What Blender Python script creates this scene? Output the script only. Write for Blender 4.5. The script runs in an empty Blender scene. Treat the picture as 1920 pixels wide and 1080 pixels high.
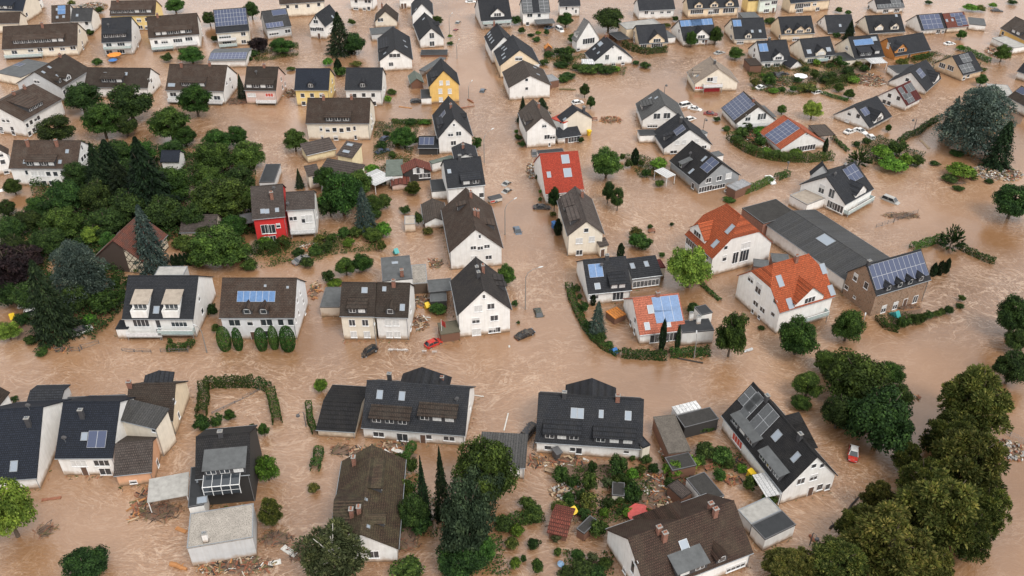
import bpy, math, random
import numpy as np
from mathutils import Matrix, Vector
R = math.radians
scene = bpy.context.scene
COL = scene.collection
random.seed(7)
rng = np.random.default_rng(11)

# ------------------------------------------------------------------ camera
cam = bpy.data.cameras.new("camera")
cam.sensor_width = 36.0
cam.lens = 36.0 * 1676.0 / 1920.0
cam.clip_start = 1.0
cam.clip_end = 6000.0
camo = bpy.data.objects.new("camera", cam)
camo.location = (0, 0, 112.0)
camo.rotation_euler = (R(90 - 35.4), 0, 0)
COL.objects.link(camo)
scene.camera = camo

# ------------------------------------------------------------------ sky, sun, exposure
SUN_EL, SUN_AZ = 52.0, 142.0          # azimuth measured clockwise from north (+Y): behind the camera, to the right
world = bpy.data.worlds.new("World")
scene.world = world
world.use_nodes = True
wn = world.node_tree
wn.nodes.clear()
sky = wn.nodes.new("ShaderNodeTexSky")
sky.sky_type = 'NISHITA'
sky.sun_disc = False
sky.sun_elevation = R(SUN_EL)
sky.sun_rotation = R(SUN_AZ)
sky.air_density = 1.0
sky.dust_density = 4.0
sky.ozone_density = 1.0
hsv = wn.nodes.new("ShaderNodeHueSaturation")
hsv.inputs["Saturation"].default_value = 0.22      # thick white cloud cover
bg = wn.nodes.new("ShaderNodeBackground")
bg.inputs["Strength"].default_value = 0.125
wo = wn.nodes.new("ShaderNodeOutputWorld")
wn.links.new(sky.outputs[0], hsv.inputs["Color"])
# broken cloud deck over the blue: soft grey and white banks
wtc = wn.nodes.new("ShaderNodeTexCoord")
wnz = wn.nodes.new("ShaderNodeTexNoise"); wnz.inputs["Scale"].default_value = 2.6; wnz.inputs["Detail"].default_value = 5
wn.links.new(wtc.outputs["Generated"], wnz.inputs["Vector"])
wrp = wn.nodes.new("ShaderNodeMapRange"); wrp.inputs[1].default_value = .32; wrp.inputs[2].default_value = .68; wrp.inputs[3].default_value = 4.5; wrp.inputs[4].default_value = 11.0
wn.links.new(wnz.outputs[0], wrp.inputs[0])
wmx = wn.nodes.new("ShaderNodeMix"); wmx.data_type = 'RGBA'; wmx.inputs[0].default_value = .72
wn.links.new(hsv.outputs[0], wmx.inputs[6]); wn.links.new(wrp.outputs[0], wmx.inputs[7])
wn.links.new(wmx.outputs[2], bg.inputs["Color"])
wn.links.new(bg.outputs[0], wo.inputs["Surface"])
sl = bpy.data.lights.new("sun", 'SUN')
sl.energy = 1.5
sl.angle = R(22)
sl.color = (1.0, 0.95, 0.88)
so = bpy.data.objects.new("sun", sl)
# direction the light comes from
a = R(SUN_AZ); e = R(SUN_EL)
dirv = Vector((math.sin(a) * math.cos(e), math.cos(a) * math.cos(e), math.sin(e)))
so.rotation_euler = dirv.to_track_quat('Z', 'Y').to_euler()
so.location = (0, -50, 200)
COL.objects.link(so)
vs = scene.view_settings
vs.view_transform = 'Standard'
vs.look = 'None'
vs.exposure = 0.46
vs.gamma = 1.0
vs.use_curve_mapping = False

# ------------------------------------------------------------------ materials
def nmat(name):
    m = bpy.data.materials.new(name)
    m.use_nodes = True
    t = m.node_tree
    for n in list(t.nodes):
        t.nodes.remove(n)
    o = t.nodes.new("ShaderNodeOutputMaterial")
    b = t.nodes.new("ShaderNodeBsdfPrincipled")
    t.links.new(b.outputs[0], o.inputs["Surface"])
    return m, t, b
def N(t, typ, **kw):
    n = t.nodes.new(typ)
    for k, v in kw.items():
        if k in n.inputs: n.inputs[k].default_value = v
        else: setattr(n, k, v)
    return n
def ramp(t, pts):
    r = t.nodes.new("ShaderNodeValToRGB")
    el = r.color_ramp.elements
    while len(el) > 1: el.remove(el[-1])
    el[0].position = pts[0][0]; el[0].color = pts[0][1]
    for p, c in pts[1:]:
        x = el.new(p); x.color = c
    return r
def c4(c): return (c[0], c[1], c[2], 1)
def sc(c, k): return (c[0]*k, c[1]*k, c[2]*k, 1)
def mixc(t, fac, A, B, mode='MIX'):
    m = t.nodes.new("ShaderNodeMix"); m.data_type = 'RGBA'; m.blend_type = mode
    for key, v in ((0, fac), (6, A), (7, B)):
        if hasattr(v, "is_linked") or hasattr(v, "links"): t.links.new(v, m.inputs[key])
        else: m.inputs[key].default_value = v
    return m.outputs[2]
def objvar(t, col, amt=.12):
    # a little difference between one house and the next
    oi = t.nodes.new("ShaderNodeObjectInfo")
    mr = N(t, "ShaderNodeMapRange"); mr.inputs[3].default_value = 1-amt; mr.inputs[4].default_value = 1+amt
    t.links.new(oi.outputs["Random"], mr.inputs[0])
    h = t.nodes.new("ShaderNodeHueSaturation")
    t.links.new(mr.outputs[0], h.inputs["Value"]); t.links.new(col, h.inputs["Color"])
    return h.outputs[0]
MAT = {}
def tile(name, col, moss=.25, mosscol=(.06, .056, .04), rough=.72, row=.34, wid=.30, mort=.055, dark=.34):
    m, t, b = nmat(name)
    tc = N(t, "ShaderNodeTexCoord")
    sp = N(t, "ShaderNodeSeparateXYZ"); t.links.new(tc.outputs["Object"], sp.inputs[0])
    ml = N(t, "ShaderNodeMath", operation='MULTIPLY'); ml.inputs[1].default_value = 1.55; t.links.new(sp.outputs[2], ml.inputs[0])
    cb = N(t, "ShaderNodeCombineXYZ"); t.links.new(sp.outputs[0], cb.inputs[0]); t.links.new(ml.outputs[0], cb.inputs[1])
    br = N(t, "ShaderNodeTexBrick")
    br.inputs["Scale"].default_value = 1.0
    br.inputs["Color1"].default_value = sc(col, 1.12); br.inputs["Color2"].default_value = sc(col, .8)
    br.inputs["Mortar"].default_value = sc(col, dark)
    br.inputs["Mortar Size"].default_value = mort
    br.inputs["Mortar Smooth"].default_value = .3
    br.inputs["Brick Width"].default_value = wid; br.inputs["Row Height"].default_value = row
    t.links.new(cb.outputs[0], br.inputs["Vector"])
    no = N(t, "ShaderNodeTexNoise"); no.inputs["Scale"].default_value = .55; no.inputs["Detail"].default_value = 7; no.inputs["Roughness"].default_value = .65
    t.links.new(tc.outputs["Object"], no.inputs["Vector"])
    rp = ramp(t, [(.42, (0, 0, 0, 1)), (.75, (moss*2.2, moss*2.2, moss*2.2, 1))]); t.links.new(no.outputs[0], rp.inputs[0])
    col1 = mixc(t, rp.outputs[0], br.outputs[0], c4(mosscol))
    n2 = N(t, "ShaderNodeTexNoise"); n2.inputs["Scale"].default_value = 5.0; n2.inputs["Detail"].default_value = 3
    t.links.new(tc.outputs["Object"], n2.inputs["Vector"])
    r2 = ramp(t, [(.3, (.62, .62, .62, 1)), (.7, (1.38, 1.34, 1.3, 1))]); t.links.new(n2.outputs[0], r2.inputs[0])
    col2 = mixc(t, 1.0, col1, r2.outputs[0], 'MULTIPLY')
    t.links.new(objvar(t, col2, .16), b.inputs["Base Color"])
    b.inputs["Roughness"].default_value = rough; b.inputs["Specular IOR Level"].default_value = .22
    bp = N(t, "ShaderNodeBump"); bp.inputs["Strength"].default_value = .5; bp.inputs["Distance"].default_value = .04
    t.links.new(br.outputs["Fac"], bp.inputs["Height"]); bp.invert = True
    t.links.new(bp.outputs[0], b.inputs["Normal"])
    MAT[name] = m
def ribbed(name, col, wid=.5, rough=.5, moss=.1):
    tile(name, col, moss=moss, rough=rough, row=60.0, wid=wid, mort=.06, dark=.5)
def felt(name, col, patch=.35, rough=.85, var=(.75, 1.25), speck=0):
    m, t, b = nmat(name)
    tc = N(t, "ShaderNodeTexCoord")
    no = N(t, "ShaderNodeTexNoise"); no.inputs["Scale"].default_value = .8; no.inputs["Detail"].default_value = 8; no.inputs["Roughness"].default_value = .7
    t.links.new(tc.outputs["Object"], no.inputs["Vector"])
    rp = ramp(t, [(.3, sc(col, var[0])), (.5, sc(col, 1)), (.72, sc(col, var[1]))]); t.links.new(no.outputs[0], rp.inputs[0])
    out = rp.outputs[0]
    if speck:
        vo = N(t, "ShaderNodeTexNoise"); vo.inputs["Scale"].default_value = 6; vo.inputs["Detail"].default_value = 4
        t.links.new(tc.outputs["Object"], vo.inputs["Vector"])
        r2 = ramp(t, [(.36, (1-speck, 1-speck, 1-speck, 1)), (.5, (1, 1, 1, 1))]); t.links.new(vo.outputs[0], r2.inputs[0])
        out = mixc(t, 1.0, out, r2.outputs[0], 'MULTIPLY')
    t.links.new(objvar(t, out, .12), b.inputs["Base Color"])
    b.inputs["Roughness"].default_value = rough; b.inputs["Specular IOR Level"].default_value = .25
    MAT[name] = m
def plaster(name, col, dirt=.8):
    # rendered wall: faint weathering and a muddy splash line left by the flood (a real stain at the waterline)
    m, t, b = nmat(name)
    tc = N(t, "ShaderNodeTexCoord")
    sp = N(t, "ShaderNodeSeparateXYZ"); t.links.new(tc.outputs["Object"], sp.inputs[0])
    no = N(t, "ShaderNodeTexNoise"); no.inputs["Scale"].default_value = .9; no.inputs["Detail"].default_value = 6
    t.links.new(tc.outputs["Object"], no.inputs["Vector"])
    ad = N(t, "ShaderNodeMath", operation='MULTIPLY_ADD'); ad.inputs[1].default_value = 1.5; t.links.new(no.outputs[0], ad.inputs[0]); ad.inputs[2].default_value = -.75
    su = N(t, "ShaderNodeMath", operation='ADD'); t.links.new(sp.outputs[2], su.inputs[0]); t.links.new(ad.outputs[0], su.inputs[1])
    mr = N(t, "ShaderNodeMapRange"); mr.inputs[1].default_value = .15; mr.inputs[2].default_value = 1.35; mr.inputs[3].default_value = dirt; mr.inputs[4].default_value = 0; mr.interpolation_type = 'SMOOTHERSTEP'
    wb = N(t, "ShaderNodeMapRange"); wb.inputs[1].default_value = .12; wb.inputs[2].default_value = .42; wb.inputs[3].default_value = .9; wb.inputs[4].default_value = 0
    wa = N(t, "ShaderNodeMath", operation='MULTIPLY_ADD'); wa.inputs[1].default_value = .4; t.links.new(ad.outputs[0], wa.inputs[0]); t.links.new(sp.outputs[2], wa.inputs[2]); t.links.new(wa.outputs[0], wb.inputs[0])
    st = N(t, "ShaderNodeMapping"); st.inputs["Scale"].default_value = (2.2, 2.2, .16); t.links.new(tc.outputs["Object"], st.inputs["Vector"])
    sn = N(t, "ShaderNodeTexNoise"); sn.inputs["Scale"].default_value = 1.4; sn.inputs["Detail"].default_value = 4; t.links.new(st.outputs[0], sn.inputs["Vector"])
    sr = ramp(t, [(.32, (.93, .92, .90, 1)), (.55, (1, 1, 1, 1))]); t.links.new(sn.outputs[0], sr.inputs[0])
    t.links.new(su.outputs[0], mr.inputs[0])
    r1 = ramp(t, [(.3, sc(col, .9)), (.7, sc(col, 1.03))]); t.links.new(no.outputs[0], r1.inputs[0])
    mud = mixc(t, mr.outputs[0], mixc(t, 1.0, r1.outputs[0], sr.outputs[0], 'MULTIPLY'), (.36, .24, .15, 1))
    mud = mixc(t, wb.outputs[0], mud, (.17, .105, .06, 1))
    t.links.new(objvar(t, mud, .08), b.inputs["Base Color"])
    b.inputs["Roughness"].default_value = .85
    MAT[name] = m
def plain(name, col, rough=.6, metal=0, spec=.5):
    m, t, b = nmat(name)
    tc = N(t, "ShaderNodeTexCoord")
    no = N(t, "ShaderNodeTexNoise"); no.inputs["Scale"].default_value = 2.5; no.inputs["Detail"].default_value = 4
    t.links.new(tc.outputs["Object"], no.inputs["Vector"])
    rp = ramp(t, [(.3, sc(col, .82)), (.7, sc(col, 1.1))]); t.links.new(no.outputs[0], rp.inputs[0])
    t.links.new(rp.outputs[0], b.inputs["Base Color"])
    b.inputs["Roughness"].default_value = rough; b.inputs["Metallic"].default_value = metal
    b.inputs["Specular IOR Level"].default_value = spec
    MAT[name] = m
# roofs
tile('navy', (0.0185, 0.0245, 0.0390), moss=.04, mosscol=(0.040, 0.040, 0.043))
tile('charcoal', (0.0255, 0.0285, 0.0360), moss=.12, mosscol=(0.056, 0.053, 0.050))
tile('charcoalbrown', (0.0370, 0.0340, 0.0350), moss=.2, mosscol=(0.066, 0.056, 0.046))
tile('slate', (0.0310, 0.0345, 0.0430), moss=.10, mosscol=(0.056, 0.056, 0.056), row=.28, wid=.3)
tile('greyspeck', (0.059, 0.061, 0.065), moss=.3, mosscol=(0.020, 0.020, 0.022))
tile('brown', (0.068, 0.045, 0.034), moss=.22, mosscol=(0.086, 0.076, 0.066))
tile('browndark', (0.046, 0.033, 0.026), moss=.22, mosscol=(0.059, 0.053, 0.045))
tile('browngrey', (0.076, 0.060, 0.051), moss=.2, mosscol=(0.092, 0.083, 0.073))
tile('slatebrown', (0.080, 0.064, 0.058), moss=.2, mosscol=(0.099, 0.089, 0.083))
tile('mossbrown', (0.060, 0.040, 0.028), moss=.3, mosscol=(0.079, 0.073, 0.041))
tile('brownred', (0.062, 0.036, 0.027), moss=.25, mosscol=(0.073, 0.059, 0.040))
tile('redbrown', (.17, .05, .036), moss=.12)
tile('maroon', (0.105, 0.019, 0.017), moss=.06)
tile('redtile', (0.414, 0.056, 0.031), moss=.06, mosscol=(0.224, 0.066, 0.040), dark=.5)
tile('orangetile', (0.450, 0.117, 0.054), moss=.06, mosscol=(0.264, 0.106, 0.059), dark=.5)
tile('rusttile', (0.378, 0.086, 0.032), moss=.10, mosscol=(0.198, 0.079, 0.040), dark=.45, row=.42)
tile('salmontile', (0.450, 0.144, 0.090), moss=.06, mosscol=(0.277, 0.132, 0.092), dark=.5, row=.42)
tile('oldred', (0.180, 0.065, 0.045), moss=.42, mosscol=(0.046, 0.043, 0.040))
tile('beige', (0.306, 0.252, 0.207), moss=.15, mosscol=(0.158, 0.132, 0.112))
tile('lightgrey', (0.252, 0.252, 0.252), moss=.12, mosscol=(0.132, 0.132, 0.125))
tile('ashgrey', (0.099, 0.102, 0.105), moss=.1, mosscol=(0.073, 0.073, 0.073))
tile('black', (0.0195, 0.0195, 0.0220), moss=.14, mosscol=(0.050, 0.046, 0.041))
ribbed('ribmetal', (0.053, 0.055, 0.059), wid=.55)
ribbed('metaldark', (0.062, 0.062, 0.063), wid=.45)
ribbed('metal', (0.270, 0.279, 0.297), wid=.4)
ribbed('white', (.46, .47, .48), wid=.7, moss=.05)
ribbed('redflat', (0.468, 0.063, 0.036), wid=.5)
ribbed('orangeflat', (0.522, 0.198, 0.045), wid=.6)
felt('grey', (.10, .105, .108)); felt('flatdark', (.030, .032, .035), rough=.6); felt('flatdark2', (.040, .038, .036), speck=.3)
felt('flatlight', (.34, .33, .31)); felt('beigeflat', (.34, .29, .24)); felt('flatgreen', (.12, .14, .12)); felt('flatolive', (.10, .09, .065))
felt('gravel', (.33, .30, .265), speck=.5); felt('weathered', (.12, .105, .09), speck=.35)
# walls
for nm, c in dict(white=(.80, .79, .77), offwhite=(.68, .69, .71), cream=(.76, .69, .58), paleyellow=(.74, .64, .42), yellow=(.78, .60, .26),
                  yellowdeep=(.80, .52, .17), peach=(.76, .62, .45), mint=(.70, .78, .72), pink=(.70, .52, .46), salmon=(.72, .40, .24), tan=(.66, .50, .34),
                  palegrey=(.56, .57, .58), grey=(.30, .315, .33), beige=(.60, .51, .42), red=(.62, .03, .03)).items():
    plaster('wall_' + nm, c)
def woodwall(name, col):
    m, t, b = nmat(name)
    tc = N(t, "ShaderNodeTexCoord")
    wv = N(t, "ShaderNodeTexWave"); wv.bands_direction = 'Z'; wv.inputs["Scale"].default_value = 1.6; wv.inputs["Distortion"].default_value = .6
    t.links.new(tc.outputs["Object"], wv.inputs["Vector"])
    rp = ramp(t, [(0, sc(col, .6)), (.3, sc(col, 1)), (1, sc(col, 1.15))]); t.links.new(wv.outputs[0], rp.inputs[0])
    t.links.new(rp.outputs[0], b.inputs["Base Color"]); b.inputs["Roughness"].default_value = .8
    MAT[name] = m
woodwall('wall_redwood', (.17, .085, .055)); woodwall('wall_orangewood', (.50, .22, .065)); woodwall('wall_blackwood', (.035, .033, .032)); woodwall('wall_browndark', (.10, .07, .05))
def stonewall(name, c1, c2, mort, scl=1.0, bw=.55, rh=.3):
    m, t, b = nmat(name)
    tc = N(t, "ShaderNodeTexCoord")
    vo = N(t, "ShaderNodeTexVoronoi"); vo.inputs["Scale"].default_value = 2.2 * scl
    t.links.new(tc.outputs["Object"], vo.inputs["Vector"])
    rp = ramp(t, [(0, c4(c1)), (.5, c4(c2)), (1, sc(c1, 1.5))])
    sp = N(t, "ShaderNodeSeparateColor"); t.links.new(vo.outputs["Color"], sp.inputs[0]); t.links.new(sp.outputs[0], rp.inputs[0])
    ve = N(t, "ShaderNodeTexVoronoi"); ve.feature = 'DISTANCE_TO_EDGE'; ve.inputs["Scale"].default_value = 2.2 * scl
    t.links.new(tc.outputs["Object"], ve.inputs["Vector"])
    re = ramp(t, [(.02, (1, 1, 1, 1)), (.07, (0, 0, 0, 1))]); t.links.new(ve.outputs["Distance"], re.inputs[0])
    t.links.new(mixc(t, re.outputs[0], rp.outputs[0], c4(mort)), b.inputs["Base Color"])
    b.inputs["Roughness"].default_value = .9
    MAT[name] = m
stonewall('wall_stone', (.17, .10, .062), (.28, .18, .12), (.32, .25, .19)); stonewall('wall_brick', (.22, .085, .055), (.17, .07, .048), (.26, .18, .14), 3)
def timber(name):
    # cream infill with a dark diagonal lattice, as on the old barn
    m, t, b = nmat(name)
    tc = N(t, "ShaderNodeTexCoord")
    sp = N(t, "ShaderNodeSeparateXYZ"); t.links.new(tc.outputs["Object"], sp.inputs[0])
    def band(expr_in, period):
        d = N(t, "ShaderNodeMath", operation='PINGPONG'); d.inputs[1].default_value = period; t.links.new(expr_in, d.inputs[0])
        l = N(t, "ShaderNodeMath", operation='LESS_THAN'); l.inputs[1].default_value = .11; t.links.new(d.outputs[0], l.inputs[0])
        return l.outputs[0]
    def comb(k):
        a_ = N(t, "ShaderNodeMath", operation='MULTIPLY_ADD'); t.links.new(sp.outputs[1], a_.inputs[0]); a_.inputs[1].default_value = k; t.links.new(sp.outputs[2], a_.inputs[2]); return a_.outputs[0]
    m1 = N(t, "ShaderNodeMath", operation='MAXIMUM'); t.links.new(band(comb(1.2), .8), m1.inputs[0]); t.links.new(band(comb(-1.2), .8), m1.inputs[1])
    m2 = N(t, "ShaderNodeMath", operation='MAXIMUM'); t.links.new(m1.outputs[0], m2.inputs[0]); t.links.new(band(sp.outputs[2], 1.5), m2.inputs[1])
    lat = mixc(t, m2.outputs[0], (.62, .54, .42, 1), (.05, .032, .025, 1))
    gt = N(t, "ShaderNodeMath", operation='GREATER_THAN'); gt.inputs[1].default_value = 1.8; t.links.new(sp.outputs[1], gt.inputs[0])
    t.links.new(mixc(t, gt.outputs[0], (.065, .045, .036, 1), lat), b.inputs["Base Color"])
    b.inputs["Roughness"].default_value = .85
    MAT[name] = m
timber('wall_timber')
plain('frame_white', (.78, .78, .78), .5); plain('frame_grey', (.42, .43, .45), .5); plain('frame_dark', (.10, .10, .105), .5); plain('blind', (.62, .62, .61), .6); plain('blind_red', (.55, .08, .05), .6)
plain('cladding', (.055, .055, .06), .7); plain('zinc', (.30, .32, .34), .4, .5); plain('concrete', (.27, .26, .245), .85); plain('rail_white', (.70, .71, .72), .5)
plain('rail_glass', (.42, .52, .52), .15, 0, .8); plain('door_wood', (.12, .07, .05), .6); plain('door_red', (.40, .02, .03), .5); plain('pot', (.30, .12, .07), .8)
plain('pole', (.22, .21, .20), .55); plain('lamp_head', (.55, .56, .56), .4); plain('rubber', (.02, .02, .02), .8); plain('soot', (.02, .02, .02), .9)
plain('bark', (.10, .075, .055), .9); plain('bark_pale', (.55, .52, .47), .8)
def glassmat(name, col, rough=.08, spec=1.0):
    m, t, b = nmat(name)
    b.inputs["Base Color"].default_value = c4(col); b.inputs["Roughness"].default_value = rough; b.inputs["Specular IOR Level"].default_value = spec
    MAT[name] = m
glassmat('glass', (.035, .042, .05)); glassmat('skyglass', (.24, .28, .33), .12); glassmat('carglass', (.02, .025, .03), .05)  # skyglass: pale blue base colour stands in for reflected sky
def solarmat():
    m, t, b = nmat('cell')
    tc = N(t, "ShaderNodeTexCoord")
    oi = N(t, "ShaderNodeObjectInfo")
    rp = ramp(t, [(0, (.045, .055, .095, 1)), (.5, (.06, .075, .13, 1)), (1, (.085, .10, .17, 1))]); t.links.new(oi.outputs["Random"], rp.inputs[0])
    t.links.new(rp.outputs[0], b.inputs["Base Color"]); b.inputs["Roughness"].default_value = .3; b.inputs["Specular IOR Level"].default_value = .4
    MAT['cell'] = m
solarmat()
plain('cell_blue', (.10, .19, .36), .3, 0, .4); plain('cell_grey', (.09, .095, .10), .4, 0, .3)
def paint(name, col):
    m, t, b = nmat(name)
    tc = N(t, "ShaderNodeTexCoord"); sp = N(t, "ShaderNodeSeparateXYZ"); t.links.new(tc.outputs["Object"], sp.inputs[0])
    no = N(t, "ShaderNodeTexNoise"); no.inputs["Scale"].default_value = 3; no.inputs["Detail"].default_value = 5; t.links.new(tc.outputs["Object"], no.inputs["Vector"])
    rp = ramp(t, [(.45, (0, 0, 0, 1)), (.75, (.4, .4, .4, 1))]); t.links.new(no.outputs[0], rp.inputs[0])
    t.links.new(mixc(t, rp.outputs[0], c4(col), (.36, .25, .16, 1)), b.inputs["Base Color"])
    b.inputs["Roughness"].default_value = .35; b.inputs["Specular IOR Level"].default_value = .35
    MAT[name] = m
for nm, c in dict(red=(.46, .02, .015), black=(.012, .012, .014), darkgreen=(.04, .055, .05), bluegrey=(.10, .14, .19), silver=(.36, .36, .35), grey=(.16, .16, .165), dark=(.035, .038, .045),
                  white=(.72, .72, .71), navy=(.03, .05, .10), darkred=(.20, .02, .025)).items():
    paint('paint_' + nm, c)
for nm, c in dict(redwood=(.26, .10, .055), orangewood=(.40, .18, .065), blackwood=(.035, .028, .024), peach=(.40, .29, .19), mossy=(.13, .11, .05), white=(.58, .56, .52), silver=(.5, .5, .5)).items():
    plain('board_' + nm, c, .8)
for nm, c in dict(yellow=(.75, .50, .02), blue=(.04, .16, .42), teal=(.05, .33, .33), orange=(.75, .25, .03), rusty=(.46, .07, .06), tarp=(.20, .32, .48)).items():
    plain('plastic_' + nm, c, .45)

def leafmat(name, c1, c2, c3=None, trans=.22):
    m, t, b = nmat(name)
    g = N(t, "ShaderNodeNewGeometry")
    cs = [(0, c4(c1)), (.6, c4(c2)), (1, c4(c3 or c2))]
    rp = ramp(t, cs); t.links.new(g.outputs["Random Per Island"], rp.inputs[0])
    oi = N(t, "ShaderNodeObjectInfo")
    h = N(t, "ShaderNodeHueSaturation")
    mr = N(t, "ShaderNodeMapRange"); mr.inputs[3].default_value = .468; mr.inputs[4].default_value = .518; t.links.new(oi.outputs["Random"], mr.inputs[0])
    m2 = N(t, "ShaderNodeMapRange"); m2.inputs[3].default_value = .72; m2.inputs[4].default_value = 1.35
    mm = N(t, "ShaderNodeMath", operation='FRACT'); ml = N(t, "ShaderNodeMath", operation='MULTIPLY'); ml.inputs[1].default_value = 7.3
    t.links.new(oi.outputs["Random"], ml.inputs[0]); t.links.new(ml.outputs[0], mm.inputs[0]); t.links.new(mm.outputs[0], m2.inputs[0])
    tc = N(t, "ShaderNodeTexCoord"); cn = N(t, "ShaderNodeTexNoise"); cn.inputs["Scale"].default_value = 6.5; cn.inputs["Detail"].default_value = 2
    t.links.new(tc.outputs["Object"], cn.inputs["Vector"]); cr_ = ramp(t, [(.36, (.55, .6, .6, 1)), (.52, (1, 1, 1, 1)), (.66, (1.6, 1.5, 1.3, 1))]); t.links.new(cn.outputs[0], cr_.inputs[0])  # random light and dark clumps in the leaf colour add to the crown's shading contrast
    rpc = mixc(t, 1.0, rp.outputs[0], cr_.outputs[0], 'MULTIPLY')
    t.links.new(mr.outputs[0], h.inputs["Hue"]); t.links.new(m2.outputs[0], h.inputs["Value"]); t.links.new(rpc, h.inputs["Color"])
    t.links.new(h.outputs[0], b.inputs["Base Color"]); b.inputs["Roughness"].default_value = .65; b.inputs["Specular IOR Level"].default_value = .12
    tr = N(t, "ShaderNodeBsdfTranslucent"); t.links.new(h.outputs[0], tr.inputs[0])
    mx = N(t, "ShaderNodeMixShader"); mx.inputs[0].default_value = trans
    t.links.new(b.outputs[0], mx.inputs[1]); t.links.new(tr.outputs[0], mx.inputs[2])
    out = [n for n in t.nodes if n.type == 'OUTPUT_MATERIAL'][0]
    t.links.new(mx.outputs[0], out.inputs["Surface"])
    MAT[name] = m
leafmat('leaf_D', (.018, .040, .010), (.040, .086, .017), (.080, .145, .032))
leafmat('leaf_K', (.012, .026, .009), (.029, .058, .015), (.056, .100, .026))
leafmat('leaf_O', (.026, .038, .009), (.064, .082, .018), (.15, .146, .040))
leafmat('leaf_L', (.06, .12, .018), (.13, .22, .035), (.22, .32, .06))
leafmat('leaf_R', (.035, .085, .012), (.075, .17, .022), (.13, .26, .04))
leafmat('leaf_P', (.014, .010, .011), (.024, .015, .017), (.040, .026, .026))
leafmat('leaf_C', (.008, .017, .009), (.016, .032, .014), (.030, .055, .022))
leafmat('leaf_S', (.028, .048, .040), (.055, .085, .074), (.10, .14, .125))
leafmat('leaf_A', (.028, .046, .038), (.060, .086, .072), (.115, .148, .128))
leafmat('leaf_B', (.016, .034, .009), (.036, .070, .015), (.070, .115, .026))
leafmat('leaf_G', (.018, .034, .018), (.040, .068, .036), (.075, .115, .062))
leafmat('leaf_Z', (.038, .052, .022), (.080, .104, .044), (.14, .16, .075))
leafmat('leaf_V', (.024, .060, .014), (.046, .105, .022), (.07, .15, .03))

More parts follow.
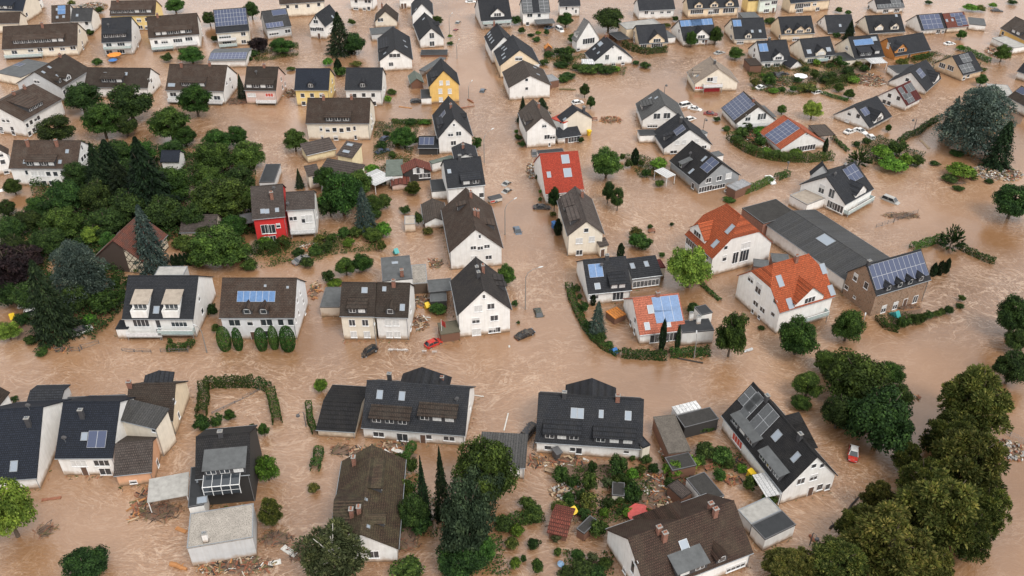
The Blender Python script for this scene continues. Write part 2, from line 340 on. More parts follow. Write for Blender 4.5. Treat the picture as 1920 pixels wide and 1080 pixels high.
def watermat():
    m, t, b = nmat('flood_water')
    tc = N(t, "ShaderNodeTexCoord")
    # swirling current: warp the coordinates before the streaks are drawn
    wz = N(t, "ShaderNodeTexNoise"); wz.inputs["Scale"].default_value = .045; wz.inputs["Detail"].default_value = 3
    t.links.new(tc.outputs["Object"], wz.inputs["Vector"])
    va = N(t, "ShaderNodeVectorMath", operation='MULTIPLY_ADD'); va.inputs[1].default_value = (18, 18, 0); t.links.new(wz.outputs["Color"], va.inputs[0]); t.links.new(tc.outputs["Object"], va.inputs[2])
    # broad tone
    n1 = N(t, "ShaderNodeTexNoise"); n1.inputs["Scale"].default_value = .022; n1.inputs["Detail"].default_value = 5; n1.inputs["Roughness"].default_value = .55
    t.links.new(va.outputs[0], n1.inputs["Vector"])
    r1 = ramp(t, [(.32, WATER_DARK), (.52, WATER_MID), (.72, WATER_PALE)]); t.links.new(n1.outputs[0], r1.inputs[0])
    # thin pale foam veins
    def vein(scale, width, rot, st=(1, 1.7, 1)):
        mp = N(t, "ShaderNodeMapping"); mp.inputs["Scale"].default_value = st; mp.inputs["Rotation"].default_value = (0, 0, rot); t.links.new(va.outputs[0], mp.inputs["Vector"])
        nz = N(t, "ShaderNodeTexNoise"); nz.inputs["Scale"].default_value = scale; nz.inputs["Detail"].default_value = 5; nz.inputs["Roughness"].default_value = .62; nz.inputs["Distortion"].default_value = .8
        t.links.new(mp.outputs[0], nz.inputs["Vector"])
        s_ = N(t, "ShaderNodeMath", operation='SUBTRACT'); s_.inputs[1].default_value = .5; t.links.new(nz.outputs[0], s_.inputs[0])
        ab = N(t, "ShaderNodeMath", operation='ABSOLUTE'); t.links.new(s_.outputs[0], ab.inputs[0])
        mr = N(t, "ShaderNodeMapRange"); mr.inputs[1].default_value = 0; mr.inputs[2].default_value = width; mr.inputs[3].default_value = 1; mr.inputs[4].default_value = 0; t.links.new(ab.outputs[0], mr.inputs[0])
        return mr.outputs[0]
    v1 = vein(.13, .022, .3); vx = vein(.5, .04, .1, (.55, 1.9, 1)); vy = vein(.5, .04, .15, (1.9, .55, 1))
    # the near road runs across the view, the streets beyond run away from it
    sy = N(t, "ShaderNodeSeparateXYZ"); t.links.new(tc.outputs["Object"], sy.inputs[0])
    my = N(t, "ShaderNodeMapRange"); my.inputs[1].default_value = 136; my.inputs[2].default_value = 158; t.links.new(sy.outputs[1], my.inputs[0])
    vm = N(t, "ShaderNodeMix"); vm.data_type = 'FLOAT'; t.links.new(my.outputs[0], vm.inputs[0]); t.links.new(vx, vm.inputs[2]); t.links.new(vy, vm.inputs[3]); v2 = vm.outputs[0]
    ad = N(t, "ShaderNodeMath", operation='MULTIPLY_ADD'); t.links.new(v2, ad.inputs[0]); ad.inputs[1].default_value = .55; t.links.new(v1, ad.inputs[2])
    # veins gather in the faster water only
    n3 = N(t, "ShaderNodeTexNoise"); n3.inputs["Scale"].default_value = .03; n3.inputs["Detail"].default_value = 2; t.links.new(tc.outputs["Object"], n3.inputs["Vector"])
    r3 = ramp(t, [(.38, (.12, .12, .12, 1)), (.62, (1, 1, 1, 1))]); t.links.new(n3.outputs[0], r3.inputs[0])
    mu = N(t, "ShaderNodeMath", operation='MULTIPLY'); t.links.new(ad.outputs[0], mu.inputs[0]); t.links.new(r3.outputs[0], mu.inputs[1])
    mu2 = N(t, "ShaderNodeMath", operation='MULTIPLY', use_clamp=True); t.links.new(mu.outputs[0], mu2.inputs[0]); mu2.inputs[1].default_value = VEIN
    col = mixc(t, mu2.outputs[0], r1.outputs[0], FOAM)
    # fine directional ripples carried by the current, glints and dark sides painted into the colour
    mp4 = N(t, "ShaderNodeMapping"); mp4.inputs["Scale"].default_value = (.8, 1.7, 1); mp4.inputs["Rotation"].default_value = (0, 0, .12)
    vb = N(t, "ShaderNodeVectorMath", operation='MULTIPLY_ADD'); vb.inputs[1].default_value = (9, 9, 0); t.links.new(wz.outputs["Color"], vb.inputs[0]); t.links.new(tc.outputs["Object"], vb.inputs[2])
    t.links.new(vb.outputs[0], mp4.inputs["Vector"])
    n4 = N(t, "ShaderNodeTexNoise"); n4.inputs["Scale"].default_value = 1.5; n4.inputs["Detail"].default_value = 7; n4.inputs["Roughness"].default_value = .72; n4.inputs["Distortion"].default_value = .5
    t.links.new(mp4.outputs[0], n4.inputs["Vector"])
    r4 = ramp(t, [(.34, (.74, .71, .68, 1)), (.5, (1, 1, 1, 1)), (.66, (1.28, 1.30, 1.32, 1))]); t.links.new(n4.outputs[0], r4.inputs[0])
    col = mixc(t, r3.outputs[0], col, mixc(t, 1.0, col, r4.outputs[0], 'MULTIPLY'))
    t.links.new(col, b.inputs["Base Color"])
    b.inputs["Roughness"].default_value = .06
    b.inputs["IOR"].default_value = 1.6
    b.inputs["Specular IOR Level"].default_value = 1.0
    nb = N(t, "ShaderNodeTexNoise"); nb.inputs["Scale"].default_value = 1.35; nb.inputs["Detail"].default_value = 6; nb.inputs["Roughness"].default_value = .62; nb.inputs["Distortion"].default_value = .7
    t.links.new(mp4.outputs[0], nb.inputs["Vector"])
    # rough in the fast current, calmer in the sheltered yards
    ms = N(t, "ShaderNodeMapRange"); ms.inputs[3].default_value = .10; ms.inputs[4].default_value = .62; t.links.new(n3.outputs[0], ms.inputs[0]); ms.inputs[1].default_value = .35; ms.inputs[2].default_value = .65
    bp = N(t, "ShaderNodeBump"); bp.inputs["Distance"].default_value = .35
    t.links.new(ms.outputs[0], bp.inputs["Strength"])
    t.links.new(nb.outputs[0], bp.inputs["Height"]); t.links.new(bp.outputs[0], b.inputs["Normal"])
    MAT['flood_water'] = m
WATER_DARK = (.185, .094, .044, 1); WATER_MID = (.272, .147, .075, 1); WATER_PALE = (.368, .221, .131, 1); FOAM = (.55, .395, .28, 1); VEIN = .55
watermat()
plain('mud', (.15, .095, .065), .8)

# ------------------------------------------------------------------ mesh helpers
class MB:
    def __init__(s): s.v = []; s.f = []; s.m = []
    def poly(s, pts, m=0):
        i = len(s.v); s.v += [tuple(p) for p in pts]; s.f.append(tuple(range(i, i + len(pts)))); s.m.append(m)
    def box(s, x0, x1, y0, y1, z0, z1, m=0):
        i = len(s.v)
        s.v += [(x0, y0, z0), (x1, y0, z0), (x1, y1, z0), (x0, y1, z0), (x0, y0, z1), (x1, y0, z1), (x1, y1, z1), (x0, y1, z1)]
        for q in ((0, 3, 2, 1), (4, 5, 6, 7), (0, 1, 5, 4), (1, 2, 6, 5), (2, 3, 7, 6), (3, 0, 4, 7)):
            s.f.append(tuple(i + k for k in q)); s.m.append(m)
    def slab(s, top, th, m=0, side=None):
        # a planar polygon given thickness straight down
        side = m if side is None else side
        n = len(top); i = len(s.v)
        s.v += [tuple(p) for p in top] + [(p[0], p[1], p[2] - th) for p in top]
        s.f.append(tuple(range(i, i + n))); s.m.append(m)
        s.f.append(tuple(range(i + 2*n - 1, i + n - 1, -1))); s.m.append(side)
        for k in range(n):
            l = (k + 1) % n
            s.f.append((i + k, i + n + k, i + n + l, i + l)); s.m.append(side)
    def prism(s, sect, x0, x1, m=0):
        # section in (y,z), extruded along x
        n = len(sect); i = len(s.v)
        s.v += [(x0, p[0], p[1]) for p in sect] + [(x1, p[0], p[1]) for p in sect]
        s.f.append(tuple(range(i + n - 1, i - 1, -1))); s.m.append(m)
        s.f.append(tuple(range(i + n, i + 2*n))); s.m.append(m)
        for k in range(n):
            l = (k + 1) % n
            s.f.append((i + k, i + l, i + n + l, i + n + k)); s.m.append(m)
    def tube(s, pts, rad, n=6, m=0, cap=True):
        P_ = [Vector(p) for p in pts]; rings = []
        for k, p in enumerate(P_):
            d = (P_[min(k + 1, len(P_) - 1)] - P_[max(k - 1, 0)]).normalized()
            u = d.orthogonal().normalized(); w = d.cross(u)
            r = rad[k] if hasattr(rad, '__len__') else rad
            i = len(s.v)
            for q in range(n):
                a_ = 2 * math.pi * q / n
                s.v.append(tuple(p + u * (r * math.cos(a_)) + w * (r * math.sin(a_))))
            rings.append(i)
        # orthogonal() may jump between segments, so join nearest corners
        for k in range(len(rings) - 1):
            a0, b0 = rings[k], rings[k + 1]
            off = min(range(n), key=lambda o: (Vector(s.v[a0]) - Vector(s.v[b0 + o])).length)
            for q in range(n):
                s.f.append((a0 + q, a0 + (q + 1) % n, b0 + (q + 1 + off) % n, b0 + (q + off) % n)); s.m.append(m)
        if cap:
            s.f.append(tuple(rings[0] + q for q in range(n - 1, -1, -1))); s.m.append(m)
            s.f.append(tuple(rings[-1] + q for q in range(n))); s.m.append(m)
    def mesh(s, name, mats):
        me = bpy.data.meshes.new(name)
        me.from_pydata(s.v, [], s.f)
        for x in mats: me.materials.append(MAT[x])
        me.polygons.foreach_set("material_index", s.m)
        me.update()
        return me
def tag(o, label=None, cat=None, group=None, kind=None):
    if label: o["label"] = label
    if cat: o["category"] = cat
    if group: o["group"] = group
    if kind: o["kind"] = kind
    return o
def put(name, me, parent=None, mat=None):
    o = bpy.data.objects.new(name, me)
    if mat is not None: o.matrix_local = mat
    if parent is not None: o.parent = parent
    COL.objects.link(o)
    return o
def empty(name, x, y, rot=0, z=0):
    o = bpy.data.objects.new(name, None)
    o.empty_display_size = .5
    o.location = (x, y, z); o.rotation_euler = (0, 0, rot)
    COL.objects.link(o)
    return o

# ------------------------------------------------------------------ the flood
w_ = MB(); w_.poly([(-2500, -300, 0), (2500, -300, 0), (2500, 4500, 0), (-2500, 4500, 0)])
tag(put('water', w_.mesh('water', ['flood_water'])), kind='structure')

# ------------------------------------------------------------------ houses
OV = .35
CACHE = {}
def win_mesh(w, h, style, frame):
    k = ('w', w, h, style, frame)
    if k in CACHE: return CACHE[k]
    b = .075; f = MB()
    x0, x1, z0, z1 = -w/2, w/2, -h/2, h/2
    f.box(x0, x1, -.07, -.002, z0, z0 + b); f.box(x0, x1, -.07, -.002, z1 - b, z1)
    f.box(x0, x0 + b, -.067, -.002, z0 + b, z1 - b); f.box(x1 - b, x1, -.067, -.002, z0 + b, z1 - b)
    n = max(1, int(round(w / .85)))
    for q in range(1, n):
        xx = x0 + w * q / n; f.box(xx - .04, xx + .04, -.06, -.002, z0 + b, z1 - b)
    f.box(x0 - .06, x1 + .06, -.16, -.003, z0 - .06, z0 - .002)
    p = MB(); zb = z0 + b
    if style == 'b': p.poly([(x0+b, -.035, zb), (x1-b, -.035, zb), (x1-b, -.035, z1-b), (x0+b, -.035, z1-b)], 1)
    elif style == 'r': p.poly([(x0+b, -.035, zb), (x1-b, -.035, zb), (x1-b, -.035, z1-b), (x0+b, -.035, z1-b)], 2)
    elif style == 'h':
        zm = z1 - b - (h - 2*b) * .45
        p.poly([(x0+b, -.02, zb), (x1-b, -.02, zb), (x1-b, -.02, zm), (x0+b, -.02, zm)], 0)
        p.poly([(x0+b, -.04, zm), (x1-b, -.04, zm), (x1-b, -.04, z1-b), (x0+b, -.04, z1-b)], 1)
    else: p.poly([(x0+b, -.02, zb), (x1-b, -.02, zb), (x1-b, -.02, z1-b), (x0+b, -.02, z1-b)], 0)
    CACHE[k] = (f.mesh('window', [frame]), p.mesh('pane', ['glass', 'blind', 'blind_red']))
    return CACHE[k]
def sky_mesh(w, h):
    k = ('s', w, h)
    if k in CACHE: return CACHE[k]
    f = MB(); b = .09
    f.box(-w/2, w/2, -h/2, -h/2 + b, -.05, .10); f.box(-w/2, w/2, h/2 - b, h/2, -.05, .10)
    f.box(-w/2, -w/2 + b, -h/2 + b, h/2 - b, -.05, .097); f.box(w/2 - b, w/2, -h/2 + b, h/2 - b, -.05, .097)
    p = MB(); p.poly([(-w/2 + b, -h/2 + b, .06), (w/2 - b, -h/2 + b, .06), (w/2 - b, h/2 - b, .06), (-w/2 + b, h/2 - b, .06)])
    CACHE[k] = (f.mesh('skylight', ['zinc']), p.mesh('pane', ['skyglass']))
    return CACHE[k]
def solar_mesh(w, h, nx, ny, cell):
    k = ('p', w, h, nx, ny, cell)
    if k in CACHE: return CACHE[k]
    f = MB(); f.box(-w/2, w/2, -h/2, h/2, .03, .12, 0)
    g = .035
    for i in range(nx):
        for j in range(ny):
            x0 = -w/2 + w*i/nx + g; x1 = -w/2 + w*(i+1)/nx - g; y0 = -h/2 + h*j/ny + g; y1 = -h/2 + h*(j+1)/ny - g
            f.poly([(x0, y0, .125), (x1, y0, .125), (x1, y1, .125), (x0, y1, .125)], 1)
    CACHE[k] = f.mesh('solar_panel', ['frame_grey', cell])
    return CACHE[k]
SIDE = {'y-': 0, 'y+': math.pi, 'x+': math.pi/2, 'x-': -math.pi/2}
def wallmat(L, W, side, u, z, off=0):
    if side == 'y-': p = (u, -(W/2 - OV) - off, z)
    elif side == 'y+': p = (u, W/2 - OV + off, z)
    elif side == 'x+': p = (L/2 - .25 + off, u, z)
    else: p = (-(L/2 - .25) - off, u, z)
    return Matrix.Translation(p) @ Matrix.Rotation(SIDE[side], 4, 'Z')
DARKR = ('navy', 'charcoal', 'slate', 'black', 'charcoalbrown', 'greyspeck', 'ashgrey', 'lightgrey', 'beige')
def house(kind, label, style, x, y, rot, L, W, he, hr, wall, roof, hip, feats, group=None, side_win=()):
    rnd = random.Random(label); HOUSES_AT.append((x, y, rot, L, W))
    root = empty(kind, x, y, rot); tag(root, label, KINDS[kind], group)
    s = (hr - he) / (W / 2) if style == 'gable' else ((hr - he) / W if style == 'mono' else 0)
    th = .2
    wm = MB(); rm = MB()
    zb = -1.2
    xb = L/2 - .25; yb = W/2 - OV
    hx = 0
    if style == 'gable':
        zw = he + s*OV - th
        if hip:
            z1 = hr - (hr - he) * hip; y1 = W/2 * hip; hx = (hr - z1) / 1.25
        pent = [(-yb, zb), (yb, zb), (yb, zw)] + ([(y1 - .05, z1 - th), (-y1 + .05, z1 - th)] if hip else [(0, hr - th)]) + [(-yb, zw)]
        wm.prism(pent, -xb, xb)
        for f in (-1, 1):
            top = [(-L/2, f*W/2, he), (L/2, f*W/2, he)]
            if hip: top += [(L/2, f*y1, z1), (L/2 - hx, 0, hr), (-L/2 + hx, 0, hr), (-L/2, f*y1, z1)]
            else: top += [(L/2, 0, hr), (-L/2, 0, hr)]
            if f > 0: top = top[::-1]
            rm.slab(top, th, 0)
        if hip:
            rm.slab([(L/2, -y1, z1), (L/2, y1, z1), (L/2 - hx, 0, hr)], th); rm.slab([(-L/2, y1, z1), (-L/2, -y1, z1), (-L/2 + hx, 0, hr)], th)
        # ridge tiles and gutters
        rm.prism([(-.16, hr - .02), (0, hr + .07), (.16, hr - .02)], -L/2 + hx, L/2 - hx, 0)
    elif style == 'mono':
        sec = [(-yb, zb), (yb, zb), (yb, hr - s*OV - th), (-yb, he + s*OV - th)]
        wm.prism(sec, -xb, xb)
        rm.slab([(-L/2, -W/2, he), (L/2, -W/2, he), (L/2, W/2, hr), (-L/2, W/2, hr)], th)
    else:
        xb = L/2 - .08; yb = W/2 - .08
        if wall != 'none' and kind not in ('carport',):
            wm.box(-xb, xb, -yb, yb, zb, he - .22)
        elif kind == 'carport' and wall != 'none':
            wm.box(-xb, xb, yb - .15, yb, zb, he - .22)
        if roof == 'white' or wall == 'none':
            rm.box(-L/2, L/2, -W/2, W/2, he - .10, he)
        else:
            rm.box(-L/2, L/2, -W/2, W/2, he - .22, he - .06, 0)
            e_ = .16
            rm.box(-L/2, L/2, -W/2, -W/2 + e_, he - .06, he, 1); rm.box(-L/2, L/2, W/2 - e_, W/2, he - .06, he, 1)
            rm.box(-L/2, -L/2 + e_, -W/2 + e_, W/2 - e_, he - .06, he - .003, 1); rm.box(L/2 - e_, L/2, -W/2 + e_, W/2 - e_, he - .06, he - .003, 1)
        if wall == 'none' or kind == 'carport':
            pm = MB(); pm.box(-.06, .06, -.06, .06, zb, he - .2)
            pme = pm.mesh('post', ['frame_white' if wall == 'none' else 'wall_redwood'])
            for (px, py) in ((-xb + .1, -yb + .1), (xb - .1, -yb + .1)) + (((-xb + .1, yb - .1), (xb - .1, yb - .1)) if wall == 'none' else ()):
                put('post', pme, root, Matrix.Translation((px, py, 0)))
    wallname = 'wall_' + wall
    if wm.v: put('wall', wm.mesh('wall', [wallname]), root)
    edge = ('frame_dark' if roof in ('flatdark', 'flatdark2', 'grey') else 'zinc' if roof in ('flatlight', 'beigeflat', 'gravel') else roof) if style == 'flat' else roof
    ro = put('roof', rm.mesh('roof', [roof, edge]), root)
    if style != 'flat' and L > 5:
        gm = MB()
        gm.tube([(-L/2, -W/2 - .06, he - .10), (L/2, -W/2 - .06, he - .10)], .075, 6)
        put('gutter', gm.mesh('gutter', ['zinc']), root)
        if style == 'gable':
            gm = MB(); gm.tube([(-L/2, W/2 + .06, he - .10), (L/2, W/2 + .06, he - .10)], .075, 6)
            put('gutter', gm.mesh('gutter', ['zinc']), root)
        dm = MB()
        dz = he + s*OV - th
        dm.tube([(xb - .12, -yb - .07, dz), (xb - .12, -yb - .07, -1)], .05, 5)
        put('downpipe', dm.mesh('downpipe', ['zinc']), root)
    frame = 'frame_white'
    def rz(yy):
        if style == 'gable': return hr - s*abs(yy)
        if style == 'mono': return he + s*(yy + W/2)
        return he
    ang = math.atan(s)
    def slope(f, xx, yy, lift=0.0):
        if style == 'flat': return Matrix.Translation((xx, yy, he - .05 + lift))
        return Matrix.Translation((xx, yy, rz(yy))) @ Matrix.Rotation(ang if f < 0 else -ang, 4, 'X') @ Matrix.Translation((0, 0, lift))
    ncell = 0
    for ft in feats:
        k = ft[0]
        if k == 'w':
            _, side, u, z, w, h, st = ft + (1.25, 1.35, '')[len(ft) - 4:]
            if not st and rnd.random() < .22: st = 'h'
            fm, pm = win_mesh(w, h, st, frame)
            wo_ = put('window', fm, root, wallmat(L, W, side, u, z))
            put('pane', pm, wo_)
        elif k == 'do':
            _, side, u, h, w = ft
            d = MB(); d.box(-w/2, w/2, -.06, -.002, -.6, h, 0); d.box(-w/2 + .1, w/2 - .1, -.08, -.06, -.5, h - .1, 1)
            put('door', d.mesh('door', ['frame_white', 'door_wood']), root, wallmat(L, W, side, u, 0))
        elif k == 'rd':
            _, side, u, h, w = ft
            d = MB(); d.box(-w/2, w/2, -.06, -.002, -.6, h, 0)
            for q in range(4): d.box(-w/2 + .1, w/2 - .1, -.09, -.06, .05 + q*h/4, (q+1)*h/4 - .06, 0)
            tag(put('garage_door', d.mesh('garage_door', ['door_red']), root, wallmat(L, W, side, u, 0)), 'bright red garage door')
        elif k == 'ba':
            _, side, u, z, w = ft; d_ = 1.3
            b = MB(); b.box(-w/2, w/2, -d_, -.002, z - .18, z, 0)
            b.box(-w/2 + .1, -w/2 + .22, -d_ + .1, -d_ + .22, -1, z - .18, 0); b.box(w/2 - .22, w/2 - .1, -d_ + .1, -d_ + .22, -1, z - .18, 0)
            bo = put('balcony', b.mesh('balcony', ['concrete']), root, wallmat(L, W, side, u, 0))
            r = MB(); r.box(-w/2, w/2, -d_, -d_ + .05, z + .08, z + .95, 0); r.box(-w/2, -w/2 + .05, -d_ + .05, -.01, z + .08, z + .95, 0); r.box(w/2 - .05, w/2, -d_ + .05, -.01, z + .08, z + .95, 0)
            r.box(-w/2 - .03, w/2 + .03, -d_ - .03, -d_ + .08, z + .95, z + 1.02, 1)
            put('railing', r.mesh('railing', [rnd.choice(['rail_white', 'rail_white', 'rail_glass']), 'frame_white']), bo)
        elif k == 'sk':
            _, f, u, v, w, h = ft + (.9, 1.1)[len(ft) - 4:]
            fm, pm = sky_mesh(w, h)
            o = put('skylight', fm, root, slope(f, u, v)); put('pane', pm, o)
        elif k == 'so':
            _, f, u, v, w, h, nx, ny = ft
            cell = 'cell_blue' if 'blue' in label and 'no' not in label.split() else ('cell_grey' if 'grey solar' in label or 'dark solar' in label or 'dark collector' in label or 'ribbed solar' in label else 'cell')
            put('solar_panel', solar_mesh(w, h, nx, ny, cell), root, slope(f, u, v, .02))
        elif k == 'ch':
            _, f, u, v = ft
            z0 = rz(v) - .5; z1 = min(rz(v) + 1.7, hr + .9) if style != 'flat' else he + 1.6
            mt = 'cladding' if roof in DARKR and rnd.random() < .7 else 'wall_brick'
            if 'white steel chimney' in label or 'tall chimney' in label: mt = 'wall_white'
            c = MB(); c.box(-.36, .36, -.3, .3, 0, z1 - z0, 0); c.box(-.43, .43, -.37, .37, z1 - z0, z1 - z0 + .09, 1)
            c.box(-.25, -.05, -.12, .12, z1 - z0 + .09, z1 - z0 + .32, 2); c.box(.05, .25, -.12, .12, z1 - z0 + .09, z1 - z0 + .32, 2)
            c.box(-.46, .46, -.4, .4, .36, .44, 1) if style == 'flat' else None
            put('chimney', c.mesh('chimney', [mt, 'concrete', 'pot' if mt == 'wall_brick' else 'zinc']), ro, Matrix.Translation((u, v, z0)))
        elif k == 'di':
            _, f, u, v = ft
            c = MB(); c.tube([(0, 0, -.2), (0, 0, .9)], .035, 6, 0)
            for q in range(12):
                a0 = 2*math.pi*q/12; a1 = 2*math.pi*(q+1)/12; r_ = .42
                c.poly([(0, -.10, 1.0), (r_*math.cos(a0), -.02, 1.0 + r_*math.sin(a0)), (r_*math.cos(a1), -.02, 1.0 + r_*math.sin(a1))], 1)
                c.poly([(0, -.06, 1.0), (r_*math.cos(a1), .0, 1.0 + r_*math.sin(a1)), (r_*math.cos(a0), .0, 1.0 + r_*math.sin(a0))], 1)
            c.tube([(0, -.08, .75), (0, -.5, .95)], .02, 5, 0)
            put('satellite_dish', c.mesh('satellite_dish', ['zinc', 'frame_dark']), root, Matrix.Translation((u, v, rz(v))) @ Matrix.Rotation(-rot + .3, 4, 'Z'))
        elif k in ('gd', 'sd', 'sw'):
            _, f, u, v, w = ft
            z0 = rz(f*v)
            def Pp(xx, yy, zz): return (u + xx, f*yy, zz)
            dm = MB(); dr = MB(); h2 = w/2
            def add(b_, pts, m=0):
                b_.poly(pts if f < 0 else pts[::-1], m)
            if k == 'gd':
                z1 = min(z0 + (1.25 if w < 4 else 1.0), hr - .35); z2 = min(z1 + h2*.85, hr - .06)
                z1 = min(z1, z2 - .25); z1 = max(z1, z0 + .15); z2 = max(z2, z1 + .2)
                y1 = max(0.02, (hr - z1)/s); y2 = max(0.02, (hr - z2)/s); yr = max(0.02, (hr - (z1 - .0))/s)
                dm.poly([Pp(-h2, v, z0 - .15), Pp(h2, v, z0 - .15), Pp(h2, v, z1), Pp(0, v, z2 - .05), Pp(-h2, v, z1)])
                dm.poly([Pp(-h2, v, z0 - .15), Pp(-h2, v, z1), Pp(-h2, y1, z1)]); dm.poly([Pp(h2, v, z0 - .15), Pp(h2, y1, z1), Pp(h2, v, z1)])
                fo = v + .28; ex = h2 + .22; ez = z1 - .22*((z2 - z1)/h2)
                ye = max(0.02, (hr - ez)/s)
                for q in (-1, 1):
                    dr.slab([Pp(q*ex, fo, ez), Pp(0, fo, z2), Pp(0, y2, z2), Pp(q*ex, ye, ez)], .10)
                wz = (z0 + z1)/2 + .08; wh = max(.5, min(1.25, z1 - z0 - .2)); ww = min(w*.62, 2.6)
                if w > 4: wz = z1 - .25; wh = 1.3
                wins = [(0, ww)]
            else:
                z1 = min(z0 + (1.55 if k == 'sw' else 1.4), hr - .3); k2 = min(.26, s*.5)
                y1 = max(.15, (hr - z1 - k2*v)/(s - k2)); ztop = hr - s*y1
                dm.poly([Pp(-h2, v, z0 - .15), Pp(h2, v, z0 - .15), Pp(h2, v, z1), Pp(-h2, v, z1)])
                dm.poly([Pp(-h2, v, z0 - .15), Pp(-h2, v, z1), Pp(-h2, y1, ztop)]); dm.poly([Pp(h2, v, z0 - .15), Pp(h2, y1, ztop), Pp(h2, v, z1)])
                fo = v + .35
                dr.slab([Pp(-h2 - .2, fo, z1 - .06 + .09), Pp(h2 + .2, fo, z1 - .06 + .09), Pp(h2 + .2, y1 - .05, ztop + .09), Pp(-h2 - .2, y1 - .05, ztop + .09)], .12)
                wz = (z0 + z1)/2 + .08; wh = max(.5, min(1.05, z1 - z0 - .3))
                nw = 1 if k == 'sw' else max(1, int(round(w/2.1))); ww = w*.8 if k == 'sw' else min(1.5, w/nw*.72)
                if k == 'sw': wh = 1.3; wz = z1 - .8
                wins = [(-h2 + w*(q + .5)/nw, ww) for q in range(nw)]
            clad = 'wall_white' if (k == 'gd' and w > 2 and wall in ('white', 'offwhite')) else ('wall_' + wall if k == 'gd' and w > 2 else ('cladding' if roof not in ('rusttile',) else 'wall_white'))
            if k == 'sw': clad = 'wall_white'
            do_ = put('dormer', dm.mesh('dormer', [clad]), root)
            if k == 'sw':
                lb = MB(); y0 = v + .02; y1_ = v + 1.5; zf = z0 - .1
                def bx_(xa, xc, ya, yc, za, zc): lb.box(u + xa, u + xc, min(f*ya, f*yc), max(f*ya, f*yc), za, zc)
                bx_(-h2, h2, y0, y1_, zf - .9, zf); bx_(-h2, h2, y1_ - .1, y1_, zf, zf + .75); bx_(-h2, -h2 + .1, y0, y1_ - .1, zf, zf + .75); bx_(h2 - .1, h2, y0, y1_ - .1, zf, zf + .75)
                put('loggia', lb.mesh('loggia', ['wall_white']), do_)
            rmat_ = roof if k == 'gd' else {'charcoal': 'browndark' if 'brown shed dormers' in label else 'charcoal', 'black': 'grey', 'brownred': 'grey',  'slate': 'beigeflat' if k == 'sw' else 'slate'}.get(roof, roof)
            put('dormer_roof', dr.mesh('dormer_roof', [rmat_]), do_)
            for (wx, w2) in wins:
                wmh = MB(); b = .08
                stl = 1 if rnd.random() < .35 and k != 'sw' else 0
                def rect(xa, xb_, za, zb_, off, m):
                    pts = [(wx + xa, off, za), (wx + xb_, off, za), (wx + xb_, off, zb_), (wx + xa, off, zb_)]
                    wmh.poly([Pp(p[0], v + off, wz + p[2]) for p in (pts if f < 0 else pts[::-1])], m)
                wmh.box(u + wx - w2/2, u + wx + w2/2, min(f*(v + .002), f*(v + .05)), max(f*(v + .002), f*(v + .05)), wz - wh/2, wz + wh/2, 0)
                nn = max(1, int(round(w2/.8)))
                for q in range(nn):
                    xa = -w2/2 + w2*q/nn + b*.7; xc = -w2/2 + w2*(q+1)/nn - b*.7
                    rect(xa, xc, -wh/2 + b, wh/2 - b, .056, 2 if stl else 1)
                put('window', wmh.mesh('window', ['frame_white', 'glass', 'blind']), do_)
        elif k == 'xw':
            _, f, u, reach, hw = ft
            zr = hr - .15; end = reach + hw*.8
            q = MB()
            if reach > W/2:
                q.box(u - hw + .3, u + hw - .3, min(f*(W/2 - OV + .01), f*(end - .3)), max(f*(W/2 - OV + .01), f*(end - .3)), -1.2, he - .05)
                put('wing_wall', q.mesh('wing_wall', [wallname]), root)
            r = MB()
            ys = f*(W/2 - .4)
            for g in (-1, 1):
                r.slab([(u + g*hw, ys, he), (u + g*hw, f*end, he), (u, f*reach, zr), (u, f*.1, zr)], .15)
            r.slab([(u - hw, f*end, he), (u + hw, f*end, he), (u, f*reach, zr)], .15)
            put('wing_roof', r.mesh('wing_roof', [roof]), root)
    return root

HOUSES_AT = []
KINDS = {'house': 'house', 'apartment_house': 'apartment house', 'garage': 'garage', 'shed': 'shed', 'carport': 'carport', 'patio_roof': 'patio roof', 'annex_box': 'annex', 'terrace': 'terrace', 'hall': 'hall', 'barn': 'barn', 'flat_roofed_building': 'flat building'}
house('apartment_house','navy roofed apartment block with a row of white attic windows in the far left corner','gable',-187.32,334.45,-0.0829,15.19,12.45,4.44,9.30,'cream','navy',0,[('sd',-1,0.96,5.81,5.37),('w','x+',-4.22,2.45)])
house('house','low brown roofed cream house cut by the left edge, under the navy apartment block','gable',-182.64,319.51,0.0732,11.27,7.22,3.74,6.56,'cream','brown',0,[])
house('house','small white house with three little windows beside broken planks at the top left','gable',-184.74,343.52,0.9331,7.17,5.74,4.11,6.36,'white','brown',0,[('w','y-',-0.53,1.26),('w','y-',1.25,1.87),('w','y-',1.68,1.12)])
house('house','brown half of a double house with two upright blue collectors on the roof','gable',-162.47,321.29,0.1859,6.38,11.26,4.26,8.65,'white','brown',0,[('so',-1,0.33,-1.67,2.6,3.6,1,2),('sk',-1,-1.18,-1.4),('sk',-1,-1.19,-3.94),('sk',-1,0.99,-3.88)])
house('house','speckled grey roofed white half house next to the brown half with blue collectors','gable',-154.61,320.71,0.0320,7.40,8.54,4.39,7.72,'white','greyspeck',0,[('w','y-',1.68,3.48),('w','y-',1.75,0.84),('sk',-1,-1.57,-2.35),('ch',-1,-0.37,-0.15)])
house('apartment_house','yellow apartment house with long brown roof and dark dormer strip','gable',-136.97,324.09,0.0525,16.13,9.86,5.59,9.44,'yellow','brown',0,[('sd',-1,-0.34,4.25,14.64),('w','y-',1.82,3.76,1.6),('w','y-',1.78,1.1,1.6),('w','y-',4.62,3.91),('w','y-',3.96,1.06),('ch',-1,-5.61,-0.24)])
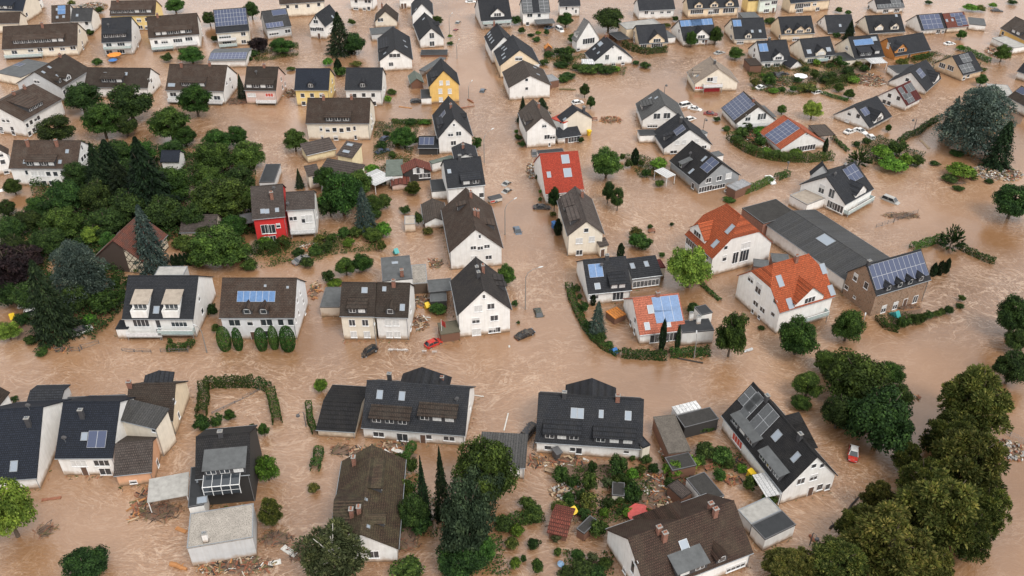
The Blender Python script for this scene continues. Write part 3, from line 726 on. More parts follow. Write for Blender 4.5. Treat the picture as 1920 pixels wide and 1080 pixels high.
house('apartment_house','long cream apartment house with brown roof and five window dormer strip','gable',-160.33,299.58,0.1512,24.18,14.00,3.51,8.98,'cream','brown',0,[('sd',-1,-0.26,5.64,16.37),('w','y-',-8.53,2.21,1.8),('w','y-',-3.24,2.69,1.8),('w','y-',-0.23,2.64,1.6),('w','y-',3.43,2.7,1.6),('w','y-',7.0,2.73,1.6),('w','y-',10.41,2.73,1.8),('w','x+',0.17,6.01),('w','x+',-0.39,2.1),('w','x+',-0.97,0.7),('ch',-1,0.8,-0.86),('ba','y-',-5.69,0.81,12.0)])
house('house','white house with charcoal roof terrace above an orange parasol','gable',-135.01,302.16,0.1625,9.82,15.08,4.68,10.57,'white','charcoal',0,[('sd',-1,-0.48,6.25,7.56),('w','y-',-2.79,3.65,1.8),('w','y-',1.16,3.61,2.4),('w','y-',-3.24,1.15,2.0),('w','y-',0.56,1.12,2.4),('w','x+',-1.01,3.73),('w','x+',0.09,0.7),('di',-1,-2.46,-2.92),('ba','y-',-0.1,2.54,8.82)])
house('apartment_house','white terraced block with brown roof, long white attic storey and balconies','gable',-117.50,306.36,0.2427,16.77,13.45,4.81,10.07,'white','brown',0,[('sd',-1,0.04,6.16,12.05),('w','y-',-6.25,3.14,1.2),('w','y-',-3.53,3.1,2.2),('w','y-',0.86,3.11,3.0),('w','y-',4.59,3.37,2.4),('w','y-',-5.67,0.7,4.0),('ch',-1,-4.68,-0.43),('ba','y-',-4.49,0.96,7.0),('ba','y-',3.59,1.58,7.0),('w','x+',5.7,3.13),('w','x+',5.7,0.7)])
house('house','pale grey gabled house with two dormers behind the dense dark trees at left','gable',-142.41,264.80,-1.7912,15.23,15.77,4.67,9.09,'palegrey','browndark',0,[('gd',1,2.64,7.13,2.6),('gd',1,5.79,6.56,1.4),('sk',1,5.62,1.48),('sk',1,2.09,1.13),('sk',1,3.51,4.4),('w','y+',6.59,2.86),('w','x+',-0.36,5.96,2.0),('ch',1,-4.91,0.15)])
house('flat_roofed_building','low grey flat roofed building with a square light panel at the left edge','flat',-157.01,275.35,-0.3972,10.62,12.54,3.20,3.20,'cream','grey',0,[('so',0,-3.51,1.48,3.0,2.4,2,1)])
house('house','brown roofed white apartment house with slanting dormer at the left edge of the picture','gable',-142.85,241.27,-1.8711,15.96,17.55,5.14,8.80,'white','brown',0,[('sd',1,1.04,7.49,5.6),('w','y+',6.84,3.27,1.0,1.3),('w','y+',5.2,3.5),('w','y+',3.41,3.74),('w','y+',2.28,3.58),('w','y+',6.95,0.82),('w','y+',5.15,1.08),('w','x+',1.42,4.34),('w','x+',3.01,4.49),('w','x+',-0.37,1.36),('w','x+',3.56,2.01),('w','x+',-0.73,0.7),('w','x+',3.46,0.7),('ch',1,-4.07,0.15),('ch',1,0.18,0.15)])
house('house','dark brown roofed white house half hidden behind the round dark trees','gable',-121.09,263.86,-0.0305,19.71,10.83,3.55,7.78,'white','browndark',0,[('sk',-1,-4.04,-1.74),('sk',-1,2.52,-1.67),('sd',-1,-1.24,4.12,6.71),('w','x+',-2.66,4.92),('w','x+',-1.25,4.24),('w','x+',-0.77,2.03)])
house('apartment_house','long white apartment house with brown roof and a green roof window behind leafy trees','gable',-95.50,261.28,-0.0469,17.89,14.07,4.30,9.80,'white','brown',0,[('sd',-1,-0.44,5.95,7.36),('sk',-1,-7.24,-5.62,2.2,1.2),('w','y-',-6.91,2.84,2.0),('w','y-',-2.66,2.74),('w','y-',6.43,2.03,2.0),('ba','y-',5.56,0.61,5.0),('ba','y-',-6.05,0.9,5.0),('w','x+',-2.73,5.23),('w','x+',0.47,4.99),('w','x+',1.15,2.36),('ch',-1,3.55,-0.15),('ch',-1,-5.07,-0.66)])
house('house','cream house whose whole roof is covered by solar panels, with stacked balconies','gable',-98.40,310.30,0.2496,11.24,14.75,5.15,10.92,'cream','charcoal',0,[('so',-1,0.0,-2.81,10.64,6.5,10,4),('w','y-',3.38,4.05,1.6),('w','y-',-2.86,3.61,4.0),('w','y-',3.1,1.3,1.6),('w','y-',-2.55,1.21,3.0),('ba','y-',-2.22,2.48,6.0),('ba','y-',-2.22,0.5,6.0)])
house('garage','long low white garage under a sheet of solar panels','gable',-94.19,288.82,0.0629,12.51,11.15,2.60,3.48,'white','grey',0,[('so',-1,0.0,-2.8,11.91,4.2,10,3)])
house('house','narrow grey slate house with solar strip beside the dark purple tree','gable',-84.72,316.49,0.3968,8.92,11.89,3.89,8.53,'palegrey','greyspeck',0,[('so',-1,-1.16,-4.86,6.0,2.0,5,1),('so',-1,1.56,-1.12,5.0,2.2,1,1),('w','y-',-2.03,2.05,3.4),('w','y-',2.9,2.18,2.0)])
house('house','broad cream house with plain brown roof at the top edge behind the slate house','gable',-79.31,337.85,0.2205,16.68,6.31,5.11,7.57,'cream','brown',0,[('w','y-',-2.21,3.81),('w','y-',2.1,3.84),('w','y-',6.04,3.99),('w','y-',-5.45,3.96)])
house('house','white gabled house with dark slate roof left of the tall dark conifers','gable',-67.35,316.38,-1.8479,11.61,6.52,4.62,8.71,'white','slate',0,[('w','x+',-0.29,6.04,1.8),('w','x+',-0.23,7.43,0.7),('w','x+',-1.66,3.21,2.4),('w','x+',0.95,3.49,3.0),('sk',1,-2.08,2.47),('do','x+',0.32,2.0,1.1)])
house('house','white three storey house with small hipped porch at the top edge','gable',-57.12,344.91,-0.1453,9.27,6.27,4.25,6.70,'white','brown',0,[('w','y-',-2.21,3.32),('w','y-',1.76,3.48),('w','y-',3.08,3.48),('w','y-',-2.54,0.7,2.0),('w','y-',0.8,0.7),('w','y-',2.59,0.78)])
house('house','small cream gable with a tall red stripe and steep dark roof','gable',-46.29,326.63,-1.5013,8.90,8.49,2.27,6.14,'cream','browndark',0,[('w','x+',-2.38,2.85),('w','x+',-1.57,2.92),('ch',-1,-3.96,-1.62)])
house('flat_roofed_building','grey flat annex under the small cream gable with the red stripe','flat',-45.81,312.24,0.2504,9.11,6.73,2.60,2.60,'palegrey','grey',0,[])
house('house','white gabled house with three attic windows and a left dormer left of the street','gable',-39.42,291.48,-1.4296,21.54,11.04,3.60,7.43,'white','charcoal',0,[('w','x+',-1.44,5.18),('w','x+',-0.26,5.12),('w','x+',0.97,5.13),('w','x+',-1.67,2.26,1.5),('sd',-1,-0.13,5.1,8.99),('sk',1,-2.56,3.44),('sk',1,2.13,3.77),('sk',-1,8.03,-3.36)])
house('house','pink gabled double house with red and white blinds in its dark attic','gable',-75.78,260.34,-0.0258,9.77,12.77,4.55,9.54,'pink','browndark',0,[('sd',-1,-0.07,5.84,8.42),('w','y-',-2.9,2.89,2.6,1.2,'b'),('w','y-',2.52,2.95,2.4,1.2,'r'),('ba','y-',1.48,0.83,6.0),('w','x+',1.37,5.07),('w','x+',4.63,2.1),('w','x+',1.5,2.3),('ch',-1,0.54,-0.15),('di',-1,-1.56,-2.15)])
house('house','yellow house with plain navy roof and one small dormer','gable',-60.10,258.53,0.0000,10.36,11.52,5.18,9.68,'yellow','navy',0,[('gd',-1,-0.2,5.18,2.0),('w','y-',-2.97,3.32),('w','y-',-0.12,3.36),('w','y-',2.74,3.43),('w','y-',-2.98,0.75),('w','x+',-1.49,3.37),('w','x+',1.77,5.06),('w','x+',3.73,1.9)])
house('house','white house with plain slate roof and one small dormer right of the yellow house','gable',-44.58,258.73,0.0000,11.16,11.94,5.18,9.84,'white','slate',0,[('gd',-1,-0.16,5.33,2.0),('w','y-',-2.83,3.25),('w','y-',-0.06,3.43),('w','y-',2.78,3.43),('w','y-',2.87,0.75),('w','x+',-0.21,3.46),('w','x+',0.26,0.7)])
house('apartment_house','long cream apartment house with weathered brown roof and six window dormer','gable',-48.58,235.52,0.0000,17.78,12.59,5.23,10.15,'cream','brown',0,[('sd',-1,0.12,5.84,6.96),('w','y-',-4.83,3.51,0.8),('w','y-',-3.01,3.18),('w','y-',-1.08,3.21),('w','y-',0.86,3.04),('w','y-',2.83,3.38),('w','y-',4.56,3.62,0.8),('w','y-',-4.79,0.86,0.8),('w','y-',-0.98,0.7),('w','y-',4.59,0.86,0.8),('ch',-1,-4.24,-0.41),('ch',-1,3.55,-0.27),('w','x+',-0.91,5.0),('w','x+',1.07,2.56),('w','x+',-1.72,2.13)])
house('house','white building with two open garage bays at the top edge left of the street','gable',-40.29,346.20,0.1996,6.83,4.14,3.93,5.55,'white','browngrey',0,[('do','y-',-1.27,2.0,1.1),('do','y-',-2.42,2.0,1.1)])
house('house','charcoal gabled house behind its white twin on the left side of the street','gable',-33.11,327.83,-1.4737,13.65,7.90,5.00,9.33,'white','charcoal',0,[('sk',-1,5.91,-2.22)])
house('house','slim white gable with two tall double windows over a dark terrace left of the street','gable',-29.53,309.97,-1.3531,16.93,8.78,3.08,7.04,'white','charcoal',0,[('w','x+',0.07,4.3,1.7,2.0),('w','x+',-0.0,1.43,1.7,1.8),('sk',-1,-3.96,-0.96),('gd',1,-3.02,4.13,1.8)])
house('terrace','dark timber terrace in front of the slim white gable with tall windows','flat',-26.57,295.39,0.0225,9.15,4.70,0.90,0.90,'redwood','flatdark',0,[])
house('carport','grey flat carport roof right behind the deep yellow gable','flat',-25.86,280.41,1.0825,13.11,2.39,2.60,2.60,'palegrey','grey',0,[])
house('house','deep yellow gable house with dark roof beside the street lamps','gable',-21.13,259.94,-1.4298,9.98,9.39,5.56,10.48,'yellowdeep','charcoal',0,[('w','x+',-0.89,6.48,1.1,1.4,'b'),('w','x+',1.12,6.37,1.1,1.4,'b'),('w','x+',-1.24,3.84,1.2,1.6,'b'),('w','x+',1.61,3.67,1.2,1.6,'b'),('w','x+',-1.2,1.15,1.2,1.5,'b'),('sd',-1,2.45,3.54,4.05)])
house('annex_box','small white box with rooftop terrace leaning on the yellow gable house','flat',-26.26,256.73,0.1031,3.21,6.62,2.40,2.40,'white','flatdark',0,[('w','y-',-0.49,1.37),('w','y-',0.58,1.39)])
house('house','white house with grey roof, big central dormer and a roof terrace in mid street','gable',-7.12,328.85,0.1901,11.48,15.69,3.20,9.33,'white','slate',0,[('gd',-1,0.6,6.74,5.0),('w','y-',-3.99,1.66),('w','y-',1.47,1.71),('w','y-',4.48,1.72),('w','y-',-1.2,1.76),('ba','y-',0.05,2.2,10.48)])
house('house','white house with ribbed solar roof and a glazed carport at the top centre','gable',8.36,329.39,0.1209,10.26,9.65,4.74,8.50,'white','slate',0,[('so',-1,-3.08,-2.46,3.5,5.62,2,4),('so',-1,3.08,-2.46,3.5,5.62,2,4),('w','y-',-2.41,3.77,2.0),('w','y-',1.09,3.63),('w','y-',-3.2,0.7),('w','x-',1.66,0.92)])
house('carport','grey canopy carport beside the ribbed solar roof house','flat',11.98,322.35,0.1714,6.99,4.77,2.40,2.40,'white','grey',0,[])
house('house','small white cube house with slate roof left of the big round dark tree','gable',21.52,336.60,0.0972,7.99,5.08,4.12,6.11,'white','slate',0,[('w','y-',-1.31,3.21,0.8),('w','y-',1.09,3.26,0.8),('w','y-',2.33,1.96,0.8)])
house('house','dark roofed row house with tall skylights behind the cream gable row house','gable',-3.89,294.62,-1.3765,13.65,8.98,4.50,9.01,'white','charcoal',0,[('sk',-1,-5.47,-3.01,0.8,1.6),('sk',-1,-3.06,-3.12,0.8,1.6),('sk',-1,-0.53,-3.19,0.8,1.6),('sk',-1,2.35,-3.13,0.8,1.6),('ch',-1,-6.53,-0.96)])
house('house','cream gable row house with many narrow skylights right of the street','gable',1.38,282.51,-1.4103,14.19,13.17,4.23,9.12,'peach','charcoal',0,[('w','x+',-0.89,6.26),('w','x+',0.27,6.19),('sk',-1,-5.82,-4.37,0.8,1.4),('sk',-1,-3.13,-3.85,0.8,1.4),('sk',-1,-0.78,-3.48,0.8,1.4),('sk',-1,1.42,-4.55,0.8,1.4),('sk',-1,4.23,-4.62,0.8,1.4),('ba','x+',3.68,3.23,5.0)])
house('house','white barn like house with brown roof and two tiny square windows right of the street','gable',4.45,264.15,-1.4096,12.79,13.20,4.25,7.74,'white','browngrey',0,[('w','x+',-1.0,6.29,1.0,1.0),('w','x+',-0.97,3.46,1.0,1.0),('sk',1,-3.92,3.36),('sk',1,1.77,3.36)])
house('shed','brown wooden shed at the right wall of the barn like white house','flat',11.94,268.75,0.4471,4.14,4.92,2.50,2.50,'redwood','metal',0,[])
house('house','white house with pale grey roof and broad triple gable window','gable',25.39,300.93,-1.1774,4.07,9.10,3.65,10.22,'white','lightgrey',0,[('w','x+',0.27,3.35,4.6,2.0),('gd',-1,-0.35,3.83,2.2),('w','x+',-3.55,1.08,1.2)])
house('house','wide white gable house with dark roof behind the long bush row','gable',32.41,289.31,-1.3104,8.92,14.07,1.99,7.30,'white','charcoal',0,[('w','x+',-2.2,3.16,1.4,1.8),('w','x+',0.18,0.74,1.4),('w','x+',2.33,2.44,1.4),('w','x+',-0.36,6.27,0.7,0.7),('sk',-1,-2.11,-2.43,2.6,1.6),('sk',-1,-2.17,-4.48),('sk',-1,1.77,-4.38),('w','x+',3.54,0.7,1.2),('ch',-1,-3.34,-0.15)])
house('patio_roof','white canvas patio roof at the corner of the wide white gable house','flat',25.01,283.21,0.0000,4.18,4.42,2.30,2.30,'none','white',0,[])
house('house','white house with plain slate roof and four windows at the top edge','gable',53.47,335.28,0.1462,13.94,8.47,3.63,6.94,'white','slate',0,[('w','y-',-4.04,2.79,1.4),('w','y-',-1.68,2.68,1.4),('w','y-',1.94,2.8,1.4),('w','y-',4.64,2.75,1.6)])
house('garage','cream flat garage with gravel roof below the plain slate house','flat',46.32,319.35,0.3382,14.15,6.10,2.60,2.60,'cream','gravel',0,[])
house('apartment_house','peach apartment house with three arched dormers at the top edge','gable',75.15,337.71,0.1302,19.80,7.77,3.48,6.52,'peach','slate',0,[('gd',-1,-5.87,3.66,3.0),('gd',-1,0.15,3.63,3.0),('gd',-1,6.23,3.48,3.0),('w','y-',-6.3,2.25,5.0,1.6),('w','y-',-0.89,2.02,2.0,1.8),('w','y-',1.04,2.15,2.6,1.8),('w','y-',4.84,2.2,2.0,1.8),('w','y-',7.09,2.23,2.4,1.8)])
house('house','pale mint house with french windows at the top edge right of the peach block','gable',96.60,340.59,0.2587,7.77,5.37,5.27,7.37,'mint','slate',0,[('w','y-',-0.52,3.75,2.0),('w','y-',2.29,3.93,2.4),('w','y-',-0.48,1.0,2.2),('do','y-',2.43,2.0,1.1)])
house('house','bright yellow sliver of a house between peach block and mint house','gable',90.85,341.02,0.1967,4.74,5.95,5.07,7.39,'yellow','slate',0,[])
house('apartment_house','cream row with navy roof and white balcony bays at the top edge','gable',112.80,343.14,0.2718,17.31,6.59,4.02,6.59,'peach','navy',0,[('w','y-',-4.61,2.51,3.6,2.0),('w','y-',-1.32,2.65,3.0),('w','y-',-4.07,0.7,3.0),('w','y-',1.98,2.78,1.6),('w','y-',3.68,0.7,1.6)])
house('house','sand coloured modern house with a glazed triangular gable and clipped hedge','gable',48.20,307.49,0.1644,10.57,11.86,1.66,6.29,'peach','slate',0,[('gd',-1,1.11,5.73,5.5),('w','x-',1.52,2.49,1.6,2.4),('w','x-',0.78,1.02,1.6,2.0),('w','y-',-3.51,0.76,2.2),('w','y-',1.29,0.78,4.0,1.51)])
house('annex_box','sand coloured flat annex behind the house with the glazed triangular gable','flat',45.35,314.14,0.3314,13.08,6.93,4.20,4.20,'peach','flatlight',0,[])
house('carport','dark carport between the big round tree and the sand coloured house','flat',37.67,307.32,0.3564,4.72,7.74,2.40,2.40,'redwood','flatdark',0,[])
house('house','white house with a long strip of blue collectors and a round cream bay','gable',64.37,310.36,0.2033,12.50,13.06,2.14,7.25,'white','charcoal',0,[('so',-1,-1.95,-1.2,8.0,2.4,5,1),('so',-1,1.95,-1.2,8.0,2.4,5,1),('gd',-1,0.25,6.33,6.0),('w','y-',1.69,1.37,1.8),('w','y-',-1.18,1.37,1.4),('do','y-',2.28,1.94,1.1),('w','x-',-0.99,3.68),('sk',-1,-1.83,-1.8)])
house('garage','small grey roofed garage wedged between two white houses with collectors','flat',54.61,308.69,0.3197,3.52,7.04,2.50,2.50,'white','grey',0,[])
house('house','white house with a tiny blue collector and a single pointed dormer','gable',82.97,312.00,0.0950,11.64,13.20,1.88,7.03,'cream','slate',0,[('so',-1,-4.02,-1.57,3.0,2.6,2,1),('gd',-1,-0.93,6.4,2.2),('sk',-1,0.93,-4.25),('sk',-1,3.73,-4.26),('w','y-',-3.55,0.75,2.4),('w','x-',-0.7,4.17),('w','x-',-2.11,1.26,2.0)])
house('house','cream house with three white pointed dormers in a slate roof','gable',100.10,313.82,0.1112,12.16,11.35,2.64,7.08,'peach','slate',0,[('gd',-1,-3.58,5.34,2.4),('gd',-1,0.52,5.48,3.6),('gd',-1,3.66,5.24,2.2),('w','y-',-0.41,0.77,2.4),('w','x-',-3.8,1.25)])
house('carport','grey flat carport behind the slate roof with the pointed dormer','flat',87.88,328.82,0.0947,6.50,6.13,2.60,2.60,'palegrey','grey',0,[])
house('house','white house with white gable dormer, blue collector and garage wing at right','gable',86.40,290.31,0.1511,10.49,12.26,2.07,6.85,'white','slate',0,[('so',-1,-3.44,-2.07,3.0,3.0,2,1),('gd',-1,0.76,5.93,3.6),('w','y-',-2.65,0.98,2.0,1.92),('w','y-',0.52,0.98,2.2,1.92),('w','y-',2.78,0.93,1.0),('w','x-',0.87,3.47),('w','x-',0.6,1.65),('ch',-1,-0.91,-0.21)])
house('garage','white gabled garage at the right end of the white house with the gable dormer','gable',92.74,284.10,-1.1509,4.66,5.13,1.07,3.06,'white','slate',0,[])
house('shed','dark timber lean to shed left of the white gable dormer house','flat',79.09,282.12,0.1192,4.04,6.23,2.60,2.60,'redwood','browndark',0,[])
house('house','cream house with a white balcony dormer above the shrub garden','gable',101.59,293.10,0.2271,11.18,11.16,2.42,6.78,'cream','slate',0,[('gd',-1,0.13,5.38,3.6),('sk',-1,-3.59,-4.0,1.6,1.6),('sk',-1,3.59,-3.86,1.6,1.6),('w','y-',-2.87,0.98,3.0),('w','y-',2.94,1.44,2.4),('ba','y-',0.49,0.96,4.0)])
house('house','beige tiled house with a bright red garage door in the middle of the flood','gable',63.28,268.67,-1.4920,10.06,14.08,2.86,7.64,'cream','beige',0,[('w','x+',-2.11,4.01,2.0),('w','x+',-0.63,3.96,1.4,2.0,'b'),('gd',-1,-0.2,6.24,2.2),('sk',-1,1.64,-5.36),('rd','x+',-1.18,2.4,5.0),('ch',-1,0.93,-0.15),('w','x+',-5.14,1.39,3.0,1.0,'r'),('ba','x+',-1.27,1.86,6.0)])
house('house','white house with ash grey roof, flat dormer and black window band beside the lamp','gable',43.18,242.23,-1.5342,11.72,12.60,3.05,7.60,'white','ashgrey',0,[('sd',-1,-0.86,5.44,3.65),('w','x+',-2.0,4.12,2.0,1.8),('w','x+',0.86,4.24,2.0,1.8),('sk',-1,-1.29,-1.24),('sk',-1,-3.24,-2.61),('w','x+',-3.01,1.21,3.0,1.2),('w','y-',-3.88,1.81)])
house('house','white house with the big solar field and a glass balcony in its gable','gable',69.10,242.34,-1.3857,11.10,12.51,2.18,6.94,'white','browndark',0,[('so',-1,-0.63,-3.18,9.0,7.35,6,6),('w','x+',-2.61,3.57,1.6,2.0),('w','x+',1.1,3.6,1.6,2.0),('w','x+',2.1,3.68,1.6,2.0),('ba','x+',-0.1,1.18,11.51),('w','x+',-0.78,0.92,6.0,1.8),('ch',-1,2.01,-0.15)])
house('patio_roof','striped pergola roof behind the big solar field house','flat',73.78,242.21,0.2200,3.46,8.10,3.00,3.00,'none','grey',0,[])
house('house','white house with ribbed solar roof at the top edge right of the cream row','gable',143.32,341.97,0.1946,11.45,7.35,1.95,4.82,'white','charcoal',0,[('so',-1,0.0,-2.85,10.85,1.6,8,1),('so',-1,2.74,-1.38,4.0,2.0,2,1),('w','y-',-1.78,0.83,2.2),('w','y-',2.84,0.87,2.2),('w','x-',2.65,0.7)])
house('house','plain charcoal roofed white house behind the slim dark tree','gable',117.91,320.66,0.0803,10.05,11.60,0.77,5.30,'white','slate',0,[('sk',-1,-0.02,-3.51),('w','x-',2.64,1.81,0.8)])
house('house','charcoal house with twin pointed dormers and a cream gable','gable',133.62,319.58,0.1439,13.62,11.56,1.14,5.65,'cream','charcoal',0,[('gd',-1,-2.95,4.88,3.0),('gd',-1,2.97,4.89,3.0),('w','x-',3.99,1.76,0.7),('sk',-1,5.0,-0.46)])
house('house','half house with a dark rectangular solar field, joined to a brown roofed half','gable',150.60,320.38,0.2267,10.34,10.19,1.75,5.73,'white','charcoal',0,[('so',-1,-0.25,-2.6,8.0,5.96,4,3),('sk',-1,2.73,-2.93),('w','y-',2.01,0.7,1.6),('w','y-',4.0,0.7,1.0)])
house('house','brown roofed half house patched with solar panels at the top right','gable',159.90,321.94,0.2294,8.78,9.48,1.96,5.66,'cream','redbrown',0,[('so',-1,0.99,-0.84,5.0,1.5,3,1),('so',-1,0.91,-2.86,2.0,4.0,1,3),('so',-1,3.09,-2.65,2.0,4.0,1,3),('sk',-1,-3.64,-2.36),('sk',-1,-1.36,-2.33),('sk',-1,1.95,-2.56)])
house('garage','grey flat garage inside a white retaining wall at the top right','flat',169.99,322.88,-0.3251,5.57,7.98,2.20,2.20,'white','grey',0,[])
house('house','ochre house with brown roof cut by the right edge at the top','gable',180.93,307.79,-1.3262,15.30,9.79,2.76,6.58,'yellowdeep','browngrey',0,[('sd',-1,-0.25,4.59,4.57),('w','y-',-5.97,1.36)])
house('flat_roofed_building','white flat roofed annex below the ochre house at the right edge','flat',172.06,301.20,-1.2406,10.25,6.01,2.40,2.40,'white','flatlight',0,[])
house('house','orange timber house with a grey roof and recessed balcony','gable',133.80,297.88,0.3774,15.38,11.10,1.55,5.89,'orangewood','slate',0,[('gd',-1,-4.83,4.71,5.0),('w','x-',-1.24,3.69,1.2,2.0,'b'),('do','y-',-1.18,1.35,1.1)])
house('house','cream house with a long blue collector and loft terrace above a striped canopy','gable',117.56,293.15,0.2293,11.01,13.31,2.23,7.42,'cream','slate',0,[('so',-1,-0.56,-1.96,7.0,2.2,1,1),('sd',-1,-1.48,6.06,4.31),('sd',-1,2.84,5.8,2.07),('sk',-1,3.66,-1.26,2.0,1.6),('w','x-',-0.31,3.78,1.6)])
house('patio_roof','white striped patio canopy in front of the long blue collector house','flat',120.02,283.52,0.1191,5.72,4.83,2.50,2.50,'none','white',0,[])
house('garage','dark flat roofed garage between cream balcony dormer house and blue collector house','flat',110.73,287.64,0.2069,4.81,7.08,2.40,2.40,'cream','flatdark',0,[])
house('shed','dark low roof beside the tilted white house with round window','flat',127.21,276.95,0.1593,8.82,6.25,2.40,2.40,'white','flatdark',0,[])
house('house','tilted looking white house with round brown window and white terrace wing','gable',128.04,269.92,-2.2614,13.63,12.02,1.36,6.06,'white','charcoal',0,[('so',1,2.31,1.76,3.6,3.0,2,2),('w','x+',-0.53,3.3,1.2,1.2),('gd',1,-2.41,5.81,5.0)])
house('house','timber framed tan house with grey solar panels on its right roof','gable',145.24,278.92,-2.6706,8.99,11.69,2.17,6.58,'tan','charcoal',0,[('so',1,-0.25,1.45,4.0,3.0,2,2),('so',1,1.44,4.21,5.5,3.0,3,2),('w','x+',-2.71,2.36,2.4,1.6),('w','x+',0.53,2.67,2.4,1.6),('w','y+',3.2,0.96),('w','y+',1.43,1.39)])
house('house','white house with maroon roof carrying two grey solar arrays','gable',117.84,255.24,-2.4397,8.47,9.74,1.89,5.99,'white','maroon',0,[('so',1,-1.89,1.43,4.0,2.6,2,1),('so',1,2.53,1.92,2.0,4.0,1,2),('so',1,1.19,3.52,3.6,3.0,2,2),('w','x+',-1.25,3.03),('w','x+',1.66,3.1),('w','x+',-0.84,0.7),('w','x+',-2.42,0.7)])
house('house','white gable house with dark wide roof in front of the maroon roofed house','gable',102.93,243.29,-2.4233,12.03,11.90,1.32,5.78,'white','charcoal',0,[('so',1,3.4,2.13,3.0,2.4,2,1),('w','x+',-1.21,3.23),('w','x+',1.57,3.32),('w','x+',-1.37,0.91,1.4,1.0,'b'),('gd',1,0.85,5.52,5.0)])
house('house','white house corner with dark roof at the right edge near the top','gable',165.74,273.26,-0.9452,5.69,5.37,2.62,4.72,'white','charcoal',0,[])
house('flat_roofed_building','beige flat roof among rubble near the right edge','flat',150.21,259.40,-0.1998,6.31,9.20,2.40,2.40,'beige','flatlight',0,[])
house('house','dark roofed house over rubble at the right edge with one bright roof panel','gable',154.33,249.12,-1.2762,9.89,7.85,3.00,6.07,'white','browndark',0,[('so',-1,-3.03,-1.04,3.0,2.0,1,1)])
house('house','slate roofed house hidden behind the grey green cedar','gable',138.07,243.43,0.7631,9.93,10.03,3.00,6.92,'yellowdeep','slate',0,[])
house('apartment_house','white apartment house with brown roof and six pane dormer beside the dark woods','gable',-119.45,209.26,-0.0069,17.44,12.47,4.97,9.84,'white','brown',0,[('sd',-1,-0.46,5.69,7.39),('w','y-',-4.6,3.69,0.8),('w','y-',-2.71,3.38,1.6,1.4,'b'),('w','y-',-0.85,3.38,1.6,1.4,'b'),('w','y-',0.9,3.33),('w','y-',2.7,3.33),('w','y-',4.52,3.72,0.8),('w','y-',-4.58,0.86,0.8),('w','y-',-2.76,0.7),('w','y-',-0.92,0.7),('w','y-',0.87,0.7),('w','y-',2.72,0.7),('ch',-1,-4.64,-1.22),('ch',-1,2.79,-1.2),('sk',-1,5.59,-2.42),('sk',-1,-4.77,-4.77),('sk',-1,4.18,-4.74),('w','x+',-0.2,7.96,0.8),('w','x+',-1.76,5.41),('w','x+',-0.12,5.37),('w','x+',1.4,5.24),('w','x+',-2.18,2.74)])
house('house','white house corner with two dark windows at the left edge below the brown apartment roof','gable',-136.05,210.12,-1.1617,3.61,8.68,5.38,9.96,'white','brown',0,[('w','x+',2.46,3.46),('w','x+',2.42,0.7),('w','x+',2.55,5.54)])
house('house','small dark roofed white house almost swallowed by the dark woods','gable',-89.64,212.42,0.0000,4.94,5.26,3.40,5.46,'white','navy',0,[])
house('shed','long slate roofed garage shed beside the leafy round tree left of the red house','gable',-73.80,182.42,0.0355,8.31,9.01,1.53,3.63,'cream','slatebrown',0,[])
house('house','pale yellow house with a wide grey pent roof rising to the right','mono',-52.45,219.37,0.5124,8.43,5.14,2.55,3.83,'paleyellow','slatebrown',0,[])
house('house','grey pent roofed wing with two roof windows behind the cream pent roof house','mono',-42.91,213.37,-0.3989,4.89,5.59,4.50,6.10,'paleyellow','slatebrown',0,[('sk',-1,-0.71,1.55,1.8,1.0),('sk',-1,-0.34,-1.04,2.0,1.0)])
house('house','cream pent roofed house with ribbed grey roof and brown shutters','mono',-43.10,202.76,-0.3382,10.86,4.38,4.90,6.16,'cream','slatebrown',0,[('w','y-',-4.13,2.31,1.6,2.0),('w','y-',2.75,3.55,1.6,2.0)])
house('house','narrow cream pent roofed bay left of the ribbed grey roof','mono',-50.95,203.16,0.4196,3.34,3.79,4.06,5.15,'cream','slatebrown',0,[('w','y-',0.37,2.4,1.8,2.2)])
house('patio_roof','translucent white veranda roof right of the ribbed grey pent roof','flat',-34.80,202.94,-0.7675,6.74,6.18,2.60,2.60,'none','white',0,[])
house('garage','black flat roofed garage with ivy on its right wall','flat',-62.41,205.12,0.0448,3.91,9.87,2.70,2.70,'palegrey','flatdark',0,[])
house('house','bright red fronted house with brown tiled roof','gable',-56.93,182.81,0.1877,7.40,14.07,6.61,11.35,'red','slatebrown',0,[('sk',-1,-1.27,-5.49,1.0,1.2),('sk',-1,-0.28,-5.58,1.0,1.2),('sk',-1,1.97,-5.5),('ch',-1,1.04,-2.98),('w','y-',-1.31,3.6,1.8,2.4),('w','y-',0.13,3.49,1.8,2.4),('w','y-',1.74,4.24,1.0,1.2),('w','y-',-1.41,0.88,1.4,1.6),('w','y-',0.1,0.86,1.4,1.6),('di',-1,1.65,-1.48)])
house('house','white half house with glass fronted balcony joined to the bright red house','gable',-49.32,182.62,0.1147,6.62,7.86,7.20,9.85,'white','slatebrown',0,[('w','y-',-2.41,4.71,1.0,1.1),('w','y-',-1.61,4.76,1.0,1.1),('w','y-',0.32,4.36,1.0,2.0),('w','y-',1.54,4.48,1.8,2.0,'b'),('ba','y-',-0.1,1.22,5.62),('di',-1,-2.75,-3.21),('w','x+',-0.72,3.74)])
house('carport','grey lean to carport on the left wall of the bright red house','flat',-62.98,182.56,0.3343,3.07,4.68,2.60,2.60,'redwood','grey',0,[])
house('flat_roofed_building','green flat roof beside the red barn roof','flat',-30.65,207.88,0.0954,4.39,9.06,2.80,2.80,'white','flatgreen',0,[])
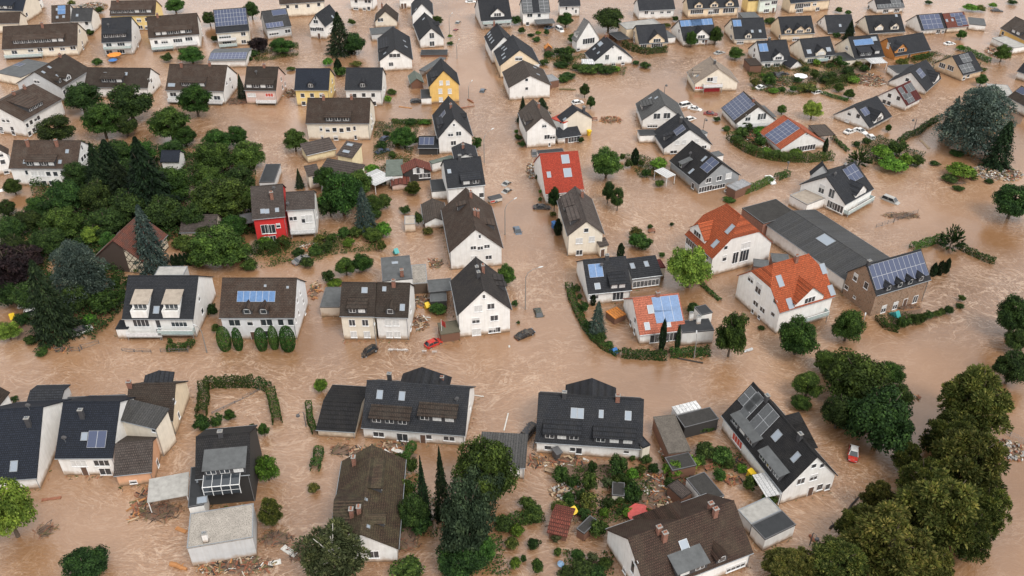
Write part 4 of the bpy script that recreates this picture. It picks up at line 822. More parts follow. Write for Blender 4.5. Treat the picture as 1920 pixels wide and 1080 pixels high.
house('house','low barn with rusty red roof and black and white gable windows','gable',-24.91,207.46,-1.3604,4.58,7.58,2.86,4.59,'blackwood','redbrown',0,[('w','x+',-0.6,3.15,0.9,1.6,'b'),('w','x+',0.26,3.12,1.0,1.8),('w','x+',1.27,3.1,0.9,1.6,'b'),('w','x+',1.9,1.48),('w','x+',2.77,1.42),('w','x+',1.03,1.51)])
house('flat_roofed_building','grey green flat roof between the red barn and the white house with triple dormer','flat',-18.62,212.49,0.5528,6.63,1.75,2.80,2.80,'white','flatgreen',0,[])
house('shed','small garden house with rusty brown roof behind the grey pent roofs','gable',-28.78,203.80,-1.4471,6.60,4.84,1.61,2.06,'pink','redbrown',0,[])
house('garage','beige flat garage beside the shrub below the rusty garden house','flat',-24.23,182.22,0.0986,2.55,3.85,2.40,2.40,'beige','beigeflat',0,[])
house('house','steep white gable with dark dormers and a glass lean to on its left','gable',-16.66,228.94,-1.4053,15.43,9.65,4.83,10.36,'white','charcoal',0,[('w','x+',-1.22,5.78,1.5),('w','x+',0.99,5.77,1.5),('w','x+',-0.54,3.08,1.5),('w','x+',-0.21,8.39,0.6,0.8),('sd',-1,1.56,4.18,4.41),('gd',1,-1.52,4.07,1.6),('so',-1,-1.11,-2.59,2.4,3.0,1,2),('ch',-1,0.12,-0.15)])
house('annex_box','black timber lean to with glass roof against the steep white gable','mono',-22.79,222.16,0.0000,5.68,3.84,2.20,3.99,'blackwood','slate',0,[('so',-1,-0.54,0.17,4.0,2.6,3,1)])
house('house','rear gable wing with dark roof and small chimney behind the triple dormer house','gable',-12.27,209.13,-1.4113,6.77,6.15,6.50,7.84,'white','charcoal',0,[('ch',-1,-0.15,-0.35)])
house('house','white house with charcoal roof and a shed dormer of three windows beside the street','gable',-12.38,198.58,0.2078,9.47,12.14,5.53,10.27,'white','slate',0,[('sd',-1,1.24,5.77,4.66),('di',-1,2.06,-0.29),('ch',-1,-0.56,-0.19),('sk',-1,-3.62,-2.54),('w','y-',3.71,2.55)])
house('garage','white flat garage in front of a dark carport left of the triple dormer house','flat',-18.68,198.81,0.1513,3.75,6.08,2.60,2.60,'white','flatdark',0,[])
house('house','huge brown roofed white house with two chimneys and five gable windows facing the camera','gable',-9.34,174.43,-1.4124,18.71,11.97,4.83,10.25,'white','brown',0,[('sd',1,2.07,4.93,2.4),('ch',1,-5.75,0.77),('ch',1,2.53,0.64),('ch',1,2.19,1.42),('w','x+',-0.61,5.35,1.3,1.0),('w','x+',0.94,5.13,1.3,1.0),('w','x+',2.42,5.42,1.3,1.0),('w','x+',2.75,2.51,1.5,1.1),('w','x+',-0.48,2.64,1.6,1.2,'b'),('w','x+',0.88,8.17,0.6,1.0),('sd',-1,-3.46,2.64,1.48)])
house('house','house under a bright red tiled roof beside the street','gable',11.75,202.35,0.1599,9.82,17.25,3.20,9.94,'white','redtile',0,[('sk',-1,1.37,-1.57,2.0,2.4),('sk',-1,1.4,-4.49,2.0,2.4),('sk',-1,-3.36,-4.61,1.0,1.6)])
house('garage','dark flat roofed garage behind the bright red tiled roof','flat',10.35,217.77,0.1834,7.18,1.99,2.60,2.60,'white','flatdark',0,[])
house('house','cream gable house with two big roof terraces cut into its brown roof','gable',15.75,178.30,-1.4670,16.07,8.38,5.57,9.18,'cream','slatebrown',0,[('w','x+',-1.41,3.95,1.6,1.5,'b'),('w','x+',1.44,4.21,1.4,1.5,'b'),('w','x+',-1.27,0.81,1.5,1.4),('w','x+',0.06,6.65,1.1,1.1),('sd',-1,-3.8,3.47,5.02),('sd',-1,2.59,3.1,5.64),('ch',1,-4.41,1.09)])
house('annex_box','low cream extension with awning door right of the cream gable with roof terraces','mono',20.44,170.82,0.3974,2.39,2.17,3.00,3.79,'cream','slatebrown',0,[('do','y-',-0.2,2.0,1.1)])
house('house','white street house with dark grey roof, small attic window and flat porch','gable',7.04,231.27,-1.3925,12.57,8.69,5.17,8.96,'white','browngrey',0,[('w','x+',0.73,6.42,1.3,1.3),('w','x+',1.59,2.91,1.6),('w','x+',3.14,2.84,1.6),('sd',-1,1.55,3.98,4.13),('ch',1,-1.1,0.61),('w','x+',2.34,0.55,0.6,1.0)])
house('annex_box','white wing with dark pent roof at the right of the street house with flat porch','mono',15.52,229.41,0.3040,7.03,3.73,1.94,3.45,'white','slate',0,[('w','y-',1.42,0.91,3.4,1.79),('do','y-',-0.77,1.74,1.1)])
house('house','rear house with cream gable and blue grey roof windows behind the red canopy','gable',17.65,233.45,-1.2618,4.00,9.82,5.00,8.24,'cream','charcoal',0,[('sk',-1,1.7,-3.63),('ch',1,0.85,2.35)])
house('shed','white box room with a bright red flat roof between street house and cream gable','flat',14.48,233.18,-0.7616,4.76,5.22,5.20,5.20,'white','redflat',0,[])
house('shed','small white garden house with half grey half red roof','gable',-18.81,186.61,-1.4193,9.24,5.74,1.70,3.11,'white','browngrey',0,[])
house('house','white house with charcoal roof, two flat dormers and a garage at the left','gable',47.16,226.23,-1.4076,10.41,13.92,2.21,7.39,'white','charcoal',0,[('sd',-1,1.94,5.9,1.05),('so',-1,2.54,-1.92,3.0,3.0,2,1),('ch',-1,-0.38,-0.75),('w','x+',-3.06,3.56,1.2,1.2,'b'),('w','x+',-1.18,3.58,1.2,1.2,'b'),('w','x+',2.44,3.63,1.2,1.2,'b'),('w','x+',-3.86,0.79,2.0,1.0),('w','x+',4.75,1.6,1.4,1.0)])
house('garage','white flat garage with two little windows left of the house with two flat dormers','flat',37.84,229.45,0.0726,4.85,3.52,2.50,2.50,'white','flatdark',0,[('w','y-',-0.84,1.26,0.7,0.5),('w','y-',-0.21,1.23,0.7,0.5),('do','y-',1.24,2.0,1.1)])
house('garage','small grey box garage behind the house with two flat dormers','flat',53.06,229.34,0.5292,2.80,2.25,2.60,2.60,'palegrey','grey',0,[])
house('house','long grey gable house with charcoal roof, white dormer and light solar panel','gable',50.13,207.81,-1.1662,14.11,12.67,2.72,7.38,'grey','black',0,[('sd',-1,-2.1,6.03,1.32),('so',-1,4.44,-1.86,3.4,4.0,2,2),('di',-1,-2.93,-2.91),('sk',-1,1.36,-1.54,0.8,1.8),('sk',-1,1.64,-5.19,0.8,1.8),('w','x+',-3.32,3.17,1.6,1.4),('w','x+',-0.14,3.06,1.6,1.4),('w','x+',2.7,3.16,1.8,1.6,'b'),('w','x+',-3.93,0.82,4.0,1.6),('w','x+',0.03,0.62,4.0,1.2),('w','y-',4.25,0.85,1.2,1.6)])
house('patio_roof','white canopy on posts at the left wall of the long grey gable house','flat',39.49,205.37,0.6036,3.15,4.90,2.60,2.60,'none','white',0,[])
house('garage','grey flat garage over a white and red car by the long grey gable house','flat',57.28,198.85,0.6326,5.81,3.04,2.70,2.70,'redwood','metal',0,[])
house('shed','grey tool shed with white wall behind the long grey gable house','flat',55.17,216.61,0.4055,2.46,2.63,2.40,2.40,'white','grey',0,[])
house('house','white bungalow with orange tiled roof and a long solar array inside the curved hedge','gable',78.23,228.01,-1.2679,11.48,14.25,1.74,5.89,'white','orangetile',0,[('so',-1,0.09,-3.6,6.0,7.75,4,6),('sk',-1,-0.61,-3.76,0.8,1.4),('sk',-1,2.03,-3.94,0.8,1.4),('w','x+',1.13,0.82,6.0,1.6),('w','x+',0.55,5.04,0.8,0.5)])
house('house','rear wing with dark ribbed roof behind the white house with glass terrace','gable',78.02,201.12,-1.7110,2.03,5.05,4.50,7.63,'palegrey','charcoal',0,[])
house('carport','brown and white striped carport roof beside the orange tiled bungalow','flat',87.16,230.73,0.1398,5.04,6.91,2.60,2.60,'white','browngrey',0,[])
house('house','white house with slate roof, glass railed terrace and open ground floor in the wide flood','gable',80.99,196.43,-2.4475,12.36,13.22,3.49,8.36,'white','slate',0,[('so',1,-2.8,1.86,5.0,4.0,3,2),('w','x+',-0.55,4.67,1.6,2.4),('w','x+',2.31,4.6,1.6,2.4),('w','x+',2.53,1.73,1.6,2.0),('gd',1,-0.45,6.41,4.6),('ba','y+',-0.1,0.79,11.36),('di',1,3.66,0.81),('ch',1,-1.42,0.15),('w','x+',4.21,1.63,4.0,2.0),('w','y+',-2.4,0.82,4.0,1.6)])
house('garage','flat beige garage with white walls left of the glass railed terrace house','flat',73.13,192.87,0.5690,7.06,5.68,2.80,2.80,'white','beigeflat',0,[])
house('barn','old barn with mottled red tiles and half timbered gable beside the blue grey cedar','gable',-85.56,169.29,-1.7333,11.42,11.67,3.33,8.33,'timber','oldred',0,[])
house('house','white house with two projecting loft balconies and white loggias beside the main road','gable',-70.04,147.78,0.0000,14.16,14.76,4.71,10.07,'white','slate',0,[('sw',-1,-3.45,5.76,3.19),('sw',-1,2.72,5.76,3.19),('sk',-1,-0.45,-5.86,1.2,1.6),('w','y-',-3.64,3.53,3.2,2.0),('w','y-',3.86,3.53,3.2,2.0),('w','y-',-0.28,3.25,1.0,2.0),('ba','y-',-3.18,0.92,7.0),('ba','y-',3.18,1.49,7.0),('w','x+',-1.89,5.79,1.0),('w','x+',-1.83,2.52,1.2),('do','y-',-0.59,2.0,1.1)])
house('garage','white side annex with small slate roof left of the loft balcony house','flat',-77.60,141.49,0.0285,2.51,2.97,2.60,2.60,'white','slate',0,[])
house('garage','plain white flat garage behind the loft balcony house','flat',-73.66,159.56,0.0201,6.28,3.50,3.20,3.20,'palegrey','flatlight',0,[])
house('apartment_house','white and grey apartment house with brown roof, six blue collectors and two pointed dormers','gable',-50.09,145.76,0.0000,14.84,12.49,5.66,10.90,'offwhite','brown',0,[('so',-1,-0.37,-2.94,7.5,2.2,6,1),('gd',-1,-1.81,5.7,1.9),('gd',-1,1.4,5.7,1.9),('w','y-',-5.22,4.21,1.2,1.6),('w','y-',-4.11,4.21,1.2,1.6),('w','y-',-1.64,4.27,1.2,1.6),('w','y-',1.04,4.27,1.2,1.6),('w','y-',2.25,4.32,1.2,1.6),('w','y-',4.47,4.32,1.2,1.6),('w','y-',6.42,4.35,1.2,1.6),('w','y-',-5.28,1.36,1.2,1.5),('w','y-',1.21,1.48,1.2,1.5),('w','y-',4.32,1.56,1.2,1.5),('do','y-',-1.51,2.0,1.1),('w','x+',1.13,6.46,0.8,1.2),('w','x+',-1.67,6.55,0.8,1.2),('w','x+',2.32,3.49,0.8,1.2),('w','x+',-2.19,3.89,0.8,1.2),('w','x+',2.37,0.62,0.8,1.2),('w','x+',-4.79,4.06,0.8,1.2),('sk',-1,1.24,-1.26,0.5,0.5),('sk',-1,5.7,-1.5,0.5,0.5)])
house('house','cream left half of the dark roofed double house by the main road','gable',-30.25,144.75,-0.0208,6.92,10.62,6.07,10.53,'cream','browndark',0,[('sk',-1,1.19,-1.24,1.2,1.2),('sd',-1,0.05,4.86,3.6),('w','y-',-1.2,4.25,1.3,1.6),('w','y-',1.4,4.29,1.3,1.6),('w','y-',-1.17,1.32,1.3,1.6,'b'),('w','y-',1.5,1.36,1.3,1.6,'b')])
house('house','white right half of the dark roofed double house by the main road','gable',-23.41,144.89,-0.0382,6.59,10.87,5.80,10.36,'white','browndark',0,[('sk',-1,-1.79,-1.04,0.8,1.0),('ch',-1,0.05,-0.54),('gd',-1,-0.25,4.95,1.8),('sk',-1,2.01,-3.85,1.0,1.4),('w','y-',-0.87,4.23,1.3,1.6,'b'),('w','y-',0.68,4.27,1.3,1.6,'b'),('w','y-',-0.84,1.29,1.3,1.6,'b'),('w','y-',0.77,1.34,1.3,1.6,'b'),('w','x+',-0.87,4.47,1.2),('w','x+',-2.5,1.22,1.2)])
house('garage','beige garage with grey flat roof left of the dark roofed double house','flat',-37.43,150.80,0.0000,4.10,7.10,2.60,2.60,'beige','grey',0,[])
house('flat_roofed_building','tall flat roofed grey annex with a roof window behind the double house','flat',-24.58,157.29,0.1615,6.30,8.93,5.50,5.50,'white','grey',0,[('ch',0,1.02,-3.29),('sk',0,-0.19,2.0,1.4,1.0)])
house('terrace','rain streaked concrete terrace roof between annex and yard','flat',-20.03,159.01,0.1267,3.25,7.25,2.80,2.80,'browndark','gravel',0,[])
house('carport','wide grey carport roof left of the tall white gable house','flat',-15.27,154.80,0.1565,5.14,4.51,2.80,2.80,'redwood','grey',0,[])
house('shed','small grey shed roof in front of the wide grey carport','flat',-15.42,151.29,0.1102,3.55,3.18,2.30,2.30,'blackwood','grey',0,[])
house('shed','olive flat shed beside the red car','flat',-12.64,141.03,0.2444,3.96,3.83,2.20,2.20,'redwood','flatolive',0,[])
house('house','tall white gable house with charcoal roof at the road corner next to the black cars','gable',-6.42,147.01,-1.3994,11.92,10.90,5.78,11.25,'white','charcoalbrown',0,[('w','x+',-1.2,6.73,1.6,1.6,'b'),('w','x+',1.3,6.96,1.5,1.4),('w','x+',-1.76,3.83,1.6,1.4),('w','x+',1.93,3.98,1.6,1.4),('w','x+',-1.71,0.93,1.8,1.7,'b'),('w','x+',1.45,0.93,1.5,1.3),('w','x+',2.46,0.96,1.5,1.3),('w','x+',-0.04,9.48,0.6,1.0),('sd',1,-2.55,4.87,1.8),('sd',1,-0.61,5.15,1.3),('ch',-1,-0.96,-0.44),('ch',1,-1.36,0.85),('ch',-1,0.94,-0.37)])
house('house','white house with charcoal roof, flat dormer and two dark collectors behind the blue spruce','gable',19.56,157.91,0.1530,9.41,12.41,3.08,7.59,'white','charcoal',0,[('so',-1,-2.29,-2.16,3.0,3.0,2,1),('di',-1,-1.02,-1.81),('sk',-1,-2.47,-4.96,1.2,1.4),('sd',-1,1.79,5.74,3.34),('w','y-',-3.31,1.91,2.0,1.0),('w','y-',1.88,1.62,2.4,2.0),('ch',-1,0.48,-0.3)])
house('house','lower grey roofed wing with green awning right of the flat dormer house','mono',28.47,160.01,0.2136,6.91,5.11,3.00,4.86,'grey','slate',0,[('sk',-1,-2.42,0.52,1.0,1.5),('sk',-1,0.75,0.58,1.0,1.5),('w','y-',-0.05,1.1,6.0,1.6)])
house('shed','dark red tiled roof strip behind the bright willow','flat',32.18,162.93,0.2131,2.04,3.32,2.80,2.80,'cream','maroon',0,[])
house('house','small white house with salmon red roof, six blue collectors and a roof terrace wing','gable',28.76,144.89,0.1740,9.61,12.45,2.61,7.14,'white','salmontile',0,[('so',-1,1.75,-1.54,5.5,3.2,3,1),('so',-1,1.75,-3.35,5.5,3.2,3,1),('sk',-1,-1.63,-2.18,1.2,1.8),('sk',-1,0.27,-2.22,1.2,1.8),('sk',-1,-2.97,-4.91,1.1,1.6),('sk',-1,1.33,-4.89,1.1,1.4),('ch',-1,0.33,-0.15),('w','y-',-1.5,1.02,2.0,2.0),('w','y-',1.58,1.02,3.0,2.0),('w','x-',0.29,0.72,1.0,1.4),('w','x-',-2.48,0.72,1.0,1.4),('w','x-',-2.15,3.13,1.0,1.4)])
house('annex_box','white cube wing with roof terrace and tall chimney right of the salmon red roof','flat',36.36,140.04,0.1344,6.58,3.82,3.40,3.40,'white','flatdark',0,[('w','y-',-0.7,1.02,3.0,2.0),('w','y-',1.55,1.07,2.0,2.0),('ch',0,0.79,0.78),('ch',0,-0.36,2.03)])
house('annex_box','white cube room with dark flat top behind the roof terrace wing','flat',38.57,144.24,0.3537,2.66,2.89,4.20,4.20,'white','flatdark',0,[('w','y-',0.23,2.38,1.4,2.0)])
house('shed','tilted orange sheet roof shed left of the salmon red roof','flat',21.32,146.65,0.5847,3.06,3.03,1.60,1.60,'redwood','orangeflat',0,[])
house('apartment_house','big white house with rust red half hipped roof behind the bright willow','gable',48.60,169.85,-1.1585,10.91,16.21,4.89,12.50,'white','rusttile',0.45,[('sk',-1,3.26,-2.77,1.2,2.4),('sk',-1,3.11,-6.0,1.2,2.0),('gd',-1,-2.16,7.08,6.0),('w','x+',-4.58,4.04,1.1,1.6),('w','x+',-4.69,6.76,1.0,1.0),('w','x+',-1.64,3.35,1.5,3.0),('w','x+',0.72,3.31,2.4,3.0),('w','x+',0.69,5.95,2.4,1.6,'b'),('w','y-',3.18,3.89,1.2,1.2),('w','y-',-3.06,3.79,4.0,2.0)])
house('apartment_house','big white house with rust red half hipped roof and arched gable trim nearest the maple','gable',56.35,150.56,-2.7231,13.71,14.32,5.58,12.23,'white','rusttile',0.45,[('sk',1,4.29,2.71,1.3,2.4),('sk',1,3.91,6.26,1.3,2.2),('sk',1,-6.55,2.72,1.3,2.2),('sk',1,-6.55,6.14,1.3,2.2),('gd',1,-0.42,6.96,7.0),('w','x+',-3.1,7.08,1.8,1.4),('w','x+',-0.37,6.61,1.8,2.6),('w','x+',-0.3,2.78,1.6,1.2),('w','x+',1.95,2.7,1.6,1.2),('w','x+',4.99,6.84,1.2,1.0),('w','x+',5.12,3.75,1.2,1.0),('w','x+',-0.78,0.52,0.8,1.0),('w','x+',1.42,0.52,0.8,1.0),('ch',1,-0.86,0.58),('ba','y+',-1.92,1.94,7.0)])
house('garage','round topped grey garage roof with brick sides between the two rust red roofs','flat',54.69,163.14,-0.1974,3.31,3.08,2.80,2.80,'brick','grey',0,[])
house('garage','second round topped grey garage roof beside the long dark hall','flat',59.41,165.22,-0.1152,3.83,3.50,2.80,2.80,'brick','grey',0,[])
house('flat_roofed_building','dark felt roofed block behind the first rust red roof','flat',61.09,183.27,-1.1247,8.01,10.16,4.20,4.20,'brick','flatdark2',0,[])
house('hall','long hall with ribbed dark metal roof and one blue roof light','gable',71.57,170.24,-1.0962,25.41,15.05,3.60,5.34,'white','ribmetal',0,[('sk',-1,0.26,-1.71,3.6,2.6)])
house('house','brown stone house with mansard roof, long solar array and four dormers','gable',78.83,154.12,0.4055,14.51,9.24,5.61,10.40,'stone','charcoal',0,[('so',-1,0.0,-2.06,13.91,5.2,11,2),('gd',-1,-4.1,4.42,1.5),('gd',-1,-1.16,4.42,1.5),('gd',-1,1.56,4.42,1.5),('gd',-1,4.47,4.42,1.5),('w','y-',-3.67,0.97,1.3,1.9),('w','y-',-0.6,0.97,1.3,1.9),('do','y-',1.99,2.0,1.1),('w','y-',4.76,1.05,1.3,1.9),('w','x-',1.96,5.94,1.2,1.8),('w','x-',-1.24,5.89,1.2,1.6),('w','x-',3.62,2.25,1.2,1.0),('ch',-1,-6.74,-0.15),('w','x-',0.86,1.52,0.8,0.6)])
house('house','white house corner with brown roof at the left edge beside the main road','gable',-92.64,117.65,1.4915,4.28,5.27,4.20,6.26,'white','browndark',0,[])
house('garage','grey green hipped garage behind the two navy roofs by the main road','gable',-83.80,120.68,0.0335,6.07,4.79,2.80,3.67,'palegrey','slate',0,[])
house('shed','black flat roof strip between the navy roofs and the main road','flat',-74.79,119.08,0.0714,10.15,2.05,2.90,2.90,'blackwood','flatdark',0,[])
house('house','navy roofed house with black chimney and solar pair over a white double front','gable',-70.35,110.94,0.0130,9.52,15.24,4.34,9.88,'white','navy',0,[('ch',-1,-1.09,-2.16),('so',-1,1.8,-5.13,3.0,2.8,2,1),('sk',-1,-0.37,-4.74,1.1,1.4),('di',-1,-3.35,-5.43),('w','y-',-1.35,2.75,2.6,1.4,'b'),('w','y-',2.42,2.83,2.6,1.4),('w','y-',2.51,0.82,2.0,1.6),('do','y-',-0.87,2.0,1.1)])
house('house','bigger navy roofed house with white flank wall at the left edge','gable',-82.94,109.48,0.0961,9.70,19.04,2.74,9.66,'white','navy',0,[('ch',-1,2.94,-2.5),('di',-1,2.7,-0.31),('sk',-1,1.08,-7.77,1.2,1.8)])
house('house','cross gable with dark pointed roof behind the mossy brown house by the road','gable',-64.09,122.59,-1.3843,3.21,5.18,4.60,5.36,'peach','charcoal',0,[])
house('house','mossy brown roofed house with cream gable and boarded base facing the flooded lane','gable',-63.06,117.98,0.0402,8.19,10.42,3.53,7.60,'peach','browndark',0,[('ch',-1,-3.79,-0.35),('w','x+',-1.99,5.34,0.8,1.2),('w','x+',-1.92,1.74,0.8,1.4)])
house('house','cream house block with ribbed metal pent roof squeezed between navy and brown roofs','mono',-62.43,110.77,-0.3033,7.97,4.24,6.80,7.70,'cream','metaldark',0,[('w','y-',3.13,6.1,0.9,1.2)])
house('house','salmon house with brown tiled roof at the corner of the flooded lane','gable',-62.50,105.75,0.1449,6.03,9.21,2.90,5.56,'salmon','slatebrown',0,[('w','x+',-0.56,0.82,1.0,1.6),('w','y-',-0.46,0.75,1.2,0.8)])
house('carport','pale flat carport roof spanning between salmon house and black roofed house','flat',-55.25,98.59,0.2534,6.19,5.13,2.70,2.70,'none','flatlight',0,[])
house('house','black mossy roofed house with glazed loft terrace behind a gravel flat roof','gable',-46.16,102.79,0.1243,8.43,11.15,6.50,10.26,'blackwood','black',0,[('sk',-1,0.09,-3.23,1.6,2.0),('sd',-1,0.47,5.27,6.28),('ch',-1,-0.29,-0.18)])
house('annex_box','gravel covered flat roof block with white steel chimney, foot of the black roofed house','flat',-44.04,89.48,0.2150,9.52,6.72,4.40,4.40,'palegrey','gravel',0,[('ch',0,-2.04,-2.5)])
house('annex_box','black flat roof strip along the left wall of the black roofed house','flat',-49.83,97.21,0.2325,2.39,8.51,4.60,4.60,'white','flatdark',0,[('sk',0,0.66,1.27,1.6,1.4),('sk',0,0.9,-3.28,1.6,1.4)])
house('garage','black ridged garage house with pale right wall near the globe tree','gable',-30.19,118.03,-0.0821,6.96,11.82,1.85,3.33,'cream','black',0,[])
house('house','long charcoal double house with two brown shed dormers and a satellite dish','gable',-16.36,117.25,-0.1080,18.22,12.65,2.86,8.17,'white','charcoal',0,[('sd',-1,-4.17,5.59,6.81),('sd',-1,4.03,4.8,6.48),('sk',-1,-6.52,-1.79,1.1,1.6),('sk',-1,-2.59,-1.76,1.1,1.6),('ch',1,-6.33,4.51),('ch',1,2.94,6.13),('di',-1,7.13,-2.13),('w','y-',-6.22,1.22,2.0,1.2),('w','y-',-2.51,1.0,1.1,1.8),('w','y-',-1.53,0.97,1.0,1.8),('do','y-',1.59,2.0,1.1),('w','y-',2.65,1.55,1.1,1.1),('w','y-',5.68,1.53,1.0,1.1),('w','y-',6.69,1.53,1.0,1.1),('xw',1,-0.24,4.77,4.6),('w','x+',0.64,3.21,0.8,1.2)])
house('garage','grey corrugated garage between the two charcoal double houses','mono',-1.46,106.16,-0.0778,7.92,6.86,3.00,3.96,'white','metaldark',0,[])
house('house','long charcoal double house with red brick chimney and two flat dark dormers','gable',13.52,113.95,-0.0907,18.04,12.77,2.93,8.29,'white','charcoal',0,[('ch',-1,-4.55,-0.35),('ch',-1,4.54,-0.36),('sk',-1,-2.76,-2.33,1.1,1.8),('sk',-1,-1.63,-2.34,1.1,1.8),('sk',-1,1.86,-2.23,0.8,1.4),('sk',-1,6.42,-2.23,1.1,1.6),('sd',-1,-4.59,5.89,6.11),('sd',-1,4.22,5.95,6.81),('w','y-',-6.89,1.45,1.2,1.0),('w','y-',-5.76,1.45,1.2,1.0),('w','y-',-2.67,1.44,1.0,1.0),('w','y-',-1.58,1.19,1.1,1.5),('w','y-',6.43,1.8,1.0,1.0),('xw',1,0.09,4.96,4.6)])
house('annex_box','slim grey lean to at the right end of the red chimney double house','flat',21.08,109.58,0.4881,1.65,6.39,3.60,3.60,'cream','slate',0,[])
house('shed','long weathered grey brown shed roof between the double house and the big solar house','flat',27.43,110.62,0.1617,3.97,8.97,2.80,2.80,'redwood','weathered',0,[])
house('shed','dark sheet roofed shed at the foot of the weathered shed roof','flat',28.03,104.40,0.2838,4.40,3.11,2.50,2.50,'redwood','flatdark2',0,[])
house('shed','mossy dark shed roof with green edge left of the big solar house','flat',32.52,114.63,0.3326,6.74,3.22,2.80,2.80,'blackwood','flatdark2',0,[])
house('patio_roof','white corrugated veranda roof behind the mossy dark shed','flat',30.97,116.99,0.3396,4.85,2.04,2.90,2.90,'palegrey','white',0,[])
house('house','big white house with black roof, dark solar modules and long flat dormers','gable',44.74,107.56,-1.2259,18.65,10.51,3.25,9.42,'white','black',0,[('so',-1,-7.32,-1.53,3.4,3.4,2,2),('so',-1,-6.1,-2.52,2.0,7.0,1,4),('so',-1,-2.38,-1.87,3.4,5.0,2,2),('sd',-1,-3.65,4.77,6.88),('sd',-1,4.68,4.88,5.89),('sk',-1,-1.77,-1.8,1.4,1.8),('sk',-1,1.45,-1.86,1.4,1.8),('sk',-1,6.66,-1.79,1.0,1.8),('ch',-1,-4.76,-0.23),('ch',-1,4.84,-0.3),('w','x+',-1.85,4.3,1.5,1.4),('w','x+',0.55,4.32,1.5,1.4),('w','x+',-0.06,7.13,1.0,1.0),('do','x+',0.72,2.0,1.1),('w','x+',2.41,1.34,1.2,1.4),('w','x+',1.58,6.62,0.9,1.0),('w','x+',4.04,0.81,1.0,1.4),('w','y-',-4.23,1.76,3.0,1.6,'r'),('xw',1,-0.48,3.3,3.4)])
house('patio_roof','pale striped veranda roof at the long wall of the big solar house','flat',41.12,99.08,0.2477,2.81,4.85,2.80,2.80,'none','white',0,[])
house('garage','pale flat roofed garage touching the black topped white garage','flat',38.77,93.94,0.4743,5.99,3.27,2.60,2.60,'palegrey','flatlight',0,[])
house('garage','white garage box with black felt top in the flood by the big solar house','flat',40.20,90.81,0.4827,6.13,3.17,2.90,2.90,'white','flatdark',0,[])
house('shed','dark felt shed roof with white wall beside the rubble garden','flat',31.08,98.72,0.4260,3.59,5.61,2.60,2.60,'white','flatdark2',0,[])
house('shed','brown sheet shed roof left of the dark felt shed','flat',26.97,98.46,0.6067,2.31,3.42,2.40,2.40,'redwood','slatebrown',0,[])
house('house','large brown tiled house with four chimneys at the bottom right','gable',25.00,87.38,0.4024,18.12,12.45,3.37,8.24,'white','brownred',0,[('ch',-1,-3.84,-1.52),('ch',-1,-4.26,-0.52),('ch',-1,5.15,-0.9),('ch',1,5.08,0.29),('sk',-1,-1.1,-2.92,1.4,2.0),('gd',-1,3.58,5.92,1.8),('sd',-1,-1.43,5.9,5.1),('xw',1,0.06,3.4,4.2),('w','y-',6.58,0.98,3.4,1.2),('w','x-',-1.73,3.76,1.0,2.6),('w','x-',-2.43,5.64,1.0,1.2),('w','x-',0.28,0.55,1.0,1.0)])
house('house','large brown tiled house with white gable, red cross wing and flat dormer at the bottom','gable',-22.50,94.86,-1.5348,18.13,10.55,3.24,6.84,'white','mossbrown',0,[('ch',-1,-6.62,-2.78),('ch',-1,4.7,-1.84),('ch',-1,4.67,-0.67),('sd',1,-3.02,2.2,6.02),('sk',1,7.23,0.89,0.6,0.6),('gd',1,5.33,3.08,1.6),('w','x+',1.46,1.82,1.6,1.6),('gd',-1,2.53,4.47,8.0),('sk',1,2.45,0.15,0.5,0.5)])
house('shed','collapsed red brown garden shed with yellow barrel behind it','gable',7.71,92.79,-0.2876,3.22,5.84,1.60,2.66,'redwood','redbrown',0,[])
house('shed','dark garden shed roof beside the rust brown shed and bush','flat',11.64,91.62,0.8365,3.48,1.59,2.00,2.00,'redwood','flatdark2',0,[])
house('shed','small tilted dark shed roof among the shrubs left of the rubble','flat',17.18,98.86,-0.1139,2.04,2.86,2.00,2.00,'cream','flatdark2',0,[])
house('shed','small garden shed with mossy green roof left of the deep yellow gable','gable',-30.51,269.25,-1.3609,6.68,4.26,1.90,3.46,'redwood','flatgreen',0,[])
house('shed','tiny yellow roofed garden hut among hedges in the upper middle','gable',12.39,297.79,-1.4256,2.13,2.73,1.60,2.87,'redwood','orangeflat',0,[])

# ------------------------------------------------------------------ vegetation
def quadmesh(name, V, mat):
    n = len(V) // 4
    me = bpy.data.meshes.new(name)
    me.vertices.add(4*n); me.vertices.foreach_set("co", V.astype(np.float32).ravel())
    me.loops.add(4*n); me.loops.foreach_set("vertex_index", np.arange(4*n, dtype=np.int32))
    me.polygons.add(n); me.polygons.foreach_set("loop_start", np.arange(0, 4*n, 4, dtype=np.int32)); me.polygons.foreach_set("loop_total", np.full(n, 4, dtype=np.int32))
    me.materials.append(MAT[mat])
    me.update(calc_edges=True); me.validate()
    return me
def nrm(a): return a / np.maximum(1e-6, np.linalg.norm(a, axis=1, keepdims=True))
def leaves(P_, out, size, wild=.8, aspect=.7, droop=0, along=None):
    # one small leaf clump (quad) per point, its face turned roughly outward
    n = len(P_)
    nn = nrm(out + wild * rng.normal(size=(n, 3)) + np.array([0, 0, .35]))
    tx = nrm(np.cross(nn, rng.normal(size=(n, 3)))) if along is None else nrm(along + .25*rng.normal(size=(n, 3)))
    ty = nrm(np.cross(nn, tx))
    s_ = (size * rng.uniform(.6, 1.3, n))[:, None]
    a_ = tx * s_; b_ = ty * s_ * aspect
    V = np.empty((n, 4, 3)); V[:, 0] = P_ - a_; V[:, 1] = P_ - b_; V[:, 2] = P_ + a_; V[:, 3] = P_ + b_
    return V.reshape(-1, 3)
def sph(n):
    return nrm(rng.normal(size=(n, 3)))
